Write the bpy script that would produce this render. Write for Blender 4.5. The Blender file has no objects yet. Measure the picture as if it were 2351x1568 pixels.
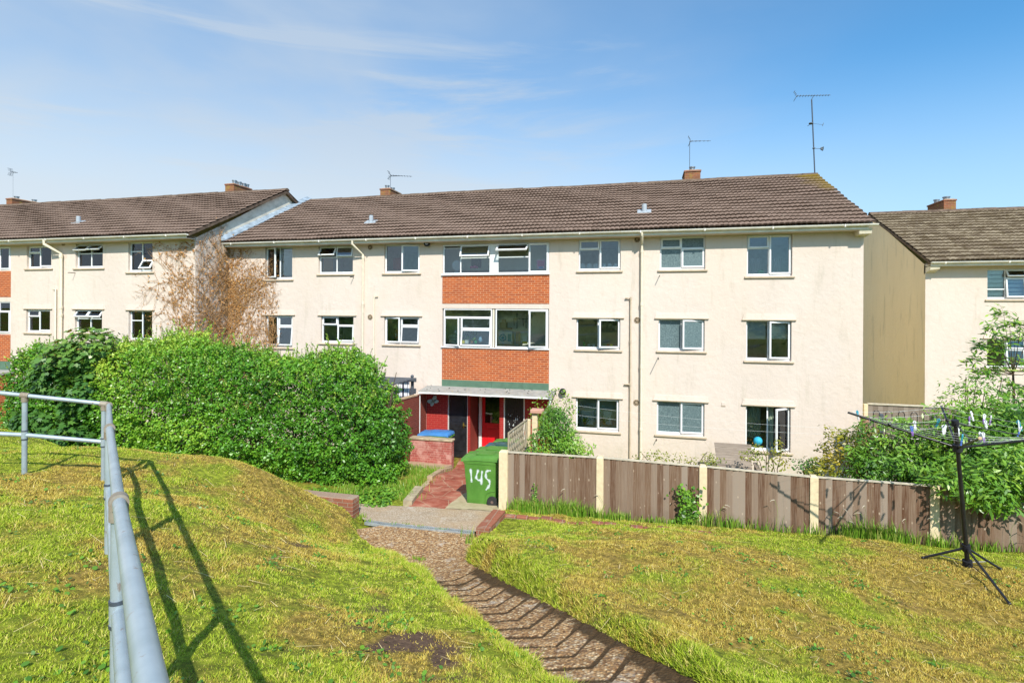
import bpy, math, random
import numpy as np
from mathutils import Vector, Matrix
R = math.radians
SC = bpy.context.scene
COL = SC.collection

# ------------------------------------------------------------------ camera, sky, sun, exposure
TH = R(14.0); RHO = 0.0055; ZC = 5.0; FPX = 1220.0; VW, VH = 2351.0, 1568.0; PX, PY = 1175.5, 711.5
CT, ST = math.cos(TH), math.sin(TH)
cam_d = bpy.data.cameras.new("camera"); cam = bpy.data.objects.new("camera", cam_d); COL.objects.link(cam)
cam.rotation_mode = 'QUATERNION'
cam.location = (0, 0, ZC)
cam.rotation_quaternion = (Matrix.Rotation(TH, 3, 'Z') @ Matrix.Rotation(R(90), 3, 'X') @ Matrix.Rotation(RHO, 3, 'Z')).to_quaternion()
cam_d.sensor_fit = 'HORIZONTAL'; cam_d.sensor_width = 36.0
cam_d.lens = 36.0 * FPX / VW
cam_d.shift_y = (PY - VH / 2) / VW
cam_d.clip_start = 0.05; cam_d.clip_end = 3000
SC.camera = cam

SUN_EL, SUN_AZ = R(43), R(25)      # azimuth: to the right of the view away from the facade
sdir = Vector((math.sin(SUN_AZ) * math.cos(SUN_EL), -math.cos(SUN_AZ) * math.cos(SUN_EL), math.sin(SUN_EL)))
sl = bpy.data.lights.new("sun", 'SUN'); sun = bpy.data.objects.new("sun", sl); COL.objects.link(sun)
sl.energy = 4.75; sl.angle = R(0.5); sl.color = (1.0, 0.945, 0.85)
sun.rotation_mode = 'QUATERNION'; sun.rotation_quaternion = sdir.to_track_quat('Z', 'Y')

SC.view_settings.view_transform = 'Standard'; SC.view_settings.look = 'None'
SC.view_settings.exposure = 0.28; SC.view_settings.gamma = 1.0
SC.render.engine = 'CYCLES'
try:
    SC.cycles.max_bounces = 8; SC.cycles.transparent_max_bounces = 16
    SC.cycles.caustics_reflective = False; SC.cycles.caustics_refractive = False
    SC.cycles.use_denoising = True
except Exception:
    pass

world = bpy.data.worlds.new("World"); SC.world = world; world.use_nodes = True
wn = world.node_tree; wn.nodes.clear()
def wnode(t, **k):
    n = wn.nodes.new(t)
    for a, b in k.items(): setattr(n, a, b)
    return n
wo = wnode('ShaderNodeOutputWorld'); wb = wnode('ShaderNodeBackground')
sky = wnode('ShaderNodeTexSky', sky_type='NISHITA', sun_disc=False)
sky.sun_elevation = SUN_EL
sky.sun_rotation = math.atan2(sdir.x, sdir.y)
sky.altitude = 0; sky.air_density = 1.0; sky.dust_density = 0.6; sky.ozone_density = 1.5
wtc = wnode('ShaderNodeTexCoord')
wsep = wnode('ShaderNodeSeparateXYZ'); wn.links.new(wtc.outputs['Generated'], wsep.inputs[0])
def wmr(sock, a, b, c, d, smooth=True):
    n = wnode('ShaderNodeMapRange')
    if smooth: n.interpolation_type = 'SMOOTHSTEP'
    for i, v in enumerate((a, b, c, d)): n.inputs[i + 1].default_value = v
    wn.links.new(sock, n.inputs[0]); return n.outputs[0]
def wnoise(scale, rot, sc, det, rough, dist, loc=(0, 0, 0)):
    m = wnode('ShaderNodeMapping'); m.inputs['Rotation'].default_value = rot; m.inputs['Scale'].default_value = scale; m.inputs['Location'].default_value = loc; wn.links.new(wtc.outputs['Generated'], m.inputs['Vector'])
    n = wnode('ShaderNodeTexNoise'); n.inputs['Scale'].default_value = sc; n.inputs['Detail'].default_value = det; n.inputs['Roughness'].default_value = rough; n.inputs['Distortion'].default_value = dist
    wn.links.new(m.outputs[0], n.inputs['Vector']); return n.outputs['Fac']
def wmath(op, a, b):
    n = wnode('ShaderNodeMath', operation=op)
    for i, v in ((0, a), (1, b)):
        if isinstance(v, (int, float)): n.inputs[i].default_value = v
        else: wn.links.new(v, n.inputs[i])
    return n.outputs[0]
SKYLOC = (.7, 0, .3)
west = wmr(wsep.outputs['X'], .55, -.75, .0, 1.0)
streak = wmath('MULTIPLY', wmr(wnoise((.5, .5, 5.5), (0, R(-9), R(0)), 2.2, 9, .62, .7, SKYLOC), .50, .72, 0, .62), wmr(wsep.outputs['X'], .35, -.35, .0, 1.0))
puff = wmath('MULTIPLY', wmr(wnoise((1.2, 1.2, 3.2), (0, R(-8), R(30)), 1.6, 5, .5, .3), .33, .72, .28, .85), west)
cl = wmath('MINIMUM', wmath('ADD', streak, wmath('ADD', puff, wmath('MULTIPLY', west, .25))), .9)
low = wmath('MULTIPLY', wmr(wsep.outputs['Z'], .40, .10, .0, .97), wmr(wsep.outputs['X'], .5, -.5, .55, 1.0))
tint = wnode('ShaderNodeMix', data_type='RGBA', blend_type='MULTIPLY'); tint.inputs[0].default_value = 1; tint.inputs[7].default_value = (.55, 1.16, 1.42, 1)
wn.links.new(sky.outputs[0], tint.inputs[6])
wmx0 = wnode('ShaderNodeMix', data_type='RGBA'); wmx0.inputs[7].default_value = (3.5, 4.25, 5.2, 1)
wn.links.new(cl, wmx0.inputs[0]); wn.links.new(tint.outputs[2], wmx0.inputs[6])
wmix = wnode('ShaderNodeMix', data_type='RGBA'); wmix.inputs[7].default_value = (4.7, 5.4, 6.0, 1)
wn.links.new(low, wmix.inputs[0]); wn.links.new(wmx0.outputs[2], wmix.inputs[6])
wn.links.new(wmix.outputs[2], wb.inputs['Color'])
wb.inputs['Strength'].default_value = 0.125
wn.links.new(wb.outputs[0], wo.inputs['Surface'])

rng = np.random.default_rng(7); random.seed(7)

# ------------------------------------------------------------------ picture <-> place helpers
def ray(px, py):
    dx, dy = px - PX, py - PY
    u = (dx * math.cos(RHO) + dy * math.sin(RHO)) / FPX; v = (-dx * math.sin(RHO) + dy * math.cos(RHO)) / FPX
    return (u * CT - ST, u * ST + CT, -v)
def onY(px, py, y):
    d = ray(px, py); t = y / d[1]; return Vector((d[0] * t, y, ZC + d[2] * t))
def atZ(px, py, Z):
    d = ray(px, py); return Vector((d[0] * Z, d[1] * Z, ZC + d[2] * Z))
def cw(X, Z): return X * CT - Z * ST, X * ST + Z * CT
def wc(x, y): return x * CT + y * ST, -x * ST + y * CT

# ------------------------------------------------------------------ noise (numpy)
def _hash(ix, iy, iz, seed):
    h = (ix.astype(np.int64) * 374761393 + iy.astype(np.int64) * 668265263 + iz.astype(np.int64) * 2147483647 + seed * 1274126177) & 0xFFFFFFFF
    h = ((h ^ (h >> 13)) * 1274126177) & 0xFFFFFFFF
    return ((h ^ (h >> 16)) & 0xFFFFFF) / float(0xFFFFFF)
def vnoise(x, y, z=0.0, seed=0):
    x = np.asarray(x, float); y = np.asarray(y, float); z = np.asarray(z, float) + np.zeros_like(x)
    ix, iy, iz = np.floor(x), np.floor(y), np.floor(z)
    fx, fy, fz = x - ix, y - iy, z - iz
    fx, fy, fz = [t * t * (3 - 2 * t) for t in (fx, fy, fz)]
    r = 0
    for a in (0, 1):
        for b in (0, 1):
            for c in (0, 1):
                w = (fx if a else 1 - fx) * (fy if b else 1 - fy) * (fz if c else 1 - fz)
                r = r + w * _hash(ix + a, iy + b, iz + c, seed)
    return r * 2 - 1
def fbm(x, y, z=0.0, seed=0, o=3):
    r = 0; a = 1; s = 1
    for k in range(o):
        r = r + a * vnoise(np.asarray(x) * s, np.asarray(y) * s, np.asarray(z) * s, seed + k); a *= .5; s *= 2.03
    return r
def sst(a, b, x):
    t = np.clip((x - a) / (b - a), 0, 1); return t * t * (3 - 2 * t)

# ------------------------------------------------------------------ materials
MATS = {}
class NT:
    def __init__(s, name, rough=.8, spec=.3, metal=0.0, col=(.5, .5, .5)):
        s.m = bpy.data.materials.new(name); s.m.use_nodes = True; s.t = s.m.node_tree
        s.b = s.t.nodes['Principled BSDF']; s.out = s.t.nodes['Material Output']
        s.b.inputs['Roughness'].default_value = rough; s.b.inputs['Metallic'].default_value = metal
        s.b.inputs['Specular IOR Level'].default_value = spec; s.b.inputs['Base Color'].default_value = (*col, 1)
        MATS[name] = s.m
    def n(s, t, **k):
        n = s.t.nodes.new(t)
        for a, b in k.items(): setattr(n, a, b)
        return n
    def l(s, a, b): s.t.links.new(a, b)
    def pos(s): return s.n('ShaderNodeNewGeometry').outputs['Position']
    def obj(s): return s.n('ShaderNodeTexCoord').outputs['Object']
    def scale(s, v, sc, rot=(0, 0, 0)):
        m = s.n('ShaderNodeMapping'); m.inputs['Scale'].default_value = sc; m.inputs['Rotation'].default_value = rot; s.l(v, m.inputs[0]); return m.outputs[0]
    def noise(s, v, sc, det=4, rough=.55):
        n = s.n('ShaderNodeTexNoise'); n.inputs['Scale'].default_value = sc; n.inputs['Detail'].default_value = det; n.inputs['Roughness'].default_value = rough
        s.l(v, n.inputs['Vector']); return n.outputs['Fac']
    def voro(s, v, sc, out='Distance', feat='F1'):
        n = s.n('ShaderNodeTexVoronoi'); n.feature = feat; n.inputs['Scale'].default_value = sc; s.l(v, n.inputs['Vector']); return n.outputs[out]
    def ramp(s, f, stops):
        n = s.n('ShaderNodeValToRGB'); e = n.color_ramp.elements
        while len(e) < len(stops): e.new(.5)
        for i, (p, c) in enumerate(stops):
            e[i].position = p; e[i].color = (*c, 1) if len(c) == 3 else c
        s.l(f, n.inputs[0]); return n.outputs[0]
    def rng(s, f, a, b, c=0., d=1.):
        n = s.n('ShaderNodeMapRange')
        for i, v in enumerate((a, b, c, d)): n.inputs[i + 1].default_value = v
        s.l(f, n.inputs[0]); return n.outputs[0]
    def mix(s, f, a, b, bl='MIX'):
        n = s.n('ShaderNodeMix', data_type='RGBA', blend_type=bl)
        for i, v in ((0, f), (6, a), (7, b)):
            if isinstance(v, (int, float)): n.inputs[i].default_value = v
            elif isinstance(v, tuple): n.inputs[i].default_value = (*v, 1)
            else: s.l(v, n.inputs[i])
        return n.outputs[2]
    def math(s, op, a, b=None):
        n = s.n('ShaderNodeMath', operation=op)
        for i, v in ((0, a), (1, b)):
            if v is None: continue
            if isinstance(v, (int, float)): n.inputs[i].default_value = v
            else: s.l(v, n.inputs[i])
        return n.outputs[0]
    def attr(s, name): return s.n('ShaderNodeAttribute', attribute_name=name).outputs['Fac']
    def col(s, c): s.l(c, s.b.inputs['Base Color'])
    def bump(s, h, st=.4, d=.01):
        n = s.n('ShaderNodeBump'); n.inputs['Strength'].default_value = st; n.inputs['Distance'].default_value = d
        s.l(h, n.inputs['Height']); s.l(n.outputs[0], s.b.inputs['Normal'])
    def xz(s, v, ax='x'):
        sp = s.n('ShaderNodeSeparateXYZ'); s.l(v, sp.inputs[0]); cb = s.n('ShaderNodeCombineXYZ')
        s.l(sp.outputs['X' if ax == 'x' else 'Y'], cb.inputs[0]); s.l(sp.outputs['Z'], cb.inputs[1]); return cb.outputs[0]

def plain(name, c, rough=.6, spec=.4, metal=0., var=.12, sc=9., bump=0.):
    t = NT(name, rough, spec, metal, c)
    f = t.noise(t.obj(), sc, 4)
    lo = tuple(max(0, x * (1 - var)) for x in c); hi = tuple(min(1, x * (1 + var)) for x in c)
    t.col(t.ramp(f, [(.3, lo), (.7, hi)]))
    if bump: t.bump(f, bump, .01)
    return t.m

def stucco(name, c, dirt=(.42, .37, .28)):
    t = NT(name, .92, .15, 0, c); p = t.pos()
    big = t.noise(t.scale(p, (.5, .5, .22)), 1.3, 5)
    base = t.ramp(big, [(.3, tuple(x * .93 for x in c)), (.6, c), (.8, tuple(min(1, x * 1.03) for x in c))])
    pat = t.noise(p, .35, 3)
    base = t.mix(t.rng(pat, .48, .56, 0, .35), base, tuple(x * y for x, y in zip(c, (1.0, .965, .91))))
    st = t.noise(t.scale(p, (2.2, 2.2, .35)), 1.6, 6, .65)
    base = t.mix(t.rng(st, .55, .82, 0, .62), base, dirt)
    pv = t.n('ShaderNodeSeparateColor'); t.l(t.voro(t.scale(p, (.8, .8, 1.1)), .7, 'Color'), pv.inputs[0]); base = t.mix(t.rng(pv.outputs[0], .72, .80, 0, .28), base, tuple(x * y for x, y in zip(c, (.93, .92, .90))))
    spz = t.n('ShaderNodeSeparateXYZ'); t.l(p, spz.inputs[0]); gr = t.math('ADD', spz.outputs[2], t.math('MULTIPLY', t.noise(p, 1.8, 6, .7), 2.4))
    base = t.mix(t.rng(gr, 2.1, 1.0, 0, .35), base, dirt)
    base = t.mix(t.rng(t.voro(t.scale(p, (.9, .9, .6)), .55, 'Distance', 'DISTANCE_TO_EDGE'), .0035, .0, 0, .22), base, dirt)
    cr = t.noise(t.scale(p, (1.0, 1.0, 2.6)), 2.6, 7, .7)
    base = t.mix(t.rng(cr, .665, .72, 0, .3), base, dirt)
    t.col(base)
    t.bump(t.math('ADD', t.noise(p, 55, 5, .7), t.math('MULTIPLY', t.noise(p, 6, 3), 2.0)), .55, .012)
    return t.m
stucco('render_cream', (.695, .59, .515))
stucco('render_cream_plain', (.66, .56, .485))
stucco('render_shade_side', (.88, .73, .51), (.36, .31, .22))  # shaded end walls: bounced light put into a brighter, warmer colour
t = NT('render_weathered', .95, .1); p = t.pos()
f = t.noise(t.scale(p, (1, 1, 1.6)), 2.4, 8, .7)
t.col(t.ramp(f, [(.3, (.36, .33, .27)), (.42, (.62, .575, .48)), (.6, (.78, .72, .61))])); t.bump(f, .5, .02)

def brickmat(name, c1, c2, mortar, ax='x', w=.225, h=.075, paint=None):
    t = NT(name, .85, .2); p = t.pos(); v = t.xz(p, ax)
    b = t.n('ShaderNodeTexBrick'); t.l(v, b.inputs['Vector'])
    b.inputs['Scale'].default_value = 1.0; b.inputs['Brick Width'].default_value = w; b.inputs['Row Height'].default_value = h
    b.inputs['Mortar Size'].default_value = .0085; b.inputs['Mortar Smooth'].default_value = .25; b.inputs['Bias'].default_value = -.1
    b.inputs['Color1'].default_value = (*c1, 1); b.inputs['Color2'].default_value = (*c2, 1); b.inputs['Mortar'].default_value = (*mortar, 1)
    c = t.mix(t.rng(t.noise(p, 22, 4), .35, .7, 0, .35), b.outputs['Color'], tuple(x * .55 for x in c1))
    if paint:
        c = t.mix(t.rng(t.noise(p, 3.5, 6, .65), paint[1], paint[1] + .16, 0, .85), c, paint[0])
    t.col(c); t.bump(t.math('SUBTRACT', 1.0, b.outputs['Fac']), .6, .006)
    return t.m
brickmat('brick_orange', (.50, .120, .034), (.33, .075, .03), (.64, .35, .20))
brickmat('brick_red_paint', (.42, .035, .03), (.36, .03, .028), (.50, .10, .07))
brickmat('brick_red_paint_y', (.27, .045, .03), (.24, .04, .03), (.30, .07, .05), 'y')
brickmat('brick_screen', (.25, .06, .04), (.20, .05, .035), (.27, .10, .07), 'y')
brickmat('brick_pink', (.40, .11, .09), (.32, .085, .07), (.50, .24, .19), 'x', paint=((.55, .31, .26), .44))
brickmat('brick_old', (.33, .12, .07), (.22, .09, .06), (.34, .25, .18), 'x', paint=((.35, .30, .22), .56))
brickmat('brick_chimney', (.30, .11, .055), (.20, .08, .045), (.30, .20, .13), 'x', paint=((.30, .21, .05), .50))

t = NT('roof_tile', .92, .15); p = t.pos(); a = t.attr('rnd')
c = t.ramp(a, [(0, (.035, .022, .016)), (.34, (.055, .036, .027)), (.36, (.185, .130, .102)), (1, (.225, .160, .128))])  # low stops darken the tile butts, painting in the shadow under each course
c = t.mix(t.rng(t.noise(p, 1.1, 6, .6), .52, .72, 0, .45), c, (.11, .08, .065))
c = t.mix(t.rng(t.noise(p, 11, 5, .7), .62, .72, 0, .7), c, (.085, .06, .04))
c = t.mix(t.rng(t.noise(p, 17, 3), .70, .76, 0, .8), c, (.42, .38, .30))
ms = t.attr('moss'); c = t.mix(ms, c, (.19, .13, .025))
t.col(c); t.bump(t.noise(p, 60, 4), .4, .006)
t = NT('roof_tile_mossy', .95, .1); p = t.pos(); a = t.attr('rnd')
c = t.ramp(a, [(0, (.05, .035, .022)), (.34, (.07, .05, .03)), (.36, (.15, .115, .08)), (1, (.27, .22, .155))])  # dark low stops paint the shadow line along each tile course
c = t.mix(t.rng(t.noise(p, 5, 6, .7), .48, .62, 0, .9), c, (.085, .062, .035))
c = t.mix(t.rng(t.noise(p, 9, 5, .7), .64, .72, 0, .7), c, (.42, .35, .22))
t.col(c); t.bump(t.noise(p, 50, 4), .6, .01)
plain('ridge_tile', (.14, .10, .075), .9, .1, var=.4, sc=6)

plain('white_pvc', (.82, .83, .84), .35, .5, var=.03)
plain('cream_paint', (.74, .66, .52), .6, .3, var=.08)
plain('gutter_white', (.74, .70, .62), .45, .4, var=.14, sc=3)
plain('cream_concrete', (.70, .57, .37), .85, .2, var=.1, sc=14, bump=.2)
plain('soffit_brown', (.34, .25, .15), .8, .2, var=.3, sc=2)
plain('tile_creasing', (.52, .42, .31), .9, .1, var=.12, sc=5)
plain('lead_flash', (.27, .33, .39), .5, .4, var=.35, sc=5)
plain('roof_vent_white', (.36, .40, .44), .5, .4, var=.1)
plain('vent_grille', (.42, .32, .22), .8, .2, var=.2)
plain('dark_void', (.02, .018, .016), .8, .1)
plain('green_panel', (.095, .17, .115), .6, .35, var=.16, sc=3)
plain('black_gloss', (.018, .018, .020), .3, .5, var=.4, sc=6)
plain('red_gloss', (.62, .010, .018), .35, .5, var=.08)
plain('white_wood', (.70, .69, .66), .5, .4, var=.06)
plain('brass', (.75, .50, .12), .3, .5, metal=1.0)
plain('room_paint', (.80, .79, .72), .9, .1)
plain('room_floor', (.55, .50, .42), .8, .2)
plain('pot_clay', (.36, .20, .12), .9, .1, var=.2)
plain('metal_grey', (.30, .31, .33), .4, .5, metal=.8)
plain('aerial_dark', (.10, .12, .15), .5, .4, metal=.5)
plain('black_metal', (.015, .015, .017), .3, .5, var=.3)
plain('gazebo_grey', (.085, .095, .115), .5, .4, var=.12)
plain('stone_dark', (.15, .105, .09), .9, .1, var=.35, sc=8, bump=.4)
plain('lichen_stone', (.40, .33, .22), .9, .1, var=.3, sc=6, bump=.4)
plain('kerb_concrete', (.46, .34, .22), .9, .1, var=.25, sc=7, bump=.4)
plain('rubber', (.03, .03, .032), .7, .3)
plain('bark', (.11, .08, .055), .95, .1, var=.4, sc=25, bump=.5)
plain('twig_dead', (.40, .235, .11), .95, .1, var=.35, sc=20)
plain('straw_stalk', (.66, .52, .26), .85, .1, var=.25, sc=3)
plain('soil', (.11, .07, .045), 1, .05, var=.4, sc=8)
plain('butterfly', (.42, .58, .52), .6, .3, var=.1)
plain('sash_handle', (.8, .8, .8), .3, .5)
plain('cap_wood', (.50, .44, .34), .9, .1, var=.2)
t = NT('railing_paint', .38, .5, .25, (.4, .52, .58)); p = t.obj()
c = t.ramp(t.noise(p, 7, 5), [(.3, (.32, .39, .43)), (.7, (.43, .50, .54))])
c = t.mix(t.rng(t.noise(t.scale(p, (14, 14, 4)), 2.2, 6, .65), .62, .68, 0, .75), c, (.26, .175, .12)); c = t.mix(t.rng(t.noise(p, 5, 5, .65), .52, .66, 0, .35), c, (.30, .36, .38))
t.col(c); t.bump(t.noise(p, 40, 4), .15, .003)
t = NT('collar_rust', .7, .4, .3); c = t.ramp(t.noise(t.obj(), 16, 5), [(.3, (.24, .19, .135)), (.7, (.37, .33, .27))]); t.col(c)

t = NT('glass', .02, .5); t.t.nodes.remove(t.b)
tr = t.n('ShaderNodeBsdfTransparent'); tr.inputs[0].default_value = (.88, .92, .92, 1)
gl = t.n('ShaderNodeBsdfGlossy'); gl.inputs['Roughness'].default_value = .012; gl.inputs[0].default_value = (.85, .92, 1, 1)
fr = t.n('ShaderNodeFresnel'); fr.inputs[0].default_value = 1.5
mx = t.n('ShaderNodeMixShader'); t.l(t.math('ADD', fr.outputs[0], .04), mx.inputs[0]); t.l(tr.outputs[0], mx.inputs[1]); t.l(gl.outputs[0], mx.inputs[2])
t.l(mx.outputs[0], t.out.inputs[0])
t = NT('glass_frosted', .35, .5, 0, (.26, .34, .36)); f = t.noise(t.pos(), 45, 3); t.col(t.ramp(f, [(.35, (.075, .115, .125)), (.5, (.12, .17, .18)), (.68, (.19, .26, .27))]))

t = NT('canopy_felt', .9, .2); p = t.pos(); f = t.noise(p, 4, 5)
c = t.ramp(f, [(.3, (.27, .265, .25)), (.7, (.40, .39, .36))]); c = t.mix(t.rng(t.voro(p, 4.2), .10, .05, 0, 1), c, (.035, .03, .02))
t.col(c); t.bump(f, .4, .01)
t = NT('fence_wood', .85, .2); p = t.obj(); a = t.attr('rnd')
c = t.ramp(a, [(0, (.125, .060, .033)), (.3, (.185, .108, .066)), (.6, (.235, .160, .113)), (1, (.34, .270, .215))])
g = t.noise(t.scale(p, (34, 34, 1.6)), 1.6, 6, .62)
c = t.mix(t.rng(g, .38, .72, 0, .6), c, (.36, .27, .20))
k = t.voro(t.scale(p, (9, 9, 4.5)), 1.0); c = t.mix(t.rng(k, .13, .07, 0, .75), c, (.56, .44, .33))
sp = t.n('ShaderNodeSeparateXYZ'); t.l(p, sp.inputs[0])
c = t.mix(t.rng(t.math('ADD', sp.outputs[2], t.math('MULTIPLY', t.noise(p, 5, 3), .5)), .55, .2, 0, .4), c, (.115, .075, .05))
t.col(c); t.bump(g, .35, .006)
t = NT('wood_grey', .85, .2); p = t.obj(); a = t.attr('rnd')
c = t.ramp(a, [(0, (.20, .155, .12)), (1, (.31, .255, .21))]); c = t.mix(t.rng(t.noise(t.scale(p, (2, 20, 20)), 2, 5), .4, .7, 0, .6), c, (.13, .10, .08)); t.col(c)
t = NT('trellis_wood', .9, .1, 0, (.36, .30, .21))
t = NT('bin_green', .5, .4); p = t.obj(); f = t.noise(p, 3, 5, .6)
c = t.ramp(f, [(.3, (.062, .185, .025)), (.7, (.105, .265, .042))]); c = t.mix(t.rng(t.noise(p, 12, 6, .7), .58, .72, 0, .35), c, (.16, .26, .10)); t.col(c); t.bump(t.noise(p, 25, 3), .06, .01)
t = NT('bin_dark', .5, .4); p = t.obj(); f = t.noise(p, 4, 5, .6); t.col(t.ramp(f, [(.4, (.03, .085, .05)), (.6, (.04, .11, .17))]))
plain('bin_blue', (.06, .22, .52), .45, .4, var=.18, sc=4)
t = NT('spray_paint', .6, .3, 0, (.72, .82, .84)); al = t.attr('rnd'); nz = t.noise(t.obj(), 60, 4)
fa = t.rng(t.math('ADD', al, t.math('MULTIPLY', nz, .7)), .42, 1.25, 0, .95)
tr = t.n('ShaderNodeBsdfTransparent'); mx = t.n('ShaderNodeMixShader'); t.l(fa, mx.inputs[0]); t.l(tr.outputs[0], mx.inputs[1]); t.l(t.b.outputs[0], mx.inputs[2]); t.l(mx.outputs[0], t.out.inputs[0])

def leafmat(name, stops, trans=.2, rough=.38, spec=.5):
    t = NT(name, rough, spec); a = t.attr('rnd'); c = t.ramp(a, stops)
    t.col(c)
    tl = t.n('ShaderNodeBsdfTranslucent'); t.l(t.mix(1.0, c, (1.0, 1.0, .55), 'MULTIPLY'), tl.inputs[0])
    mx = t.n('ShaderNodeMixShader'); mx.inputs[0].default_value = trans
    t.l(t.b.outputs[0], mx.inputs[1]); t.l(tl.outputs[0], mx.inputs[2]); t.l(mx.outputs[0], t.out.inputs[0]); return t.m
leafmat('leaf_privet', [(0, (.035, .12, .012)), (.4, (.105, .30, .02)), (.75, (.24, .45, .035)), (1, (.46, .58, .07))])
leafmat('leaf_sycamore', [(0, (.03, .10, .022)), (.5, (.08, .20, .035)), (.85, (.18, .32, .05)), (1, (.36, .22, .08))])
leafmat('leaf_purple', [(0, (.03, .028, .03)), (.6, (.06, .05, .05)), (1, (.11, .10, .075))])
leafmat('leaf_bush', [(0, (.045, .135, .014)), (.5, (.16, .34, .028)), (1, (.36, .50, .055))])
leafmat('leaf_yellow', [(0, (.12, .19, .02)), (.5, (.27, .28, .025)), (1, (.46, .36, .03))])
leafmat('leaf_ash', [(0, (.06, .11, .02)), (.5, (.15, .22, .035)), (1, (.29, .33, .07))])
leafmat('leaf_dead', [(0, (.32, .13, .035)), (.5, (.54, .27, .085)), (1, (.66, .41, .18))], .2, .8, .1)
leafmat('leaf_weed', [(0, (.10, .24, .02)), (.6, (.22, .40, .035)), (1, (.45, .46, .12))])

def grassmat(name, blade):
    t = NT(name, .9, .12); p = t.pos(); dry = t.attr('dry'); soil = t.attr('soil'); a = t.attr('rnd')
    n1 = t.noise(p, 2.2, 5, .62); n2 = t.noise(p, 14, 4, .6)
    g = t.ramp(n2, [(.3, (.21, .335, .02)), (.55, (.41, .50, .034)), (.8, (.60, .62, .075))])
    s = t.ramp(n2, [(.3, (.42, .245, .05)), (.6, (.66, .43, .105)), (.8, (.80, .59, .21))])
    d = t.rng(t.math('ADD', dry, t.math('MULTIPLY', n1, 1.1)), .66, 1.06)
    c = t.mix(d, g, s)
    if blade:
        c = t.mix(t.rng(a, .0, 1, 0, .5), c, (.44, .56, .075)); c = t.mix(t.rng(a, .80, .9, 0, .75), c, (.76, .60, .22))
        c = t.mix(t.rng(a, .22, .0, 0, .6), c, (.06, .13, .008))
        tl = t.n('ShaderNodeBsdfTranslucent'); t.l(c, tl.inputs[0]); mx = t.n('ShaderNodeMixShader'); mx.inputs[0].default_value = .16
        t.l(t.b.outputs[0], mx.inputs[1]); t.l(tl.outputs[0], mx.inputs[2]); t.l(mx.outputs[0], t.out.inputs[0])
    else:
        c = t.mix(t.rng(n2, .35, .75, .85, .4), c, (.075, .07, .014))  # turf darkened to paint in the shade between the blades
        so = t.ramp(t.noise(p, 25, 4), [(.3, (.075, .045, .03)), (.7, (.16, .10, .065))])
        c = t.mix(t.rng(t.math('ADD', soil, t.math('MULTIPLY', t.noise(p, 16, 6, .7), .9)), .72, 1.05), c, so)
        t.bump(n2, .7, .03)
    t.col(c); return t.m
grassmat('lawn', False); grassmat('grass_blade', True)

t = NT('aggregate', .9, .2); p = t.pos(); v = t.voro(p, 38, 'Color'); v2 = t.voro(p, 38)
sp = t.n('ShaderNodeSeparateColor'); t.l(v, sp.inputs[0])
c = t.ramp(sp.outputs[0], [(0, (.16, .072, .027)), (.35, (.40, .215, .085)), (.7, (.60, .355, .155)), (1, (.78, .61, .38))])
c = t.mix(t.rng(v2, .25, .6, 0, .6), c, (.17, .11, .07))
c = t.mix(t.rng(t.noise(p, 3.4, 7, .7), .56, .68, 0, .7), c, (.60, .53, .44))
mo = t.math('ADD', t.attr('moss'), t.math('MULTIPLY', t.math('SUBTRACT', t.noise(p, 9, 5, .65), .5), .9))
c = t.mix(t.rng(mo, .30, .60, 0, .93), c, (.055, .033, .015))
t.col(c); t.bump(v2, .8, .01)
t = NT('concrete_pale', .9, .2); p = t.pos(); v = t.voro(p, 70, 'Color'); sp = t.n('ShaderNodeSeparateColor'); t.l(v, sp.inputs[0])
c = t.ramp(sp.outputs[0], [(0, (.28, .20, .13)), (.6, (.40, .31, .22)), (1, (.54, .46, .36))])
c = t.mix(t.rng(t.noise(p, 1.6, 5), .45, .7, 0, .6), c, (.42, .28, .15)); c = t.mix(t.rng(t.noise(p, 2.3, 5), .62, .72, 0, .6), c, (.55, .50, .44))
t.col(c); t.bump(t.noise(p, 60, 4), .5, .006)
t = NT('red_path', .7, .35); p = t.pos(); f = t.noise(p, 2.6, 6, .65)
c = t.ramp(f, [(.28, (.17, .035, .022)), (.45, (.33, .085, .05)), (.6, (.44, .17, .11)), (.75, (.46, .30, .20))])
cr = t.voro(p, 1.9, 'Distance', 'DISTANCE_TO_EDGE'); c = t.mix(t.rng(cr, .025, .0, 0, .8), c, (.46, .34, .22)); t.col(c); t.bump(f, .4, .01)
t = NT('slab_paving', .9, .2); c = t.ramp(t.noise(t.pos(), 5, 6, .65), [(.3, (.36, .30, .17)), (.7, (.52, .43, .28))]); t.col(c)
plain('drain_metal', (.40, .43, .44), .5, .5, metal=.4, var=.25, sc=12)
for nm, c in dict(fabric_white=(.72, .72, .76), fabric_dark=(.05, .05, .09), peg_teal=(.04, .34, .46), peg_purple=(.30, .16, .50), peg_white=(.78, .80, .84), peg_blue=(.10, .20, .62),
                  line_grey=(.70, .72, .70), curtain_green=(.44, .52, .41), blind_white=(.66, .68, .66), pink=(.75, .08, .28), pink_pale=(.75, .36, .50), teal=(.03, .28, .36), orange_panel=(.42, .17, .05), red_panel=(.33, .05, .03),
                  cardboard=(.55, .38, .18), blue_ball=(.04, .42, .62), black_soft=(.02, .02, .025), ginger=(.50, .22, .06), cat_white=(.75, .66, .52), green_pot=(.06, .42, .16), tin_red=(.55, .05, .04), box_pale=(.62, .68, .66),
                  curtain_grey=(.35, .30, .30), tan=(.55, .38, .22), terracotta=(.55, .30, .22), yellow_pot=(.75, .65, .08), glass_blue=(.25, .42, .55), purple_flower=(.35, .05, .30), bay_wall=(.66, .66, .54), teal_wall=(.42, .54, .51)).items():
    plain(nm, c, .6, .3, var=.06)

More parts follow.
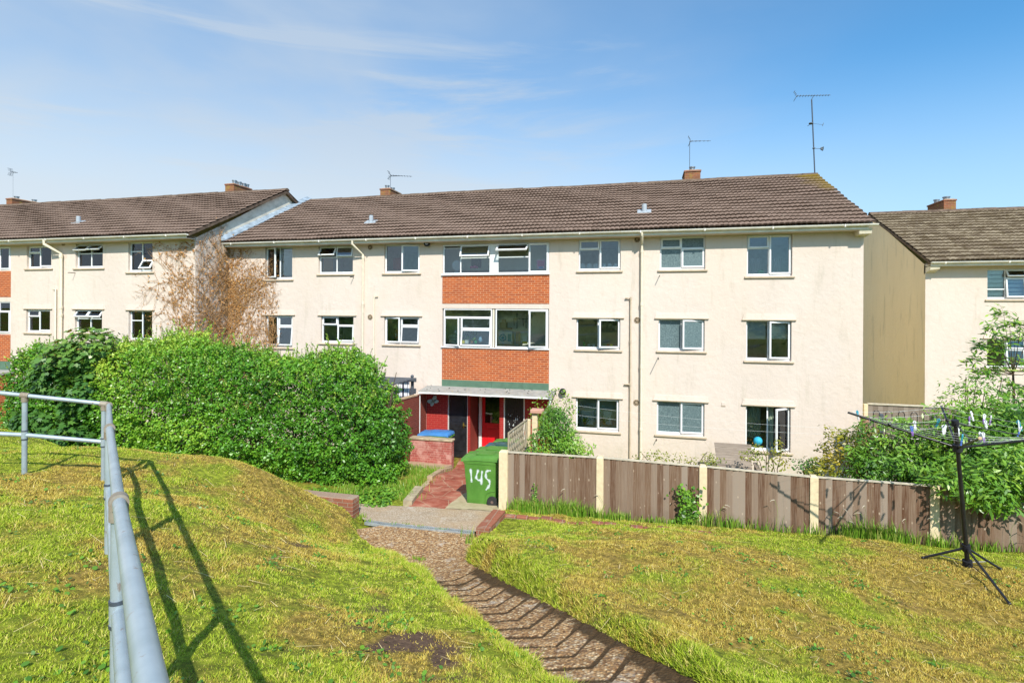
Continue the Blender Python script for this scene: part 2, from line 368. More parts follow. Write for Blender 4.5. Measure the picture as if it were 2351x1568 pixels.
# ------------------------------------------------------------------ mesh building
WL = {}
def tag(o, label, cat, group=None, kind=None):
    if label: o['label'] = label
    if cat: o['category'] = cat
    if group: o['group'] = group
    if kind: o['kind'] = kind
    return o
def thing(name, label, cat, loc=(0, 0, 0), group=None):
    o = bpy.data.objects.new(name, None); COL.objects.link(o); o.location = loc; WL[o] = Vector(loc); o.empty_display_size = .2
    return tag(o, label, cat, group)
def link(name, me, parent=None, off=None):
    o = bpy.data.objects.new(name, me); COL.objects.link(o)
    if parent is not None:
        o.parent = parent; WL[o] = WL[parent]
    else:
        WL[o] = Vector(off) if off is not None else Vector((0, 0, 0)); o.location = WL[o]
    return o
class MB:
    def __init__(s): s.v = []; s.f = []; s.m = []; s.r = []; s.mats = []; s.cm = 0
    def mat(s, name):
        if name not in s.mats: s.mats.append(name)
        s.cm = s.mats.index(name); return s
    def face(s, ids, r=None):
        s.f.append(ids); s.m.append(s.cm); s.r.append(random.random() if r is None else r)
    def quad(s, a, b, c, d, r=None):
        n = len(s.v); s.v += [a, b, c, d]; s.face((n, n + 1, n + 2, n + 3), r)
    def poly(s, pts, r=None):
        n = len(s.v); s.v += list(pts); s.face(tuple(range(n, n + len(pts))), r)
    def hexa(s, p, r=None):            # 8 corners: bottom ring then top ring
        n = len(s.v); s.v += [tuple(q) for q in p]
        r = random.random() if r is None else r
        for q in ((3, 2, 1, 0), (4, 5, 6, 7), (0, 1, 5, 4), (1, 2, 6, 5), (2, 3, 7, 6), (3, 0, 4, 7)): s.face(tuple(n + i for i in q), r)
    def box(s, x0, x1, y0, y1, z0, z1, r=None, M=None):
        p = [(x0, y0, z0), (x1, y0, z0), (x1, y1, z0), (x0, y1, z0), (x0, y0, z1), (x1, y0, z1), (x1, y1, z1), (x0, y1, z1)]
        if M is not None: p = [tuple(M @ Vector(q)) for q in p]
        s.hexa(p, r)
    def bbox(s, x0, x1, y0, y1, z0, z1, b=.01, r=None, M=None):   # box with chamfered edges
        r = random.random() if r is None else r
        cx, cy, cz = (x0 + x1) / 2, (y0 + y1) / 2, (z0 + z1) / 2; hx, hy, hz = (x1 - x0) / 2, (y1 - y0) / 2, (z1 - z0) / 2
        b = min(b, hx * .49, hy * .49, hz * .49)
        T = lambda q: tuple(M @ Vector(q)) if M is not None else q
        idx = {}
        for sx in (-1, 1):
            for sy in (-1, 1):
                for sz in (-1, 1):
                    for ax in range(3):
                        q = [cx + sx * (hx - (b if ax != 0 else 0)), cy + sy * (hy - (b if ax != 1 else 0)), cz + sz * (hz - (b if ax != 2 else 0))]
                        idx[(sx, sy, sz, ax)] = len(s.v); s.v.append(T(tuple(q)))
        I = idx
        for sg in (-1, 1):
            o = [(-1, -1), (1, -1), (1, 1), (-1, 1)]
            if sg < 0: o = o[::-1]
            s.face(tuple(I[(sg, a, c, 0)] for a, c in o), r); s.face(tuple(I[(c, sg, a, 1)] for a, c in o), r); s.face(tuple(I[(a, c, sg, 2)] for a, c in o), r)
        for a in (-1, 1):
            for c in (-1, 1):
                s.face((I[(a, c, -1, 0)], I[(a, c, 1, 0)], I[(a, c, 1, 1)], I[(a, c, -1, 1)]), r)
                s.face((I[(a, -1, c, 0)], I[(a, 1, c, 0)], I[(a, 1, c, 2)], I[(a, -1, c, 2)]), r)
                s.face((I[(-1, a, c, 1)], I[(1, a, c, 1)], I[(1, a, c, 2)], I[(-1, a, c, 2)]), r)
                for e in (-1, 1): s.face((I[(a, c, e, 0)], I[(a, c, e, 1)], I[(a, c, e, 2)]), r)
    def tube(s, pts, rad, n=10, cap=True, r=None):
        pts = [Vector(p) for p in pts]
        rads = rad if isinstance(rad, (list, tuple)) else [rad] * len(pts)
        r = random.random() if r is None else r
        base = len(s.v); up = None
        for i, p in enumerate(pts):
            d = (pts[min(i + 1, len(pts) - 1)] - pts[max(i - 1, 0)]).normalized()
            if up is None: up = Vector((0, 0, 1)) if abs(d.z) < .9 else Vector((1, 0, 0))
            a = d.cross(up)
            if a.length < 1e-4: a = d.cross(Vector((.3, 1, .2)))
            a.normalize(); bb = a.cross(d).normalized(); up = bb
            for k in range(n):
                an = 2 * math.pi * k / n; q = p + rads[i] * (math.cos(an) * a + math.sin(an) * bb); s.v.append(tuple(q))
        for i in range(len(pts) - 1):
            for k in range(n):
                k2 = (k + 1) % n; s.face((base + i * n + k, base + i * n + k2, base + (i + 1) * n + k2, base + (i + 1) * n + k), r)
        if cap:
            s.face(tuple(base + k for k in range(n))[::-1], r); s.face(tuple(base + (len(pts) - 1) * n + k for k in range(n)), r)
    def ball(s, c, rx, ry=None, rz=None, n=12, m=8, r=None):
        ry = rx if ry is None else ry; rz = rx if rz is None else rz; r = random.random() if r is None else r
        base = len(s.v); cx, cy, cz = c
        for j in range(m + 1):
            ph = math.pi * j / m
            for k in range(n):
                an = 2 * math.pi * k / n; s.v.append((cx + rx * math.sin(ph) * math.cos(an), cy + ry * math.sin(ph) * math.sin(an), cz - rz * math.cos(ph)))
        for j in range(m):
            for k in range(n): s.face((base + j * n + k, base + j * n + (k + 1) % n, base + (j + 1) * n + (k + 1) % n, base + (j + 1) * n + k), r)
    def lathe(s, prof, c=(0, 0, 0), n=16, r=None):
        r = random.random() if r is None else r; base = len(s.v)
        for (rad, z) in prof:
            for k in range(n): s.v.append((c[0] + rad * math.cos(2 * math.pi * k / n), c[1] + rad * math.sin(2 * math.pi * k / n), c[2] + z))
        for j in range(len(prof) - 1):
            for k in range(n): s.face((base + j * n + k, base + j * n + (k + 1) % n, base + (j + 1) * n + (k + 1) % n, base + (j + 1) * n + k), r)
        s.face(tuple(base + k for k in range(n))[::-1], r); s.face(tuple(base + (len(prof) - 1) * n + k for k in range(n)), r)
    def build(s, name, parent=None, smooth=False, off=None):
        off = WL[parent] if parent is not None else Vector(off if off is not None else (0, 0, 0))
        v = np.array(s.v, float) - np.array(off)
        me = bpy.data.meshes.new(name); me.from_pydata(v.tolist(), [], s.f)
        for m in s.mats: me.materials.append(MATS[m])
        me.polygons.foreach_set('material_index', np.array(s.m, np.int32))
        a = me.attributes.new('rnd', 'FLOAT', 'FACE'); a.data.foreach_set('value', np.array(s.r, np.float32))
        if smooth:
            me.polygons.foreach_set('use_smooth', np.ones(len(s.f), bool))
            if hasattr(me, 'set_sharp_from_angle'): me.set_sharp_from_angle(angle=R(40))
        me.update(); return link(name, me, parent, off)
def np_mesh(name, v, faces, mats, parent=None, attrs=None, off=(0, 0, 0), smooth=False):
    """v (n,3), faces (m,k) all the same size"""
    off = WL[parent] if parent is not None else Vector(off)
    me = bpy.data.meshes.new(name); v = np.asarray(v, np.float32) - np.array(off, np.float32); faces = np.asarray(faces, np.int32); k = faces.shape[1]
    me.vertices.add(len(v)); me.vertices.foreach_set('co', v.ravel())
    me.loops.add(faces.size); me.loops.foreach_set('vertex_index', faces.ravel())
    me.polygons.add(len(faces)); me.polygons.foreach_set('loop_start', np.arange(0, faces.size, k, dtype=np.int32))
    for m in mats: me.materials.append(MATS[m])
    for nm, (dom, val) in (attrs or {}).items():
        a = me.attributes.new(nm, 'FLOAT', dom); a.data.foreach_set('value', np.asarray(val, np.float32))
    if smooth: me.polygons.foreach_set('use_smooth', np.ones(len(faces), bool))
    me.update(calc_edges=True); me.validate(); return link(name, me, parent, off)
def one(name, label, cat, mb, group=None, off=(0, 0, 0), smooth=False):
    return tag(mb.build(name, None, smooth, off), label, cat, group)
def copy_tree(o, parent=None):
    c = o.copy(); COL.objects.link(c)
    if parent is not None: c.parent = parent
    for ch in list(o.children): copy_tree(ch, c)
    return c
def move(o, loc, rz=0.):
    o.location = loc; o.rotation_euler = (0, 0, rz); return o

# ------------------------------------------------------------------ ground
PT = np.array([-.44, .898]); PN = np.array([.898, .44]); PO = np.array([.218, 5.44])
def sw(X, Z):
    X = np.asarray(X, float); Z = np.asarray(Z, float)
    return (X - PO[0]) * PT[0] + (Z - PO[1]) * PT[1], (X - PO[0]) * PN[0] + (Z - PO[1]) * PN[1]
def fsw(s, w): return PO[0] + s * PT[0] + w * PN[0], PO[1] + s * PT[1] + w * PN[1]
def zpath(s):
    z = 1.744 - .237 * np.asarray(s, float); fl = .938 - .03 * (np.asarray(s, float) - 3.4)
    k = .12; h = np.clip(.5 + .5 * (z - fl) / k, 0, 1); z = fl * (1 - h) + z * h + k * h * (1 - h)
    return np.minimum(z, 3.3)
def wL(s): return np.interp(s, [-2.5, -.5, 3.2, 5.1, 6.8, 8], [-.45, -.52, -.55, -.79, -.62, -.6])
def wR(s): return np.interp(s, [3.0, 3.5, 4.2, 4.95, 6], [.42, .67, 1.12, 1.94, 2.0])
class TPS:
    def __init__(s, p):
        p = np.array(p, float); s.p = p[:, :2]; n = len(p)
        K = s.k(s.p[:, None] - s.p[None]) + .006 * np.eye(n); Q = np.hstack([np.ones((n, 1)), s.p])
        A = np.block([[K, Q], [Q.T, np.zeros((3, 3))]]); s.w = np.linalg.solve(A, np.concatenate([p[:, 2], [0, 0, 0]]))
    def k(s, d):
        r2 = (d ** 2).sum(-1); return .5 * r2 * np.log(r2 + 1e-12)
    def __call__(s, X, Z):
        X = np.asarray(X, float); sh = X.shape; q = np.stack([X.ravel(), np.asarray(Z, float).ravel()], 1); o = np.empty(len(q))
        for i in range(0, len(q), 20000):
            c = q[i:i + 20000]; o[i:i + 20000] = s.k(c[:, None] - s.p[None]) @ s.w[:-3] + s.w[-3] + c @ s.w[-2:]
        return o.reshape(sh)
lp = [(-5.53, 7.3, 2.62), (-3.38, 4.45, 2.93), (-1.84, 2.48, 3.05), (-.7, 1.0, 3.28), (0, 0, 3.4), (-6.5, 7.08, 2.79), (-5.6, 8.4, 2.52), (-3.7, 5.85, 2.74),
      (-7.05, 9.41, 2.5), (-5.2, 9.45, 2.35), (-4.3, 9.44, 2.05), (-3.84, 9.85, 1.6), (-3.4, 9.8, 1.35), (-3.05, 9.8, 1.14), (-2.6, 9.5, 1.02),
      (-3.4, 10.9, .95), (-5, 11.0, 1.0), (-7.5, 11.2, 1.35), (-10.2, 10.6, 2.55), (-11, 12.4, 1.7), (-12, 7, 3.0), (-12, 0, 3.5), (-6, -3, 3.7), (0, -4, 3.9), (-5, 3, 3.2), (-9, 8, 2.7)]
for s_, l_ in ((-3.2, .22), (-2.4, .28), (-1.5, .32), (-.8, .34), (-.2, .36), (.6, .39), (1.3, .42), (2.0, .44), (2.7, .40), (3.4, .31), (4.2, .2)):
    for o_, e_ in ((.16, 0.), (.42, .045)):
        X_, Z_ = fsw(s_, float(wL(s_)) - o_); lp.append((X_, Z_, float(zpath(s_)) + l_ + e_))
rp = [(-.25, 10.6, .98), (1.74, 10.3, .96), (3.65, 9.9, .97), (5.5, 9.5, 1.0), (7.4, 9.1, .99), (9.5, 8.7, .98), (6.4, 7.55, 1.4), (6.14, 6.56, 1.42), (6.0, 7.8, 1.37), (6.85, 7.45, 1.38),
      (4.9, 5.0, 1.55), (1.95, 4.4, 2.0), (3.4, 4.6, 1.83), (3, 7.5, 1.60), (1.4, 7.5, 1.62), (.4, 8.5, 1.38), (2.2, 8.6, 1.36), (4.5, 8.5, 1.25), (9, 6, 1.5), (9, 3, 1.7), (4, 2, 2.3), (6, 0, 2.5), (12, 0, 2.4), (8, -4, 3.2), (2, -3, 3.6)]
for s_, l_ in ((-2.5, .06), (-1.5, .10), (-.5, .15), (.6, .22), (1.6, .32), (2.6, .40), (3.3, .24)):
    X_, Z_ = fsw(s_, float(wR(s_)) + .38); rp.append((X_, Z_, float(zpath(s_)) + l_))
TL, TR = TPS(lp), TPS(rp)
def gy(y): return np.interp(y, [10.6, 13.2, 16.2, 17.6, 22, 40], [.86, .60, -.16, -.2, -.6, -.8])
def fence_y(x): return 10.57 + .027 * (np.asarray(x) + 2.78)
def height(X, Z, sink=0.0):
    X = np.asarray(X, float); Z = np.asarray(Z, float); x, y = cw(X, Z)
    Xc, Zc = np.clip(X, -13, 12), np.clip(Z, -4, 13)
    s, w = sw(X, Z); zp = zpath(s)
    bl = sst(0, .20, wL(s) - w); br = sst(0, .26, w - wR(s))
    h = zp - sink * np.clip(1 - (bl + br) * 6, 0, 1) * (s < 6)
    tl = np.clip(TL(Xc, Zc), -.5, 4.0) + .03 * fbm(X * 1.7, Z * 1.7, 0, 3); tr = np.clip(TR(Xc, Zc), -.5, 4.0) + .03 * fbm(X * 1.7, Z * 1.7, 0, 9)
    h = h + (tl - zp) * bl + (tr - zp) * br
    g = gy(y); fy = fence_y(x)
    bk = np.where(w < wL(s), sst(10.0, 11.2, y), np.where(w > wR(s), sst(fy, fy + .3, y), sst(10.25, 10.7, y)))
    h = h * (1 - bk) + g * bk
    return h + .012 * fbm(X * 5, Z * 5, 0, 21)
def hw(x, y):
    X, Z = wc(x, y); return float(height(np.array([X]), np.array([Z]))[0])
def hit(px, py):
    d = np.array(ray(px, py)); t = np.arange(1.0, 22, .02); P = d[None] * t[:, None]; X, Z = wc(P[:, 0], P[:, 1])
    h = height(X, Z); k = np.argmax(P[:, 2] + ZC < h); return Vector((P[k, 0], P[k, 1], h[k]))
# dry and bare patches: places seen in the picture, plus noise
DRY = []; SOIL = []
for px, py, r, a in ((150, 1100, .7, .5), (330, 1085, .6, .4), (700, 1250, .8, .45), (820, 1330, .9, .3), (900, 1480, .7, .5), (1000, 1520, .5, .4), (620, 1180, .8, .3), (240, 1250, .5, .5), (800, 1160, .6, .35),
                     (1700, 1290, 1.3, .5), (1500, 1380, 1.0, .4), (2000, 1330, 1.1, .36), (1950, 1480, .8, .3), (1300, 1330, .5, .3), (2150, 1340, .7, .35), (1650, 1450, .7, .4), (1400, 1260, .8, .2), (2050, 1560, .5, .4)):
    p = hit(px, py); DRY.append((p.x, p.y, r, a))
for px, py, r, a in ((880, 1425, .26, .68), (935, 1455, .22, .66), (990, 1500, .2, .68), (820, 1450, .18, .62), (905, 1480, .2, .55), (1000, 1545, .16, .6), (850, 1400, .2, .5), (960, 1480, .2, .6), (870, 1490, .14, .5), (750, 1290, .2, .35), (230, 1260, .2, .5), (180, 1430, .25, .4), (1010, 1535, .13, .6), (945, 1520, .12, .5), (800, 1310, .2, .4), (680, 1250, .2, .45), (120, 1105, .2, .45), (790, 1440, .12, .5), (1040, 1550, .12, .5), (720, 1390, .15, .4), (640, 1330, .12, .4)):
    p = hit(px, py); SOIL.append((p.x, p.y, r, a))
def dry_soil(x, y):
    d = .08 + .42 * fbm(x * .8, y * .8, 0, 31) + .30 * fbm(x * 2.7, y * 2.7, 0, 35); so = .06 + .28 * fbm(x * 2.6, y * 2.6, 0, 41, 4)
    for a, b, r, k in DRY: d = d + k * np.exp(-((x - a) ** 2 + (y - b) ** 2) / (r * r))
    for a, b, r, k in SOIL: so = so + .68 * k * np.exp(-((x - a) ** 2 + (y - b) ** 2) / (r * r)) * (.7 + .9 * fbm(x * 7, y * 7, 0, 44))
    return np.clip(d, 0, 1.2), np.clip(so, 0, 1)
def outer(a, b, n, far): return list(b + (far - b) * (np.linspace(0, 1, n + 1)[1:] ** 3))
gx = np.array(sorted([-v for v in outer(0, 20, 12, 600)] + list(np.arange(-20, -13.04, .15)) + list(np.arange(-13, 12.01, .1)) + list(np.arange(12.15, 18, .15)) + outer(0, 18, 12, 600)))
gz = np.array(sorted([-v for v in outer(0, 3, 10, 600)] + list(np.arange(-3, 12.01, .1)) + list(np.arange(12.12, 20, .12)) + outer(0, 20, 14, 800)))
GX, GZ = np.meshgrid(gx, gz); GH = height(GX, GZ, .05); wx_, wy_ = cw(GX, GZ)
nx, nz = len(gx), len(gz); ii = (np.arange(nz - 1)[:, None] * nx + np.arange(nx - 1)[None]).ravel()
dd, so_ = dry_soil(wx_, wy_)
lawn = np_mesh('ground', np.stack([wx_, wy_, GH], -1).reshape(-1, 3), np.stack([ii, ii + 1, ii + nx + 1, ii + nx], 1), ['lawn'], None,
               {'dry': ('POINT', dd.ravel()), 'soil': ('POINT', so_.ravel())}, smooth=True)
tag(lawn, 'mown grass bank falling from the railing to the flats', None, None, 'structure')

# ramp path with chevron grooves
ss = np.arange(-7.5, 5.4, .02); ww = np.arange(-.85, 2.0, .025); S, W = np.meshgrid(ss, ww, indexing='ij')
X, Z = fsw(S, W); ph = (S - 1.94 - .62 * np.abs(W + .02)) / .275; fr = np.abs(ph - np.round(ph)) * .275
on = sst(2.7, 2.1, S); groove = np.clip(1 - fr / .032, 0, 1) * on * np.clip(.95 + .5 * fbm(X * 3, Z * 3, 0, 57), .45, 1)
edge = np.clip(1 - np.minimum((W - wL(S)) / .12, (wR(S) - W) / .20), 0, 1)
hh = zpath(S) + .008 - .016 * groove + .004 * fbm(X * 9, Z * 9, 0, 51) + .03 * np.clip(edge - .7, 0, 1)
moss = np.clip(groove * 1.25 + edge * (.85 + .5 * fbm(X * 2, Z * 2, 0, 58)) * on + .26 * on * sst(-.1, .5, fbm(X * 1.4, Z * 1.4, 0, 55)) + .30 * sst(2.9, 2.2, S) * sst(1.5, 2.0, S) * (.6 + fbm(X * 3, Z * 3, 0, 59)), 0, 1)
D1, D2 = np.array([-2.79, 10.25]), np.array([-.68, 9.70])
below = (D2[0] - D1[0]) * (Z - D1[1]) - (D2[1] - D1[1]) * (X - D1[0]) < 0
ok = below & (W > wL(S) - .16) & (W < wR(S) + .12)
nw = len(ww); fi = (np.arange(len(ss) - 1)[:, None] * nw + np.arange(nw - 1)[None]); okf = ok[:-1, :-1] & ok[1:, :-1] & ok[:-1, 1:] & ok[1:, 1:]; fi = fi[okf]
px_, py_ = cw(X, Z)
o = np_mesh('ramp_path', np.stack([px_, py_, hh], -1).reshape(-1, 3), np.stack([fi, fi + nw, fi + nw + 1, fi + 1], 1), ['aggregate'], None, {'moss': ('POINT', moss.ravel())}, smooth=True)
tag(o, 'sloping exposed aggregate ramp with mossy chevron grooves', None, None, 'structure')
def sheet(name, mat, pts, lift, label, nu=24, nv=24, kind='structure'):
    """quad patch draped on the ground; pts in camera ground coordinates (X, Z), order a b c d"""
    a, b, c, d = [np.array(p, float) for p in pts]; U, V = np.meshgrid(np.linspace(0, 1, nu), np.linspace(0, 1, nv), indexing='ij')
    P = (a * ((1 - U) * (1 - V))[..., None] + b * (U * (1 - V))[..., None] + c * (U * V)[..., None] + d * ((1 - U) * V)[..., None])
    x, y = cw(P[..., 0], P[..., 1]); h = height(P[..., 0], P[..., 1]) + lift
    i = (np.arange(nu - 1)[:, None] * nv + np.arange(nv - 1)[None]).ravel()
    o = np_mesh(name, np.stack([x, y, h], -1).reshape(-1, 3), np.stack([i, i + nv, i + nv + 1, i + 1], 1), [mat], None, {'moss': ('POINT', np.zeros(U.size))}, smooth=True)
    return tag(o, label, None, None, kind)
sheet('concrete_landing', 'concrete_pale', (tuple(D1 + [-.05, .05]), tuple(D2 + [.06, .02]), (-.2, 10.78), (-3.4, 11.32)), .03, 'pale concrete landing slab between ramp and red path')
def WX(x, y): return wc(x, y)
sheet('red_path', 'red_path', (WX(-4.76, 10.2), WX(-3.7, 10.38), WX(-3.7, 17.58), WX(-6.2, 17.58)), .022, 'worn red painted concrete path leading to the doors', 30, 60)
sheet('bin_hardstanding', 'slab_paving', (WX(-3.98, 10.33), WX(-2.84, 10.42), WX(-2.84, 14.0), WX(-3.98, 14.0)), .035, 'pale paving strip under the row of green bins', 10, 24)

# drain channel between the landing and the ramp
mb = MB().mat('drain_metal')
A, B = Vector((*cw(*D1), 0)), Vector((*cw(*D2), 0)); dv = (B - A).normalized(); nv_ = Vector((-dv.y, dv.x, 0)); L = (B - A).length
dz = lambda p: hw(p.x, p.y) + .022
for sgn in (-1, 1):
    pts = []
    for k in range(20):
        p = A + dv * (L * k / 19) + nv_ * (.055 * sgn); pts.append(Vector((p.x, p.y, dz(p))))
    for k in range(19):
        a, b = pts[k], pts[k + 1]; o_ = nv_ * .012
        mb.hexa([a - o_, b - o_, b + o_, a + o_] and [tuple(q) for q in (a - o_ - Vector((0, 0, .04)), b - o_ - Vector((0, 0, .04)), b + o_ - Vector((0, 0, .04)), a + o_ - Vector((0, 0, .04)), a - o_ + Vector((0, 0, .012)), b - o_ + Vector((0, 0, .012)), b + o_ + Vector((0, 0, .012)), a + o_ + Vector((0, 0, .012)))])
for k in range(int(L / .035)):
    p = A + dv * (.035 * k + .02); z = dz(p)
    q = [p - nv_ * .05 - dv * .009, p - nv_ * .05 + dv * .009, p + nv_ * .05 + dv * .009, p + nv_ * .05 - dv * .009]
    mb.hexa([(c.x, c.y, z - .02) for c in q] + [(c.x, c.y, z + .008) for c in q])
one('drain_channel', 'slotted grey drain channel across the foot of the ramp', 'drain', mb)

# grass blades
def blades(name, N, zfun, label, ln=(.018, .042), wd=(.0028, .007), mask=None):
    X, Z = zfun(N); x, y = cw(X, Z); h = height(X, Z); d, so = dry_soil(x, y); s, w = sw(X, Z)
    keep = ((w < wL(s) - .05) | (w > wR(s) + .04)) & (rng.random(len(X)) > np.clip(so * 1.3 - .25 + .35 * fbm(x * 9, y * 9, 0, 66), 0, .93))
    if mask is not None: keep &= mask(X, Z, x, y)
    X, Z, x, y, h, d, so = [q[keep] for q in (X, Z, x, y, h, d, so)]; n = len(x)
    D = np.sqrt(X * X + Z * Z); k = np.clip((D - 1.5) / 8, 0, 1)
    tuft = np.clip(.75 + .6 * fbm(x * 3, y * 3, 0, 61) + .5 * fbm(x * 11, y * 11, 0, 64, 2), .3, 2.0)
    Ln = (ln[0] + (ln[1] - ln[0]) * rng.random(n)) * tuft; Wd = wd[0] + (wd[1] - wd[0]) * k
    an = rng.random(n) * 6.283; le = rng.random(n) * .9 + .25; an2 = rng.random(n) * 6.283
    bx, by = np.cos(an) * Wd, np.sin(an) * Wd; tx, ty = np.cos(an2) * Ln * le, np.sin(an2) * Ln * le
    b1 = np.stack([x - bx, y - by, h - .006], 1); b2 = np.stack([x + bx, y + by, h - .006], 1); tp = np.stack([x + tx, y + ty, h + Ln * (.95 - .35 * le)], 1)
    v = np.stack([b1, b2, tp], 1).reshape(-1, 3); f = np.arange(3 * n).reshape(-1, 3)
    r3 = lambda q: np.repeat(q, 3)
    o = np_mesh(name, v, f, ['grass_blade'], None, {'dry': ('POINT', r3(d + (rng.random(n) - .5) * .5)), 'soil': ('POINT', r3(so)), 'rnd': ('POINT', r3(rng.random(n)))})
    return tag(o, label, None, None, 'stuff')
def zf(N):
    Z = 1.0 + (rng.random(N) ** 1.15) * 10.2; X = (rng.random(N) * 2 - 1) * (1.05 * Z + .8); return X, Z
blades('lawn_grass', 760000, zf, 'short mown grass, green with dry straw patches', mask=lambda X, Z, x, y: (y < 10.55) & (X < 10) & (X > -11.5))
def zl(N):   # fringe along both lips of the ramp
    s = rng.random(N) * 8 - 4.4; sd = rng.random(N) < .84; w = np.where(sd, wL(s) - .03 - rng.random(N) * .3, wR(s) + .03 + rng.random(N) * .15); return fsw(s, w)
blades('verge_grass', 42000, zl, 'longer bright grass hanging over the ramp edges', (.05, .10), (.003, .007))

# ------------------------------------------------------------------ buildings
def wall_x(mb, x0, x1, z0, z1, holes, y, th):
    """wall in the plane y facing -y with rectangular openings and their reveals"""
    xs = sorted({x0, x1, *[h[0] for h in holes], *[h[1] for h in holes]}); zs = sorted({z0, z1, *[h[2] for h in holes], *[h[3] for h in holes]})
    inh = lambda x, z: any(h[0] < x < h[1] and h[2] < z < h[3] for h in holes)
    for i in range(len(xs) - 1):
        for j in range(len(zs) - 1):
            if inh((xs[i] + xs[i + 1]) / 2, (zs[j] + zs[j + 1]) / 2): continue
            mb.quad((xs[i], y, zs[j]), (xs[i + 1], y, zs[j]), (xs[i + 1], y, zs[j + 1]), (xs[i], y, zs[j + 1]))
            mb.quad((xs[i + 1], y + th, zs[j]), (xs[i], y + th, zs[j]), (xs[i], y + th, zs[j + 1]), (xs[i + 1], y + th, zs[j + 1]))
    for a, b, c, d in [h[:4] for h in holes]:
        mb.quad((a, y, c), (b, y, c), (b, y + th, c), (a, y + th, c)); mb.quad((a, y, d), (a, y + th, d), (b, y + th, d), (b, y, d))
        mb.quad((a, y, c), (a, y + th, c), (a, y + th, d), (a, y, d)); mb.quad((b, y, c), (b, y, d), (b, y + th, d), (b, y + th, c))

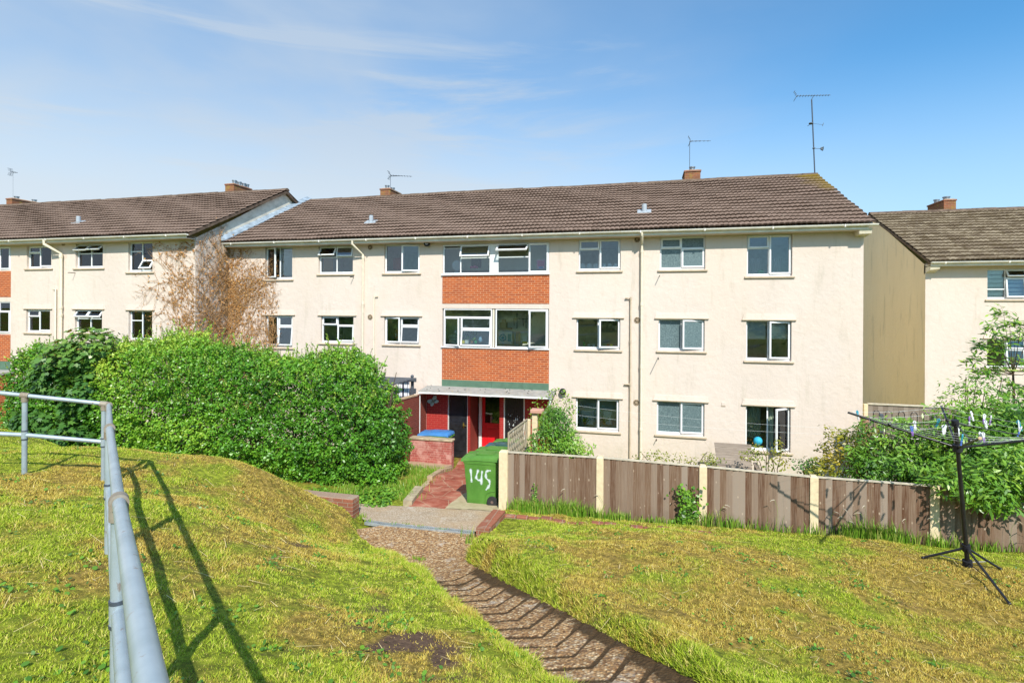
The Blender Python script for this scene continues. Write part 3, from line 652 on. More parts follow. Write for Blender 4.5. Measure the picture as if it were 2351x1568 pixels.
def ring(mb, x0, x1, z0, z1, y, d, w, M=None, b=.006):
    """rectangular frame: bars of width w, from y to y + d"""
    mb.bbox(x0, x1, y, y + d, z0, z0 + w, b, .5, M); mb.bbox(x0, x1, y, y + d, z1 - w, z1, b, .5, M)
    mb.bbox(x0, x0 + w, y + .001, y + d - .001, z0 + w, z1 - w, b, .5, M); mb.bbox(x1 - w, x1, y + .001, y + d - .001, z0 + w, z1 - w, b, .5, M)
def window(bld, x0, x1, z0, z1, y, panes, sill=True, lintel=True, rec=.09, sillz=None, fb=.11, so=.07, gm='glass'):
    """panes: (fx0, fx1, fz0, fz1, kind, angle); kind fix / L / R (hinge side) / T (top hung) / P (blank panel)"""
    fr = MB().mat('white_pvc'); gl = MB().mat(gm); Y = y + rec; D = .07
    zb = z0 + fb                                    # deep sub-sill below the frame
    ring(fr, x0, x1, z0, z1, Y, D, .045)
    fr.bbox(x0 + .045, x1 - .045, Y + .004, Y + D - .004, z0 + .045, z0 + fb * .62, .004, .5)
    ix0, ix1, iz0, iz1 = x0 + .045, x1 - .045, z0 + fb * .62, z1 - .045
    sashes = []
    def vis(k): return k[4] != 'fix' and abs(k[5]) > .5
    for p in panes:
        a, b = ix0 + (ix1 - ix0) * p[0], ix0 + (ix1 - ix0) * p[1]; c, d = iz0 + (iz1 - iz0) * p[2], iz0 + (iz1 - iz0) * p[3]
        m = .019
        if p[4] == 'P': fr.bbox(a, b, Y + .006, Y + D, c, d, .005, .5); continue
        # mullion round this light
        for (e0, e1, g0, g1, cond) in ((a, a + m, c, d, p[0] > 0), (b - m, b, c, d, p[1] < 1), (a, b, c, c + m, p[2] > 0), (a, b, d - m, d, p[3] < 1)):
            if cond: fr.box(e0, e1, Y + .003 + .001 * random.random(), Y + D - .003, g0, g1, .5)
        a2, b2, c2, d2 = a + (m if p[0] > 0 else 0), b - (m if p[1] < 1 else 0), c + (m if p[2] > 0 else 0), d - (m if p[3] < 1 else 0)
        if p[4] == 'fix':
            gl.box(a2, b2, Y + .03, Y + .038, c2, d2, .5)
        else:
            ang = R(p[5]); w = .05; e = .012
            if p[4] == 'L': M = Matrix.Translation((a2, Y, 0)) @ Matrix.Rotation(-ang, 4, 'Z') @ Matrix.Translation((-a2, -Y, 0))
            elif p[4] == 'R': M = Matrix.Translation((b2, Y, 0)) @ Matrix.Rotation(ang, 4, 'Z') @ Matrix.Translation((-b2, -Y, 0))
            else: M = Matrix.Translation((0, Y, d2)) @ Matrix.Rotation(-ang, 4, 'X') @ Matrix.Translation((0, -Y, -d2))
            sm = MB().mat('white_pvc'); ring(sm, a2 - e, b2 + e, c2 - e, d2 + e, Y - .028, .055, w, M)
            sm.mat(gm).box(a2 - e + w, b2 + e - w, Y - .006, Y + .002, c2 - e + w, d2 + e - w, .5, M)
            sm.mat('sash_handle')
            if p[4] == 'L': sm.box(b2 - .03, b2 - .005, Y + .028, Y + .05, (c2 + d2) / 2 - .05, (c2 + d2) / 2 + .05, .5, M)
            if p[4] == 'R': sm.box(a2 + .005, a2 + .03, Y + .028, Y + .05, (c2 + d2) / 2 - .05, (c2 + d2) / 2 + .05, .5, M)
            sashes.append(sm)
    w_ = fr.build('window', bld)
    gl.build('pane', w_) if gl.f else None
    for sm in sashes: sm.build('sash', w_)
    if sill:
        sz = sillz if sillz is not None else z0
        sb = MB().mat('tile_creasing'); sb.bbox(x0 - so, x1 + so, y - .055, y + rec, sz - .075, sz - .02, .008, .5)
        sb.mat('render_cream').hexa([(x0 - .002, y - .03, sz - .02), (x1 + .002, y - .03, sz - .02), (x1 + .002, y + rec, sz - .02), (x0 - .002, y + rec, sz - .02), (x0 - .002, y - .03, sz - .012), (x1 + .002, y - .03, sz - .012), (x1 + .002, y + rec, sz + .006), (x0 - .002, y + rec, sz + .006)])
        sb.build('sill', w_)
    if lintel:
        lb = MB().mat('render_cream')
        q = [(x0 - .10, y - .055), (x1 + .10, y - .055)]
        a, b = x0 - .12, x1 + .12
        lb.hexa([(a, y - .034, z1 + .028), (b, y - .034, z1 + .028), (b, y + .001, z1 + .028), (a, y + .001, z1 + .028), (a + .05, y - .016, z1 + .19), (b - .05, y - .016, z1 + .19), (b - .05, y + .001, z1 + .19), (a + .05, y + .001, z1 + .19)])
        lb.mat('tile_creasing').box(a - .005, b + .005, y - .052, y + .05, z1, z1 + .028, .5)
        lb.build('lintel', w_)
    return w_
F, L_, R_, T_ = 'fix', 'L', 'R', 'T'
P_lv_rc = lambda ra=2: [(0, .5, .68, 1, T_, 1), (0, .5, 0, .68, F, 0), (.5, 1, 0, 1, R_, ra)]
P_lf_rc = lambda ra=2: [(0, .5, 0, 1, F, 0), (.5, 1, 0, 1, R_, ra)]
P_lc_rf = lambda la=2: [(0, .5, 0, 1, L_, la), (.5, 1, 0, 1, F, 0)]
P_lc_rv = lambda la=2: [(0, .46, 0, 1, L_, la), (.46, 1, .66, 1, T_, 1), (.46, 1, 0, .66, T_, 6)]
P_4 = lambda a=1, b=1: [(0, .5, .6, 1, T_, a), (.5, 1, .6, 1, T_, b), (0, .5, 0, .6, F, 0), (.5, 1, 0, .6, F, 0)]
P_lv_rvc = [(0, .48, .66, 1, T_, 1), (0, .48, 0, .66, F, 0), (.48, 1, .66, 1, F, 0), (.48, 1, 0, .66, T_, 2)]

def tiled_roof(bld, x0, x1, ye, ze, yr, zr, ncourse, mat='roof_tile', mossf=None, name='roof', tw=.30):
    """two slopes of interlocking tiles laid in overlapping courses"""
    rf = []
    nt = int(round((x1 - x0) / tw)); tw = (x1 - x0) / nt; sub = 6
    prof = np.array([0, .2, .42, .5, .7, .92]); ph = np.array([.0, .020, .022, .004, .022, .021]) * 1.35
    V = []; Fc = []; rn = []; mo = []; base = 0
    for side in (0, 1):
        ya = ye if side == 0 else 2 * yr - ye; n = ncourse if side == 0 else 6
        sl = np.array([0, (yr - ya) / n, (zr - ze) / n]); nrm = np.array([0, -(zr - ze), abs(yr - ya)]); nrm[1] *= (1 if side == 0 else -1); nrm = nrm / np.linalg.norm(nrm)
        for c in range(n):
            xs = (x0 + tw * (np.arange(nt)[:, None] + prof[None])).ravel(); hs = np.tile(ph, nt); xs = np.append(xs, x1); hs = np.append(hs, 0)
            jit = np.repeat((rng.random(nt) - .5) * .012, sub); jit = np.append(jit, jit[-1]); m = len(xs)
            wav = .012 * np.sin(xs * .55 + c * .3) + .01 * np.sin(xs * 1.7 + c)
            lowp = np.array([0, ya, ze]) + sl * (c - .06); up = np.array([0, ya, ze]) + sl * (c + 1.02)
            thick = .055
            r0 = np.stack([xs, lowp[1] + 0 * xs, lowp[2] + 0 * xs], 1) + nrm[None] * ((hs + jit + wav + .004)[:, None])
            r1 = r0 + nrm[None] * thick; r2 = np.stack([xs, up[1] + 0 * xs, up[2] + 0 * xs], 1) + nrm[None] * ((hs + jit * .3 + wav + .004)[:, None])
            V += [r0, r1, r2]; k = np.arange(m - 1)
            q1 = np.stack([k, k + 1, m + k + 1, m + k], 1); q2 = np.stack([m + k, m + k + 1, 2 * m + k + 1, 2 * m + k], 1)
            if side == 1: q1 = q1[:, ::-1]; q2 = q2[:, ::-1]
            tr = np.repeat(rng.random(nt), sub)
            Fc += [base + q1, base + q2]; rn += [tr * .30, .37 + .63 * tr]  # butt faces take the dark end of the ramp as painted course shadow
            mv = np.zeros(m - 1) if mossf is None else mossf(xs[:-1], (c + .5) / n, side); mo += [mv, mv]
            base += 3 * m
    o = np_mesh(name, np.concatenate(V), np.concatenate(Fc), [mat], bld, {'rnd': ('FACE', np.concatenate(rn)), 'moss': ('FACE', np.concatenate(mo))})
    rb = MB().mat('ridge_tile'); k = 0; x = x0
    while x < x1 - .05:
        x2 = min(x + .44, x1); j = (random.random() - .5) * .02; dz = .012 * math.sin(x * .55)
        pts = [(-.15, -.055), (-.10, .03), (0, .065), (.10, .03), (.15, -.055)]
        n = len(rb.v)
        for xx in (x, x2 + .012):
            for (dy, dzz) in pts: rb.v.append((xx, yr + dy * 1.05, zr + dzz + .03 + j + dz))
        for q in range(4): rb.face((n + q, n + 5 + q, n + 6 + q, n + q + 1))
        rb.face((n, n + 1, n + 2, n + 3, n + 4)); rb.face((n + 9, n + 8, n + 7, n + 6, n + 5)); x = x2
    rb.build('ridge', o)
    # dark underlay just below the tiles so that no light gets through
    return o
def roof_deck(bld, x0, x1, ye, ze, yr, zr):
    d = MB().mat('soffit_brown'); e = .05
    for ya in (ye, 2 * yr - ye):
        d.quad((x0, ya, ze - e), (x1, ya, ze - e), (x1, yr, zr - e), (x0, yr, zr - e))
    d.build('roof_deck', bld)
def chimney(bld, x0, x1, y0, y1, z0, z1, pots):
    c = MB().mat('brick_chimney'); c.box(x0, x1, y0, y1, z0, z1 - .07, .5); c.mat('brick_old').bbox(x0 - .03, x1 + .03, y0 - .03, y1 + .03, z1 - .07, z1, .01, .5)
    c.mat('kerb_concrete').hexa([(x0, y0, z1), (x1, y0, z1), (x1, y1, z1), (x0, y1, z1), (x0 + .08, y0 + .08, z1 + .04), (x1 - .08, y0 + .08, z1 + .04), (x1 - .08, y1 - .08, z1 + .04), (x0 + .08, y1 - .08, z1 + .04)])
    c = c.build('chimney', bld)
    for px, py, h, r in pots:
        p = MB().mat('metal_grey'); p.lathe([(r, 0), (r, h * .7), (r * 1.25, h * .72), (r * 1.25, h)], (px, py, z1 + .03), 10); p.build('chimney_pot', c, True)
def gutter(bld, x0, x1, y, z, ends=True):
    g = MB().mat('gutter_white'); n = 8; base = len(g.v)
    for x in (x0, x1):
        for r in (.062, .056):
            for k in range(n + 1):
                a = math.pi * k / n; g.v.append((x, y - r * math.cos(a), z - r * math.sin(a)))
    m = n + 1
    for k in range(n):
        g.face((base + k, base + k + 1, base + 2 * m + k + 1, base + 2 * m + k)); g.face((base + m + k + 1, base + m + k, base + 3 * m + k, base + 3 * m + k + 1))
    for e in (0, 2 * m): g.face(tuple(base + e + k for k in range(m)))
    x = x0 + .4
    while x < x1: g.bbox(x, x + .035, y - .07, y + .06, z - .075, z + .004, .004, .5); x += 1.9
    o = g.build('gutter', bld, False); return o
def fascia(bld, x0, x1, y, ywall, z):
    f = MB().mat('gutter_white'); f.box(x0, x1, y + .062, y + .085, z - .14, z + .03, .5); f.mat('render_cream_plain').box(x0, x1, y + .085, ywall + .02, z - .15, z - .12, .5)
    f.build('soffit', bld)
def pipe(bld, pts, r, mat='cream_paint', name='downpipe', joints=()):
    m = MB().mat(mat); m.tube(pts, r, 12)
    for (x, y, z) in joints: m.tube([(x, y, z - .05), (x, y, z + .05)], r * 1.25, 12)
    return m.build(name, bld, True)
def round_vent(bld, x, z, y, r=.10):
    v = MB().mat('vent_grille')
    n = 20; base = len(v.v)
    v.lathe([(r, 0), (r, .012), (r * .88, .02), (r * .80, .012)], (0, 0, 0), n)
    for k in range(8):
        a = k * math.pi / 4; M = Matrix.Rotation(a, 4, 'Z'); v.box(r * .18, r * .86, -.008, .008, .010, .020, .5, M)
    v.lathe([(r * .22, .004), (r * .22, .02)], (0, 0, 0), 10)
    v.mat('dark_void'); v.lathe([(r * .84, .0122), (r * .83, .0128)], (0, 0, 0), n)
    M = Matrix.Translation((x, y, z)) @ Matrix.Rotation(R(90), 4, 'X'); v.v = [tuple(M @ Vector(q)) for q in v.v]
    v.build('wall_vent', bld)
def flue(bld, x, z, y):
    v = MB().mat('black_soft'); v.tube([(x, y + .05, z), (x, y - .14, z)], .085, 16); v.tube([(x, y - .10, z), (x, y - .14, z)], .11, 16); v.mat('metal_grey').tube([(x, y - .14, z), (x, y - .145, z)], .06, 12); v.build('flue', bld, True)
def overflow(bld, x, z, y, l=.22):
    v = MB().mat('dark_void'); v.tube([(x, y + .05, z), (x, y - l, z), (x - .005, y - l - .02, z - .015)], .012, 8); v.build('overflow_pipe', bld, True)
def roof_vent(bld, x, y, z):
    v = MB().mat('roof_vent_white')
    v.hexa([(x - .23, y - .13, z - .065), (x + .23, y - .13, z - .065), (x + .23, y + .13, z + .065), (x - .23, y + .13, z + .065), (x - .23, y - .13, z - .03), (x + .23, y - .13, z - .03), (x + .23, y + .13, z + .10), (x - .23, y + .13, z + .10)])
    v.lathe([(.085, -.05), (.08, .25), (.07, .26)], (x, y, z), 12); v.build('roof_vent', bld)
def rooms(bld, x0, x1, y0, y1, zs, parts):
    m = MB().mat('room_paint'); m.quad((x1, y1, zs[0]), (x0, y1, zs[0]), (x0, y1, zs[-1]), (x1, y1, zs[-1]))
    for x in (x0, x1, *parts): m.box(x - .04, x + .04, y0 + .02, y1, zs[0], zs[-1], .5)
    for i, z in enumerate(zs):
        m.mat('room_floor' if i < len(zs) - 1 else 'room_paint').box(x0, x1, y0, y1, z - .1, z, .5); m.mat('room_paint')
        if 0 < i: m.box(x0, x1, y0, y1, z - .14, z - .101, .5)
    m.build('room', bld)

# ---- the middle block
FY = 17.6
B1 = thing('apartment_building', 'long cream rendered block with brick panels above the red porch', 'building', (-4.8, FY, -.2), None)
wins = []   # (x0, x1, z0, z1, panes, sill, lintel, so)
wins += [(-14.22, -13.02, 6.13, 7.36, [(0, .5, 0, 1, L_, 22), (.5, 1, 0, 1, F, 0)]), (-11.88, -10.45, 6.31, 7.34, P_4(32, 12)), (-9.18, -7.8, 6.31, 7.34, P_lf_rc(14)),
         (-2.13, -.76, 6.31, 7.34, P_lv_rc()), (.47, 1.84, 6.31, 7.34, P_lv_rvc), (3.05, 4.32, 6.08, 7.34, P_lv_rc())]
wins += [(-14.2, -13.0, 3.53, 4.74, P_lc_rv(4)), (-11.77, -10.41, 3.74, 4.74, P_lv_rvc), (-9.17, -7.8, 3.74, 4.74, P_lc_rv(9)), (-2.19, -.76, 3.72, 4.74, P_lf_rc(20)), (.44, 1.83, 3.74, 4.74, P_lf_rc(15)), (3.04, 4.31, 3.50, 4.72, P_lf_rc(10))]
wins += [(-2.19, -.78, 1.05, 2.12, P_lf_rc(2)), (.40, 1.84, 1.07, 2.13, P_lf_rc(3)), (3.04, 4.30, .74, 2.11, P_lf_rc(42))]
bigs = [(-6.91, -3.12, 6.24, 7.27, [(0, .165, 0, .93, F, 0), (.165, .455, .55, 1, T_, 22), (.165, .455, 0, .55, F, 0), (.455, .53, 0, 1, 'P', 0), (.53, .825, .55, 1, T_, 58), (.53, .825, 0, .55, F, 0), (.825, 1, 0, 1, R_, 2)]),
        (-6.88, -5.10, 3.70, 5.03, [(0, 1, .80, 1, F, 0), (0, .36, 0, .80, L_, 14), (.36, 1, .46, .80, T_, 1), (.36, 1, 0, .46, T_, 9)]), (-4.98, -3.14, 3.70, 5.03, [(0, .65, 0, 1, F, 0), (.65, 1, 0, 1, R_, 16)])]
holes = [(w[0], w[1], w[2] - .012, w[3]) for w in wins]
holes += [(-6.92, -3.11, 6.22, 7.28), (-6.92, -3.11, 3.69, 5.04), (-7.5, -3.05, -.4, 2.30)]
mb = MB().mat('render_cream'); X0, X1 = -15.9, 6.22
wall_x(mb, X0, X1, -.6, 7.46, holes, FY, .25)
# end walls with gable, right end and rear
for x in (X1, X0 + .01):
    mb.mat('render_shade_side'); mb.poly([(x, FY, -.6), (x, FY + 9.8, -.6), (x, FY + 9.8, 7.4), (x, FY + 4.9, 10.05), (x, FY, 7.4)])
mb.mat('render_cream_plain').quad((X1, FY + 9.8, -.6), (X0, FY + 9.8, -.6), (X0, FY + 9.8, 7.4), (X1, FY + 9.8, 7.4))
mb.build('wall', B1)
rooms(B1, X0 + .05, X1 - .05, FY + .26, FY + 2.5, [-.1, 2.5, 5.1, 7.42], [-12.4, -9.8, -7.62, -3.02, -.3, 2.4])
for w in wins:
    window(B1, w[0], w[1], w[2], w[3], FY, w[4], lintel=w[3] < 6, gm='glass_frosted' if .3 < w[0] < .6 else 'glass')
W_top = window(B1, *bigs[0][:4], FY, bigs[0][4], sill=False, lintel=False, rec=.02, fb=.07)
W_mid = window(B1, *bigs[1][:4], FY, bigs[1][4], sill=False, lintel=False, rec=.02, fb=.07)
window(B1, *bigs[2][:4], FY, bigs[2][4], sill=False, lintel=False, rec=.02, fb=.07)
mb = MB().mat('white_pvc'); mb.bbox(-6.95, -3.09, FY - .07, FY + .03, 6.19, 6.245, .006, .5); mb.build('sill', W_top)
mb = MB().mat('white_pvc'); mb.bbox(-6.95, -3.09, FY - .06, FY + .03, 3.66, 3.70, .006, .5); mb.build('sill', W_mid)
mb = MB().mat('stone_dark'); mb.box(-6.9, -3.12, FY + .01, FY + .06, 5.03, 5.045, .5); mb.mat('cream_paint').box(-5.075, -5.02, FY + .03, FY + .07, 3.71, 5.03, .5); mb.mat('dark_void').box(-5.10, -4.98, FY + .075, FY + .10, 3.70, 5.03, .5); mb.build('mullion_gap', W_mid)
mb = MB().mat('brick_orange'); mb.box(-6.92, -3.10, FY - .012, FY + .05, 5.21, 6.19, .5); mb.build('brick_panel', B1)
mb = MB().mat('brick_orange'); mb.box(-6.92, -3.10, FY - .012, FY + .05, 2.53, 3.66, .5); mb.build('brick_panel', B1)
mb = MB().mat('green_panel')
for a, b in ((-6.92, -5.10), (-5.095, -4.02), (-4.015, -3.10)): mb.box(a, b, FY - .02, FY + .04, 2.28, 2.535, .5)
mb.build('green_panel', B1)

# porch: doors, painted brick, posts, canopy
mb = MB().mat('brick_red_paint')
mb.box(-7.5, -6.70, FY, FY + .12, -.35, 2.26, .5); mb.box(-4.81, -4.66, FY, FY + .12, -.35, 2.26, .5); mb.box(-3.92, -3.05, FY, FY + .12, -.35, 2.26, .5)
mb.box(-5.96, -5.885, FY, FY + .11, -.35, 2.26, .5)
mb.mat('brick_red_paint_y').box(-5.95, -5.884, FY + .11, FY + .95, -.35, 2.26, .5); mb.box(-4.80, -4.70, FY + .12, FY + .95, -.35, 2.26, .5)
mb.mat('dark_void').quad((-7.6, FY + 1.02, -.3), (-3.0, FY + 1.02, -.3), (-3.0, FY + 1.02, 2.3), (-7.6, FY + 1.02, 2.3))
mb.mat('red_path').box(-5.89, -4.78, FY, FY + 1.0, -.25, -.17, .5)
mb.build('porch_wall', B1)
d = MB().mat('black_gloss'); d.bbox(-6.66, -5.99, FY + .05, FY + .09, -.18, 2.16, .008, .5); d.bbox(-6.56, -6.09, FY + .038, FY + .052, .05, .85, .01, .5); d.bbox(-6.56, -6.09, FY + .038, FY + .052, 1.05, 2.02, .01, .5)
d.mat('white_wood').box(-6.70, -6.675, FY + .02, FY + .10, -.2, 2.2, .5); d.box(-5.985, -5.96, FY + .02, FY + .10, -.2, 2.2, .5)
d = d.build('door', B1); d['label'] = 'scuffed black painted door'
h = MB().mat('brass'); h.tube([(-6.12, FY + .04, .96), (-6.12, FY - .02, .96)], .028, 10); h.bbox(-6.15, -6.10, FY + .02, FY + .04, .86, 1.06, .005); h.tube([(-6.12, FY - .015, .96), (-6.0, FY - .015, .955)], .012, 8); h.build('handle', d, True)
d = MB().mat('red_gloss'); ring(d, -5.71, -4.82, -.15, 2.14, FY + .90, .045, .11); d.bbox(-5.60, -4.93, FY + .905, FY + .94, -.04, .80, .006, .5); d.bbox(-5.60, -4.93, FY + .90, FY + .945, .80, .90, .006, .5)
d.bbox(-5.50, -5.03, FY + .892, FY + .906, .08, .68, .008, .5)
d = d.build('door', B1); d['label'] = 'bright red door with dark glazed top'
g = MB().mat('glass'); g.box(-5.60, -4.93, FY + .92, FY + .93, .90, 2.03, .5); g.build('pane', d)
mb = MB().mat('white_wood'); mb.bbox(-5.83, -5.72, FY + .87, FY + .96, -.2, 2.2, .006); mb.build('door_post', B1)
d = MB().mat('black_metal'); ring(d, -4.62, -3.97, -.15, 2.14, FY + .04, .04, .06); d.box(-4.56, -4.03, FY + .07, FY + .078, -.1, 2.1, .5)
for k in range(9): d.tube([(-4.56 + .066 * k, FY + .055, -.1), (-4.56 + .066 * k, FY + .055, 2.1)], .008, 6)
for z in (.5, 1.0, 1.6):
    d.box(-4.58, -4.01, FY + .045, FY + .06, z, z + .03, .5)
d.mat('white_wood').bbox(-4.66, -4.625, FY - .01, FY + .1, -.2, 2.2, .004, .5); d.bbox(-3.965, -3.925, FY - .01, FY + .1, -.2, 2.2, .004, .5)
d.mat('box_pale')
for k in range(46):   # flaking pale paint on the lower half of the gate
    x, z = random.uniform(-4.52, -4.06), random.uniform(.45, 1.45); s = random.uniform(.010, .034); d.poly([(x + s * random.uniform(.5, 1) * math.cos(a), FY + .066, z + 1.9 * s * random.uniform(.5, 1) * math.sin(a)) for a in (0, 1.2, 2.5, 3.8, 5.1)][::-1])
d = d.build('door', B1); d['label'] = 'black barred gate with flaking pale paint'
cx0, cx1, cy0 = -7.46, -2.85, FY - .80
mb = MB().mat('canopy_felt'); mb.hexa([(cx0, cy0, 2.165), (cx1, cy0, 2.165), (cx1, FY, 2.25), (cx0, FY, 2.25), (cx0, cy0, 2.225), (cx1, cy0, 2.225), (cx1, FY, 2.31), (cx0, FY, 2.31)])
mb.mat('white_wood')
x = cx0
while x < cx1 - .01:
    x2 = min(x + .37, cx1); j = random.uniform(-.006, .006); mb.hexa([(x, cy0 - .022, 2.145 + j), (x2, cy0 - .022, 2.145 + j), (x2, cy0, 2.145 + j), (x, cy0, 2.145 + j), (x, cy0 - .018, 2.20 + j), (x2, cy0 - .018, 2.20 + j), (x2, cy0, 2.20 + j), (x, cy0, 2.20 + j)]); x = x2
cano = mb.build('canopy', B1)
mb = MB().mat('lichen_stone')
for k in range(60):
    x, y = random.uniform(cx0 + .1, cx1 - .1), random.uniform(cy0 + .03, FY - .03); z = 2.225 + (y - cy0) / .8 * .085; mb.ball((x, y, z), random.uniform(.008, .03), random.uniform(.008, .03), .01, 6, 4)
mb.mat('dark_void')
for k in range(26):
    x, y = random.uniform(cx0 + .1, cx1 - .1), random.uniform(cy0 + .1, FY - .02); z = 2.225 + (y - cy0) / .8 * .085; mb.ball((x, y, z), random.uniform(.015, .04), random.uniform(.01, .03), .014, 6, 4)
mb.build('moss_lumps', cano)['kind'] = 'stuff'
mb = MB().mat('white_wood'); mb.tube([(-7.44, cy0 + .08, 2.16), (-7.44, cy0 + .08, -.2)], .018, 8); mb.build('canopy_post', B1)
pipe(B1, [(-2.9, cy0 - .02, 2.14), (-2.93, cy0 - .05, 1.98), (-3.2, FY - .35, 1.55), (-3.22, FY - .35, .1)], .035, 'white_wood', 'rainwater_pipe')

# roof
EZ, RZ, RY = 7.54, 10.20, FY + 4.9
tiled_roof(B1, -15.72, 6.36, FY - .46, EZ, RY, RZ, 17, mossf=lambda xs, v, side: (1.0 - .4 * side) * sst(.62, 1.0, v + .5 * sst(4.6, 6.4, xs) * 1.0 - .42 + .15 * vnoise(xs * 2, xs * 0 + v * 9, 0, 5)) * sst(3.8, 5.2, xs))
roof_deck(B1, -15.72, 6.36, FY - .46, EZ, RY, RZ)
gutter(B1, -15.75, 6.42, FY - .47, 7.50); fascia(B1, -15.7, 6.2, FY - .47, FY, 7.50)
mb = MB().mat('cream_paint'); mb.hexa([(5.98, FY - .36, 7.24), (6.3, FY - .36, 7.24), (6.3, FY + .3, 7.18), (5.98, FY + .3, 7.18), (5.98, FY - .40, 7.40), (6.3, FY - .40, 7.40), (6.3, FY + .3, 7.44), (5.98, FY + .3, 7.44)]); mb.build('eaves_corbel', B1)
mb = MB().mat('cream_paint')   # verge mortar line on the right gable
mb.hexa([(6.22, FY - .4, 7.46), (6.34, FY - .4, 7.46), (6.34, RY, 10.10), (6.22, RY, 10.10), (6.22, FY - .4, 7.52), (6.34, FY - .4, 7.52), (6.34, RY, 10.17), (6.22, RY, 10.17)])
mb.build('verge', B1)
chimney(B1, 1.55, 2.16, RY + .1, RY + 1.2, 9.4, onY(1590, 391, RY + .1).z, [(1.86, RY + .35, .16, .10)])
a_, b_ = onY(873, 440, RY + .1).x, onY(896, 440, RY + .1).x
chimney(B1, a_, b_, RY + .1, RY + 1.2, 9.4, onY(884, 433, RY + .1).z, [((a_ + b_) / 2, RY + .3, .15, .09), ((a_ + b_) / 2 + .05, RY + .75, .14, .09)])
for px, py in ((852, 529), (1479, 510)):
    p = onY(px, py, 18.7); roof_vent(B1, p.x, 18.7, EZ + (18.7 - FY + .46) / (RY - FY + .46) * (RZ - EZ) + .06)
xd = -9.98
pipe(B1, [(xd - .22, FY - .47, 7.46), (xd - .22, FY - .47, 7.33), (xd, FY - .10, 6.98), (xd, FY - .10, -.1)], .04, joints=[(xd, FY - .1, z) for z in (6.9, 5.2, 3.2, 1.2)])
xd = -.09
pipe(B1, [(xd, FY - .47, 7.46), (xd, FY - .47, 7.36), (xd, FY - .10, 7.10), (xd, FY - .10, -.1)], .04, joints=[(xd, FY - .1, z) for z in (6.9, 5.2, 3.2, 1.2)])
pipe(B1, [(-9.40, FY - .06, 5.47), (-9.54, FY - .06, 5.47), (-9.54, FY - .06, 1.0)], .024, 'cream_paint', 'waste_pipe', [(-9.54, FY - .06, 5.45)])
pipe(B1, [(-.60, FY - .06, 5.40), (-.43, FY - .06, 5.40), (-.43, FY - .06, -.1)], .028, 'tile_creasing', 'waste_pipe', [(-.43, FY - .06, z) for z in (5.38, 2.62, 4.0)])
pipe(B1, [(-.62, FY - .06, 2.62), (-.43, FY - .06, 2.62)], .026, 'tile_creasing', 'waste_branch')
for px, py in ((850, 568), (850, 728), (1463, 550), (1463, 735), (1461, 924)):
    p = onY(px, py, FY); round_vent(B1, p.x, p.z, FY - .001)
for px, py in ((1293, 898), (983, 560)):
    p = onY(px, py, FY); flue(B1, p.x, p.z, FY)
for px, py, l in ((812, 637, .22), (1514, 634, .26), (1511, 821, .5), (1507, 1008, .16)):
    p = onY(px, py, FY); overflow(B1, p.x, p.z, FY, l)
p = onY(1661, 928, FY); mb = MB().mat('render_cream_plain'); mb.bbox(p.x - .06, p.x + .06, FY - .015, FY + .01, p.z - .045, p.z + .06, .004); mb.mat('tile_creasing').box(p.x - .06, p.x + .06, FY - .02, FY, p.z - .06, p.z - .045, .5); mb.build('air_brick', B1)

# ---- the block on the left, standing forward
LY = 16.0; LX1 = -15.9; LX0 = -38.0; LRY, LRZ, LEZ = LY + 4.9, 10.36, 7.68
B2 = thing('apartment_building', 'cream block standing forward with bare creeper on its end', 'building', (-24, LY, -.2))
lw = [(-24.09, -22.8, 6.56, 7.46, P_lv_rc(4)), (-21.55, -20.2, 6.54, 7.46, P_4(48, 52)), (-18.97, -17.83, 6.36, 7.47, [(0, .5, .7, 1, F, 0), (0, .5, 0, .7, F, 0), (.5, 1, .36, 1, F, 0), (.5, 1, 0, .36, T_, 30)]),
      (-24.12, -22.85, 4.0, 4.92, P_lv_rc(2)), (-21.57, -20.22, 4.04, 4.92, P_4(36, 36)), (-18.94, -17.83, 3.8, 4.9, [(0, .5, .66, 1, F, 0), (0, .5, 0, .66, F, 0), (.5, 1, 0, 1, F, 0)]),
      (-21.57, -20.22, 1.4, 2.4, P_lv_rc()), (-24.1, -22.85, 1.4, 2.4, P_lv_rc())]
lb = [(-28.6, -24.98, 6.50, 7.46, [(0, .5, 0, 1, F, 0), (.5, .85, 0, 1, F, 0), (.85, 1, 0, 1, R_, 1)]), (-28.6, -24.98, 3.92, 5.22, [(0, .5, 0, 1, F, 0), (.5, .84, .8, 1, F, 0), (.5, .84, 0, .8, F, 0), (.84, 1, .72, 1, F, 0), (.84, 1, 0, .72, R_, 2)])]
mb = MB().mat('render_cream')
wall_x(mb, LX0, LX1, -.8, 7.62, [(w[0], w[1], w[2] - .012, w[3]) for w in lw] + [(w[0] - .01, w[1] + .01, w[2], w[3]) for w in lb], LY, .25)
mb.poly([(LX1, LY, -.8), (LX1, LY + 1.601, -.8), (LX1, LY + 1.601, 7.3), (LX1, LY + 1.601, 8.4), (LX1, LY, 7.56)])
mb.mat('render_weathered').poly([(LX1 + .002, LY + 1.25, 7.3), (LX1 + .002, LY + 4.9, 8.8), (LX1 + .002, LY + 9.8, 7.3), (LX1 + .002, LY + 9.8, 7.56), (LX1 + .002, LRY, 10.24), (LX1 + .002, LY + 1.25, 8.2)])
mb.build('wall', B2)
rooms(B2, LX0 + .1, LX1 - .1, LY + .26, LY + 3.4, [.0, 2.6, 5.2, 7.6], [-19.6, -22.2, -24.6, -29])
for w in lw: window(B2, w[0], w[1], w[2], w[3], LY, w[4], lintel=w[3] < 6, so=.1)
for w in lb: window(B2, w[0], w[1], w[2], w[3], LY, w[4], sill=False, lintel=False, rec=.02, fb=.08)
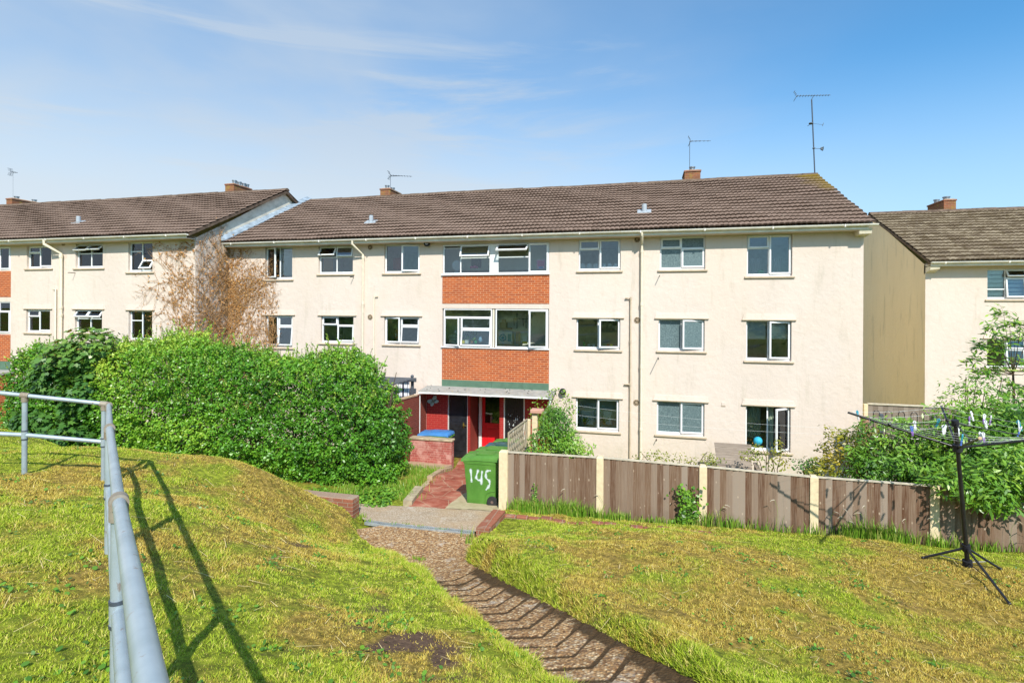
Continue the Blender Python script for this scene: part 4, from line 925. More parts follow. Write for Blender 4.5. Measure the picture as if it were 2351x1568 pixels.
for z0, z1, nm, mt in ((5.41, 6.46, 'brick_panel', 'brick_orange'), (2.80, 3.88, 'brick_panel', 'brick_orange'), (2.45, 2.80, 'green_panel', 'green_panel')):
    mb = MB().mat(mt); mb.box(-28.6, -24.95, LY - .012, LY + .05, z0, z1, .5); mb.build(nm, B2)
mb = MB().mat('canopy_felt'); mb.hexa([(-29, LY - 1.0, 2.27), (-24.6, LY - 1.0, 2.27), (-24.6, LY, 2.36), (-29, LY, 2.36), (-29, LY - 1.0, 2.36), (-24.6, LY - 1.0, 2.36), (-24.6, LY, 2.45), (-29, LY, 2.45)]); mb.build('canopy', B2)
mb = MB().mat('brick_orange'); mb.box(-28.9, -24.7, LY - .85, LY - .03, -.4, 2.26, .5); mb.build('porch_wall', B2)
tiled_roof(B2, LX0, LX1 + .16, LY - .44, LEZ, LRY, LRZ, 17)
roof_deck(B2, LX0, LX1 + .13, LY - .44, LEZ, LRY, LRZ)
gutter(B2, LX0, LX1 + .12, LY - .46, 7.64); fascia(B2, LX0, LX1, LY - .46, LY, 7.64)
mb = MB().mat('ridge_tile'); mb.hexa([(LX1 + .10, LY - .4, 7.58), (LX1 + .155, LY - .4, 7.58), (LX1 + .155, LRY, 10.22), (LX1 + .10, LRY, 10.22), (LX1 + .10, LY - .4, 7.68), (LX1 + .155, LY - .4, 7.68), (LX1 + .155, LRY, 10.33), (LX1 + .10, LRY, 10.33)])
mb.hexa([(LX1 + .10, LRY, 10.22), (LX1 + .155, LRY, 10.22), (LX1 + .155, LRY + 5.3, 7.58), (LX1 + .10, LRY + 5.3, 7.58), (LX1 + .10, LRY, 10.33), (LX1 + .155, LRY, 10.33), (LX1 + .155, LRY + 5.3, 7.68), (LX1 + .10, LRY + 5.3, 7.68)]); mb.build('verge', B2)
# stepped lead flashing where the main roof meets the gable
mb = MB().mat('lead_flash'); sl = (RZ - EZ) / (RY - FY + .46)
for k in range(14):
    y0, y1 = FY - .44 + .385 * k, FY - .44 + .385 * (k + 1.06); zf = lambda y: EZ + (y - FY + .46) * sl + .05
    mb.hexa([(LX1 + .01, y0, zf(y0)), (LX1 + .26, y0, zf(y0) + .01), (LX1 + .26, y1, zf(y1)), (LX1 + .01, y1, zf(y1)), (LX1 + .01, y0, zf(y0) + .17), (LX1 + .26, y0, zf(y0) + .05), (LX1 + .26, y1, zf(y1) + .035), (LX1 + .01, y1, zf(y1) + .15)])
mb.build('flashing', B2)
a_, b_ = onY(517, 430, LRY).x, onY(537, 430, LRY).x
chimney(B2, a_, b_, LRY, LRY + 1.15, 9.5, onY(527, 422, LRY).z, [((a_ + b_) / 2 + .1, LRY + q, .16, .09) for q in (.2, .5, .8, 1.0)])
a_, b_ = onY(21, 450, LRY).x, onY(27.5, 450, LRY).x
chimney(B2, a_ - .2, b_, LRY, LRY + 1.6, 9.5, onY(27, 455, LRY).z, [(b_ - .2, LRY + q, .13, .10) for q in (.35, 1.2)])
p = onY(180, 527, 17.2); roof_vent(B2, p.x, 17.2, LEZ + (17.2 - LY + .44) / (LRY - LY + .44) * (LRZ - LEZ) + .05)
pipe(B2, [(-22.52, LY - .46, 7.60), (-22.52, LY - .46, 7.44), (-22.16, LY - .10, 7.1), (-22.16, LY - .1, .4)], .055, joints=[(-22.16, LY - .1, z) for z in (7.0, 5.0, 4.7)])
pipe(B2, [(-22.62, LY - .06, 5.72), (-22.48, LY - .06, 5.72), (-22.48, LY - .06, .4)], .03, 'cream_paint', 'waste_pipe')
p = onY(146, 559, LY); round_vent(B2, p.x, p.z, LY - .001)
p = onY(173, 627, LY); overflow(B2, p.x, p.z, LY, .25)

# ---- the block on the right, standing back
QY = 22.6; QX0 = 10.0; QEZ, QRY, QRZ = 6.84, QY + 4.9, 9.46
B3 = thing('apartment_building', 'cream block set back, with mossy brown roof, behind young tree', 'building', (18, QY, -.8))
qw = [(11.92, 13.12, 5.48, 6.55, [(0, .48, .3, 1, F, 0), (0, .48, 0, .3, F, 0), (.48, 1, .72, 1, T_, 30), (.48, 1, 0, .72, T_, 6)]), (11.92, 13.12, 3.02, 4.06, [(0, .5, 0, 1, F, 0), (.5, 1, .66, 1, T_, 8), (.5, 1, 0, .66, T_, 5)]), (11.92, 13.12, .42, 1.52, P_lf_rc(8)),
      (14.6, 15.8, 5.48, 6.55, P_lv_rc()), (14.6, 15.8, 3.02, 4.06, P_lv_rc()), (14.6, 15.8, .42, 1.52, P_lv_rc())]
mb = MB().mat('render_cream'); wall_x(mb, QX0, 30, -1.2, 6.8, [(w[0], w[1], w[2] - .012, w[3]) for w in qw], QY, .25)
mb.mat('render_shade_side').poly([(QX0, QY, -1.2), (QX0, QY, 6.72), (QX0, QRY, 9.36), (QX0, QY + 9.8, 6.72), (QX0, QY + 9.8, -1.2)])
mb.build('wall', B3)
rooms(B3, QX0 + .1, 30, QY + .26, QY + 3.4, [-.8, 1.8, 4.4, 6.8], [13.9, 17])
for w in qw: window(B3, w[0], w[1], w[2], w[3], QY, w[4], lintel=w[3] < 5)
tiled_roof(B3, QX0 - .06, 30, QY - .44, QEZ, QRY, QRZ, 17, 'roof_tile_mossy')
roof_deck(B3, QX0 - .03, 30, QY - .44, QEZ, QRY, QRZ)
gutter(B3, QX0 - .02, 30, QY - .46, 6.80); fascia(B3, QX0, 30, QY - .46, QY, 6.80)
mb = MB().mat('ridge_tile'); mb.hexa([(QX0 - .05, QY - .4, 6.74), (QX0 + .02, QY - .4, 6.74), (QX0 + .02, QRY, 9.30), (QX0 - .05, QRY, 9.30), (QX0 - .05, QY - .4, 6.83), (QX0 + .02, QY - .4, 6.83), (QX0 + .02, QRY, 9.43), (QX0 - .05, QRY, 9.43)]); mb.build('verge', B3)
mb = MB().mat('cream_paint'); mb.hexa([(QX0 + .0, QY - .34, 6.52), (QX0 + .3, QY - .34, 6.56), (QX0 + .3, QY + .1, 6.40), (QX0 + .0, QY + .1, 6.40), (QX0 + .0, QY - .38, 6.70), (QX0 + .3, QY - .38, 6.70), (QX0 + .3, QY + .1, 6.74), (QX0 + .0, QY + .1, 6.74)]); mb.build('eaves_corbel', B3)
a_, b_ = onY(2167, 470, QRY).x, onY(2195, 470, QRY).x
chimney(B3, a_, b_, QRY, QRY + 1.4, 8.6, onY(2180, 458, QRY).z, [((a_ + b_) / 2, QRY + .3, .14, .12), ((a_ + b_) / 2 - .1, QRY + .9, .14, .1)])

# ------------------------------------------------------------------ aerials
def aerial(label, base, top, boom, n, el=.09, extra=None, r=.018, loc=None):
    t = thing('tv_aerial', label, 'aerial', base)
    m = MB().mat('aerial_dark'); m.tube([base, top], r, 8); m.build('mast', t, True)
    b = MB().mat('aerial_dark'); a, c = Vector(boom[0]), Vector(boom[1]); b.tube([a, c], .008, 6); d = (c - a).normalized(); s = d.cross(Vector((0, 0, 1))).normalized()
    for k in range(n):
        p = a + (c - a) * ((k + .3) / n); L = el * (1.0 - .35 * k / n); b.tube([p - s * L - Vector((0, 0, .004)), p + s * L], .013, 6)
    up = Vector((0, 0, 1))
    for sg in (1, -1):      # angled reflector
        for q in (.06, .12, .18): b.tube([a - d * q * .5 + up * sg * q - s * .12, a - d * q * .5 + up * sg * q + s * .12], .008, 5)
        b.tube([a, a - d * .10 + up * sg * .2], .008, 5)
    b.tube([Vector(top), a + (c - a) * .5], .012, 6)
    b.build('antenna', t)
    if extra: extra(t)
    return t
ya = 24.5
def ex1(t):
    m = MB().mat('aerial_dark'); p = onY(1862, 284, ya); m.ball(tuple(p), .09, .09, .045); m.tube([p, p + Vector((-.13, 0, -.10))], .012, 6)
    q = onY(1868.5, 341, ya); q2 = onY(1887, 342, ya); m.tube([q - Vector((.05, 0, 0)), q2 + Vector((.04, 0, 0))], .010, 6); m.ball(tuple(q), .06, .05, .035); m.poly([(q2.x - .08, ya, q2.z), (q2.x + .05, ya - .05, q2.z + .08), (q2.x + .07, ya, q2.z), (q2.x + .05, ya + .05, q2.z - .09)]); m.ball((q2.x, ya, q2.z), .06, .02, .075)
    m.tube([onY(1888, 290, ya), onY(1891, 283, ya)], .012, 5); m.tube([onY(1864, 284, ya), onY(1889.5, 287, ya)], .006, 5); m.build('bracket', t)
B_ = onY(1873, 416, ya); T1 = onY(1863.5, 229, ya); aerial('tallest rooftop aerial, on a leaning mast behind the verge', (B_.x, ya, B_.z - .6), tuple(T1), (tuple(onY(1829, 221, ya)), tuple(onY(1907, 219, ya))), 12, .10, ex1, .026)
ya = RY + .15
p0, p1 = onY(1583.5, 388, ya), onY(1583.5, 325, ya); aerial('thin aerial clipped to the square brick chimney near the verge', (p0.x, ya, p0.z - .5), tuple(p1), (tuple(onY(1586, 324.5, ya)), tuple(onY(1632, 324, ya))), 5, .06, None, .011)
p0, p1 = onY(896.5, 433, ya), onY(896.5, 405, ya); aerial('short aerial above the brick chimney with white pole', (p0.x, ya, p0.z - .5), tuple(p1), (tuple(onY(896, 403, ya)), tuple(onY(946, 405.5, ya))), 8, .07, None, .011)
ya = LRY + .2
p0, p1 = onY(30, 450, ya), onY(30, 397, ya); aerial('faint aerial over the blackened chimney of the forward block', (p0.x, ya, p0.z - .6), tuple(p1), (tuple(onY(26, 395.5, ya)), tuple(onY(40, 396.5, ya))), 3, .09, None, .004)

# ------------------------------------------------------------------ tubular railing
rp_ = [(-5.53, 7.3, 2.62 + 1.055), (-3.365, 4.45, 5 - 1.01), (-1.83, 2.48, 5 - .905), (-.68, 1.0, 5 - .683), (.10, 0.0, 5 - .52), (1.0, -1.15, 5 - .4)]
rt = [Vector((*cw(a, b), z)) for a, b, z in rp_]
rt[0].z = atZ(247, 929, 7.3).z
lt = [rt[0] + Vector((-.02, .02, 0)), atZ(57, 908, 7.08), None]; lt[2] = lt[1] + (lt[1] - lt[0]) * 2.2
rail = thing('handrail', 'blue grey tubular steel railing with rusty collars across the grass', 'railing', (rt[2].x, rt[2].y, hw(rt[2].x, rt[2].y)))
m = MB().mat('railing_paint'); m.tube([rt[0] + Vector((0, 0, .0))] + rt[1:], .0265, 18); m.tube(lt, .0275, 18); m.build('top_rail', rail, True)
def gmid(p): return Vector((p.x, p.y, hw(p.x, p.y) + (p.z - hw(p.x, p.y)) * .50))
m = MB().mat('railing_paint'); side = Vector((CT, ST, 0)) * -.012
m.tube([gmid(p) for p in rt], .028, 14); m.tube([gmid(p) for p in lt], .028, 14); m.build('mid_rail', rail, True)
posts = [rt[0] + (rt[1] - rt[0]) * .03, rt[1], rt[2], rt[4], rt[0] + (lt[1] - rt[0]) * .06, lt[1]]
for i, p in enumerate(posts):
    g = hw(p.x, p.y); m = MB().mat('railing_paint'); m.tube([(p.x, p.y, g - .12), (p.x, p.y, p.z - .01)], .031, 16); po = m.build('post', rail, True)
    dr = (rt[1] - rt[0]).normalized() if i < 4 else (lt[1] - lt[0]).normalized()
    c = MB().mat('collar_rust'); c.tube([p - dr * .045, p + dr * .045], .040, 18); c.tube([(p.x, p.y, p.z - .02), (p.x, p.y, p.z - .085)], .039, 16); c.build('collar', po, True)
    c = MB().mat('aerial_dark'); q = gmid(p)
    for dz in (-.055, .055): c.tube([(p.x, p.y, q.z + dz - .008), (p.x, p.y, q.z + dz + .008)], .038, 16)
    c.mat('railing_paint').tube([(p.x, p.y, q.z - .05), (p.x, p.y, q.z + .05)], .036, 16); c.build('clamp', po, True)

# ------------------------------------------------------------------ timber fence along the bank
fx = [onY(px, 1110, 10.65).x for px in (1159, 1378, 1614, 1870.5, 2152)]
fx = [float(v) for v in fx]; fx += [fx[-1] + 1.96, fx[-1] + 3.92]
fence = thing('timber_fence', 'low brown vertical board fence with cream posts below the flats', 'fence', (fx[2], float(fence_y(fx[2])), .9))
ztop = [atZ(1159, 1035, wc(fx[0], fence_y(fx[0]))[1]).z, 0, 0, 0, 0, 0, 0]
for i, (px, py) in enumerate(((1159, 1034), (1379, 1047), (1614, 1067), (1870, 1091), (2152, 1112))): ztop[i] = onY(px, py, float(fence_y(fx[i]))).z
ztop[5] = ztop[6] = ztop[4]
pw = .07
for i, x in enumerate(fx):
    y = float(fence_y(x)); m = MB().mat('cream_concrete'); z = ztop[i]; g = hw(x, y - .1) - .25; w = .09 if i == 0 else .068
    m.hexa([(x - w, y - .06, g), (x + w, y - .06, g), (x + w, y + .08, g), (x - w, y + .08, g), (x - w, y - .06, z - .03), (x + w, y - .06, z - .03), (x + w, y + .08, z - .03), (x - w, y + .08, z - .03)])
    m.hexa([(x - w, y - .06, z - .03), (x + w, y - .06, z - .03), (x + w, y + .08, z - .03), (x - w, y + .08, z - .03), (x - w + .02, y - .04, z), (x + w - .02, y - .04, z), (x + w - .02, y + .06, z), (x - w + .02, y + .06, z)])
    m.build('post', fence)
for i in range(len(fx) - 1):
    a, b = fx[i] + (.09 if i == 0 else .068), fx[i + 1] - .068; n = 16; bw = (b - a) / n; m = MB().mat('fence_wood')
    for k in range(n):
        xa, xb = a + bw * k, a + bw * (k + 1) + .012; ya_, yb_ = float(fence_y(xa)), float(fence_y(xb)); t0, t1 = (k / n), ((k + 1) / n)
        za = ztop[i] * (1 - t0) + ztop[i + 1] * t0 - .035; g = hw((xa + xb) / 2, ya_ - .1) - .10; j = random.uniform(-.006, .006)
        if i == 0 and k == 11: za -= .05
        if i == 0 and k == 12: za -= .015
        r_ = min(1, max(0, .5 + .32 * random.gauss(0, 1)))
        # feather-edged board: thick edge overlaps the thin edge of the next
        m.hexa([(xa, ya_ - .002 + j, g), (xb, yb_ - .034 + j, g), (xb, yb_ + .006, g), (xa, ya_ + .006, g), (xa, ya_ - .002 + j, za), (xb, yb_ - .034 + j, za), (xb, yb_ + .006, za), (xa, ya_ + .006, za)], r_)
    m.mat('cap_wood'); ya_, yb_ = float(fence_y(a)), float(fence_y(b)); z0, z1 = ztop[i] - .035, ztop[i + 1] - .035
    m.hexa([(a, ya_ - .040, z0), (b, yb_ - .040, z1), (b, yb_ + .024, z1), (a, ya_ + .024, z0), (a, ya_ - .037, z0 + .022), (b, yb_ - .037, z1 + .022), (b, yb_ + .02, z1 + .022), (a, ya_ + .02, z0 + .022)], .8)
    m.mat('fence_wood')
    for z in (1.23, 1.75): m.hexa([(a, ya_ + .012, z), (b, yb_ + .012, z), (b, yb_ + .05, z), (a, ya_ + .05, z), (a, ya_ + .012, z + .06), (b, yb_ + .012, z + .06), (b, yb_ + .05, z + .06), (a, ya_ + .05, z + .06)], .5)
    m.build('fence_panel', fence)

# trellis screen beside the bins, with concrete posts
TXr = -2.74
tr = thing('trellis_fence', 'weathered diamond trellis screen beside the green bins', 'trellis', (TXr, 11.6, .7))
y0, y1 = 10.75, 12.55; zt0, zt1 = 2.43, 2.36; zb0, zb1 = 1.25, 1.1
m = MB().mat('trellis_wood')
def tl_(u, v): return (TXr, y0 + (y1 - y0) * u, (zb0 + (zb1 - zb0) * u) * (1 - v) + (zt0 + (zt1 - zt0) * u) * v)
W_, H_ = y1 - y0, 1.2; n = 11
for k in range(-n, n + 1):
    for sg in (1, -1):
        pts = []
        for q in np.linspace(0, 1, 40):
            v = q; u = (k / n) + sg * v * H_ / W_ * .55 + (0 if sg > 0 else .0)
            if 0 <= u <= 1: pts.append(tl_(u, v))
        if len(pts) > 3: m.tube([pts[0], pts[-1]], .011, 5)
for a, b in ((tl_(0, 1), tl_(1, 1)), (tl_(0, 0), tl_(1, 0)), (tl_(0, 0), tl_(0, 1)), (tl_(1, 0), tl_(1, 1))): m.tube([a, b], .02, 6)
m.build('lattice', tr)
m = MB().mat('wood_grey')
for k in range(15): a = y0 + (y1 - y0) * k / 15; m.box(TXr - .012 + random.uniform(-.003, .003), TXr + .01, a + .004, a + (y1 - y0) / 15, .55, 1.24 - .13 * k / 15)
m.build('boarding', tr)
for y, w in ((12.66, .06), (13.5, .07)):
    m = MB().mat('cream_concrete'); m.bbox(TXr - w, TXr + w, y - .06, y + .06, .2, 2.34, .012); m.build('post', tr)
m = MB().mat('terracotta'); m.bbox(TXr - .10, TXr + .22, 13.36, 13.64, 2.345, 2.44, .012); m.build('post_cap', tr)

# ------------------------------------------------------------------ wheelie bins
def make_bin(lid_mat='bin_green', label='', body='bin_green', dx=.72, wy=.56, H=.97):
    """origin at the base centre; hinge and wheels at +x, front at -x, long side faces -y"""
    t = thing('wheelie_bin', label, 'wheelie bin', (0, 0, 0))
    m = MB().mat(body); hx, hy = dx / 2, wy / 2
    def ringpts(z, k, inset=0, cut=0):
        fx0, fx1 = -hx + k, hx - k * .25 - cut; a = hy - k * .6; c = .045
        p = [(fx0 + c, -a), (fx1 - c, -a), (fx1 - .012, -a + .012), (fx1, -a + c), (fx1, a - c), (fx1 - .012, a - .012), (fx1 - c, a), (fx0 + c, a), (fx0 + .012, a - .012), (fx0, a - c), (fx0, -a + c), (fx0 + .012, -a + .012)]
        return [(x, y, z) for x, y in p]
    levels = [(.02, .075), (.05, .062), (.16, .058), (.24, .056), (.55, .03), (.88, .004), (.885, -.012), (.955, -.014), (H, -.012)]
    base = len(m.v); n = 12
    for z, k in levels: m.v += ringpts(z, k)
    for j in range(len(levels) - 1):
        for k in range(n): m.face((base + j * n + k, base + j * n + (k + 1) % n, base + (j + 1) * n + (k + 1) % n, base + (j + 1) * n + k), .5)
    m.face(tuple(base + k for k in range(n))[::-1], .5)
    # wheel-arch swage raised on both long sides and vertical ribs
    for sy in (-1, 1):
        arc = []
        for k in range(9):
            a = math.pi * (.5 + .5 * k / 8); arc.append((hx - .02 + .25 * math.cos(a) * 1.0 - .0, .05 + .27 * math.sin(a)))
        pts = [(hx - .03, .325)] + [(hx - .10, .318), (hx - .16, .30), (hx - .21, .262), (hx - .235, .20), (hx - .245, .12), (hx - .247, .03)]
        yy = [sy * (hy - .6 * np.interp(z, [0, .24, .55, .88], [.07, .056, .03, .004]) + .004) for x, z in pts]
        m.tube([(x, y, z) for (x, z), y in zip(pts, yy)], .010, 8)
    m.bbox(hx - .05, hx + .02, -hy + .04, hy - .04, .885, .96, .015)
    m.build('body', t, True)
    l = MB().mat(lid_mat); z = H + .002; a = hy + .022; f0, f1 = -hx - .05, hx + .055
    prof = [(f0, z - .035, z + .012), (f0 + .05, z - .03, z + .045), (-.05, z, z + .082), (hx - .12, z, z + .092), (f1 - .03, z - .005, z + .075), (f1, z - .02, z + .03)]
    base = len(l.v)
    for x, zl, zu in prof:
        for y, q in ((-a, 0), (-a + .012, .55), (-a + .06, .86), (0, 1), (a - .06, .86), (a - .012, .55), (a, 0)): l.v.append((x, y, zl * (1 - q) + zu * q if q else zl - .012))
        for y in (a - .01, -a + .01): l.v.append((x, y, zl - .016))
    n = 9
    for j in range(len(prof) - 1):
        for k in range(n): l.face((base + j * n + k, base + (j + 1) * n + k, base + (j + 1) * n + (k + 1) % n, base + j * n + (k + 1) % n), .5)
    l.face(tuple(base + k for k in range(n)), .5); l.face(tuple(base + (len(prof) - 1) * n + k for k in range(n))[::-1], .5)
    l.mat(lid_mat)
    for y in (-.13, .13): l.bbox(f0 + .10, f0 + .24, y - .014, y + .014, z + .05, z + .075, .006, None, Matrix.Rotation(-.05, 4, 'Y'))
    l.bbox(-.12, hx - .1, -.15, .15, z + .078, z + .098, .012)
    l = l.build('lid', t, True)
    h = MB().mat(body)
    h.tube([(hx + .075, -hy + .06, .93), (hx + .075, hy - .06, .93)], .016, 10)
    for y in (-hy + .07, 0, hy - .07): h.bbox(hx - .01, hx + .085, y - .014, y + .014, .905, .955, .006)
    h.build('handle', t, True)
    ax = MB().mat('metal_grey'); ax.tube([(hx - .07, -hy - .0, .117), (hx - .07, hy, .117)], .012, 8); ax.build('axle', t, True)
    for sy in (-1, 1):
        w = MB().mat('rubber'); y = sy * (hy + .012)
        M = Matrix.Translation((hx - .07, y, .117)) @ Matrix.Rotation(R(90), 4, 'X'); b0 = len(w.v)
        w.lathe([(.06, -.024), (.108, -.026), (.117, -.013), (.117, .013), (.108, .026), (.06, .026)], (0, 0, 0), 20)
        for i in range(b0, len(w.v)): w.v[i] = tuple(M @ Vector(w.v[i]))
        w = w.build('wheel', t, True)
        r = MB().mat('stone_dark'); b0 = len(r.v); r.lathe([(.022, -.028), (.075, -.016), (.075, .016), (.022, .028)], (0, 0, 0), 16)
        for i in range(b0, len(r.v)): r.v[i] = tuple(M @ Vector(r.v[i]))
        r.build('hub', w, True)
    return t
bins = []
for (x, y, lm, lb, rz) in ((-3.385, 11.06, 'bin_green', 'green wheelie bin sprayed with white 145 beside fence post', .01), (-3.36, 11.72, 'bin_green', 'plain green lidded bin second in the row beside the trellis', -.02),
                           (-3.33, 12.40, 'bin_dark', 'bin with darker bluish green lid between two green lids', .02), (-3.33, 13.08, 'bin_green', 'bin farthest from the fence post in the row, near the door', 0)):
    if lm == 'bin_green' and bins:
        b = copy_tree(bins[0])
        b['label'] = lb
    else: b = make_bin(lm, lb)
    b['group'] = 'wheelie bins lined up along the path'; move(b, (x, y, hw(x, y) + .033), rz); bins.append(b)
# sprayed number, on the first bin only
bw = -.28
def stroke(mb, pts, w):
    y = lambda z: -(.28 - .6 * float(np.interp(z, [0, .24, .55, .88], [.07, .056, .03, .004]))) - .0025
    pts = [Vector((p[0], 0, p[1])) for p in pts]; L = []
    fine = []
    for i in range(len(pts) - 1):
        for k in range(6): fine.append(pts[i].lerp(pts[i + 1], k / 6))
    fine.append(pts[-1]); n0 = len(mb.v); m = len(fine); offs = (-1, -.7, -.4, .4, .7, 1)
    for i, p in enumerate(fine):
        d = (fine[min(i + 1, m - 1)] - fine[max(i - 1, 0)]).normalized(); s = Vector((-d.z, 0, d.x)); ww = w * (.8 + .3 * math.sin(i * .6 + SPK[0]))
        for o in offs: q = p + s * (ww * o); mb.v.append((q.x, y(q.z) - .0004 * SPK[0], q.z))
    SPK[0] += 1
    for i in range(m - 1):
        e = .22 if i in (0, m - 2) else 0
        for k in range(5): mb.face((n0 + i * 6 + k, n0 + (i + 1) * 6 + k, n0 + (i + 1) * 6 + k + 1, n0 + i * 6 + k + 1), max(0, (.12, .42, .78, .42, .12)[k] - e))
SPK = [0]; mb = MB().mat('spray_paint')
zx = lambda px: -.36 + .055 + (px - 945) / 375 * .66; zz = lambda py: .885 - (py - 985) / 490 * .86
ps = lambda *q: [(zx(a), zz(b)) for a, b in q]
stroke(mb, ps((1005, 1045), (1012, 1110), (1018, 1215)), .04)
stroke(mb, ps((1105, 1050), (1085, 1110), (1075, 1155), (1100, 1180), (1150, 1180)), .04)
stroke(mb, ps((1152, 1060), (1145, 1130), (1140, 1235)), .04)
stroke(mb, ps((1262, 1050), (1225, 1055), (1200, 1070), (1198, 1120), (1205, 1160)), .04)
stroke(mb, ps((1205, 1150), (1240, 1175), (1248, 1215), (1225, 1260), (1195, 1295)), .04)
o = mb.build('painted_number', bins[0])
o.location = (0, 0, 0)

# big blue-lidded bin behind the low wall
b = make_bin('bin_blue', 'green bin with bright blue lid behind the low pink wall', 'bin_green', .98, .62, 1.0); b['group'] = 'blue lidded recycling bin'; del b['group']; move(b, (-6.80, 16.78, hw(-6.8, 16.78)), 0)

# ------------------------------------------------------------------ brick and stone walls
g0 = hw(-6.7, 16.2)
t = thing('low_wall', 'low pinkish painted brick wall with stone coping before the porch', 'wall', (-6.74, 16.3, g0))
m = MB().mat('brick_pink'); m.box(-7.48, -6.03, 16.2, 16.42, g0 - .2, .72, .5); m.build('brickwork', t)
m = MB().mat('lichen_stone'); m.bbox(-7.5, -6.78, 16.16, 16.46, .722, .79, .012); m.bbox(-6.775, -6.0, 16.165, 16.455, .722, .785, .012); m.build('coping', t)
t = thing('screen_wall', 'dark red brick garden wall running out from the porch', 'wall', (-7.55, 15.6, -.1))
m = MB().mat('brick_screen'); m.hexa([(-7.62, 12.9, -.5), (-7.5, 12.9, -.5), (-7.5, FY - .01, -.5), (-7.62, FY - .01, -.5), (-7.62, 12.9, 2.24), (-7.5, 12.9, 2.24), (-7.5, FY - .01, 2.02), (-7.62, FY - .01, 2.02)]); m.build('brickwork', t)
m = MB().mat('kerb_concrete'); m.hexa([(-7.65, 12.9, 2.243), (-7.48, 12.9, 2.243), (-7.48, FY - .82, 2.053), (-7.65, FY - .82, 2.053), (-7.65, 12.9, 2.28), (-7.48, 12.9, 2.28), (-7.48, FY - .82, 2.09), (-7.65, FY - .82, 2.09)]); m.build('coping', t)
# low retaining walls of old brick each side of the landing
g0 = hw(-5.9, 9.6)
wl = thing('retaining_wall', 'worn brick wall end where the lawn meets the landing', 'wall', (-6.2, 9.45, g0))
p = onY(815, 1188, 9.43); x1 = p.x
m = MB().mat('brick_old'); m.bbox(x1 - 3.2, x1, 9.33, 9.60, .6, 1.28, .015, .5); m.build('brickwork', wl)
A_ = onY(1093, 1240, 9.3); pts = [Vector((*cw(-.50, 9.32), 0)), Vector((*cw(-.22, 10.18), 0))]
wr_ = thing('retaining_wall', 'low old brick edging wall beside the ramp foot', 'wall', (pts[0].x, pts[0].y, .9))
m = MB().mat('brick_old'); d = (pts[1] - pts[0]).normalized(); s = Vector((d.y, -d.x, 0)) * .12
for k in range(6):
    a, b = pts[0].lerp(pts[1], k / 6 + .004), pts[0].lerp(pts[1], (k + 1) / 6 - .004); z = 1.17 + random.uniform(-.008, .008)
    m.hexa([tuple(q) for q in (a - s + Vector((0, 0, .7)), b - s + Vector((0, 0, .7)), b + s + Vector((0, 0, .7)), a + s + Vector((0, 0, .7)), a - s + Vector((0, 0, z)), b - s + Vector((0, 0, z)), b + s + Vector((0, 0, z)), a + s + Vector((0, 0, z)))])
m.build('brickwork', wr_)
wk = thing('brick_edging', 'line of lichen spotted edging bricks along the fence foot', 'edging', (-1.5, 10.1, 1.0))
m = MB().mat('brick_old')
for k in range(20):
    x = pts[1].x + .10 + k * .235; y = pts[1].y + .02 + .027 * k * .235 + random.uniform(-.01, .01); z = hw(x, y) + .045 + random.uniform(-.02, .015) - .0035 * k
    m.bbox(x, x + .222, y - .06, y + .06, z - .2, z, .012, None, None)
m.build('bricks', wk)

# kerb between the red path and the grass patch, ledge, and a stone
t = thing('path_kerb', 'crumbling concrete kerb edging the red path', 'kerb', (-5.7, 13, .4))
ka, kb = Vector((-4.83, 10.35, 0)), Vector((-5.86, 15.7, 0)); segs = [(0, .20), (.21, .40), (.41, .72), (.73, 1.0)]
for i, (a, b) in enumerate(segs):
    p, q = ka.lerp(kb, a), ka.lerp(kb, b); m = MB().mat('kerb_concrete' if i != 0 else 'lichen_stone'); h0, h1 = hw(p.x, p.y), hw(q.x, q.y); w = .07 if i else .10; u = (.13, .02, .12, .10)[i]
    m.hexa([(p.x - w, p.y, h0 - .1), (p.x + w, p.y, h0 - .1), (q.x + w, q.y, h1 - .1), (q.x - w, q.y, h1 - .1), (p.x - w, p.y, h0 + u), (p.x + w, p.y, h0 + u), (q.x + w, q.y, h1 + u), (q.x - w, q.y, h1 + u)]); m.build('kerb_stone', t)
m = MB().mat('kerb_concrete'); m.hexa([(-7.45, 15.35, hw(-7, 15.35) - .1), (-5.90, 15.35, hw(-6, 15.35) - .1), (-6.0, 16.19, -.3), (-7.45, 16.19, -.3), (-7.45, 15.35, hw(-7, 15.35) + .10), (-5.90, 15.35, hw(-6, 15.35) + .09), (-6.0, 16.19, -.02), (-7.45, 16.19, .0)]); m.build('ledge', t)
p = onY(945, 1078, 14.6); t = tag((lambda mb: (mb.mat('stone_dark'), mb.bbox(p.x - .42, p.x + .28, 14.3, 14.85, hw(p.x, 14.5) - .1, p.z + .05, .05), mb.build('paving_stone', None, False, (p.x, 14.5, hw(p.x, 14.5))))[-1])(MB()), 'dark flat stone block lying between hedge and low wall', 'stone')

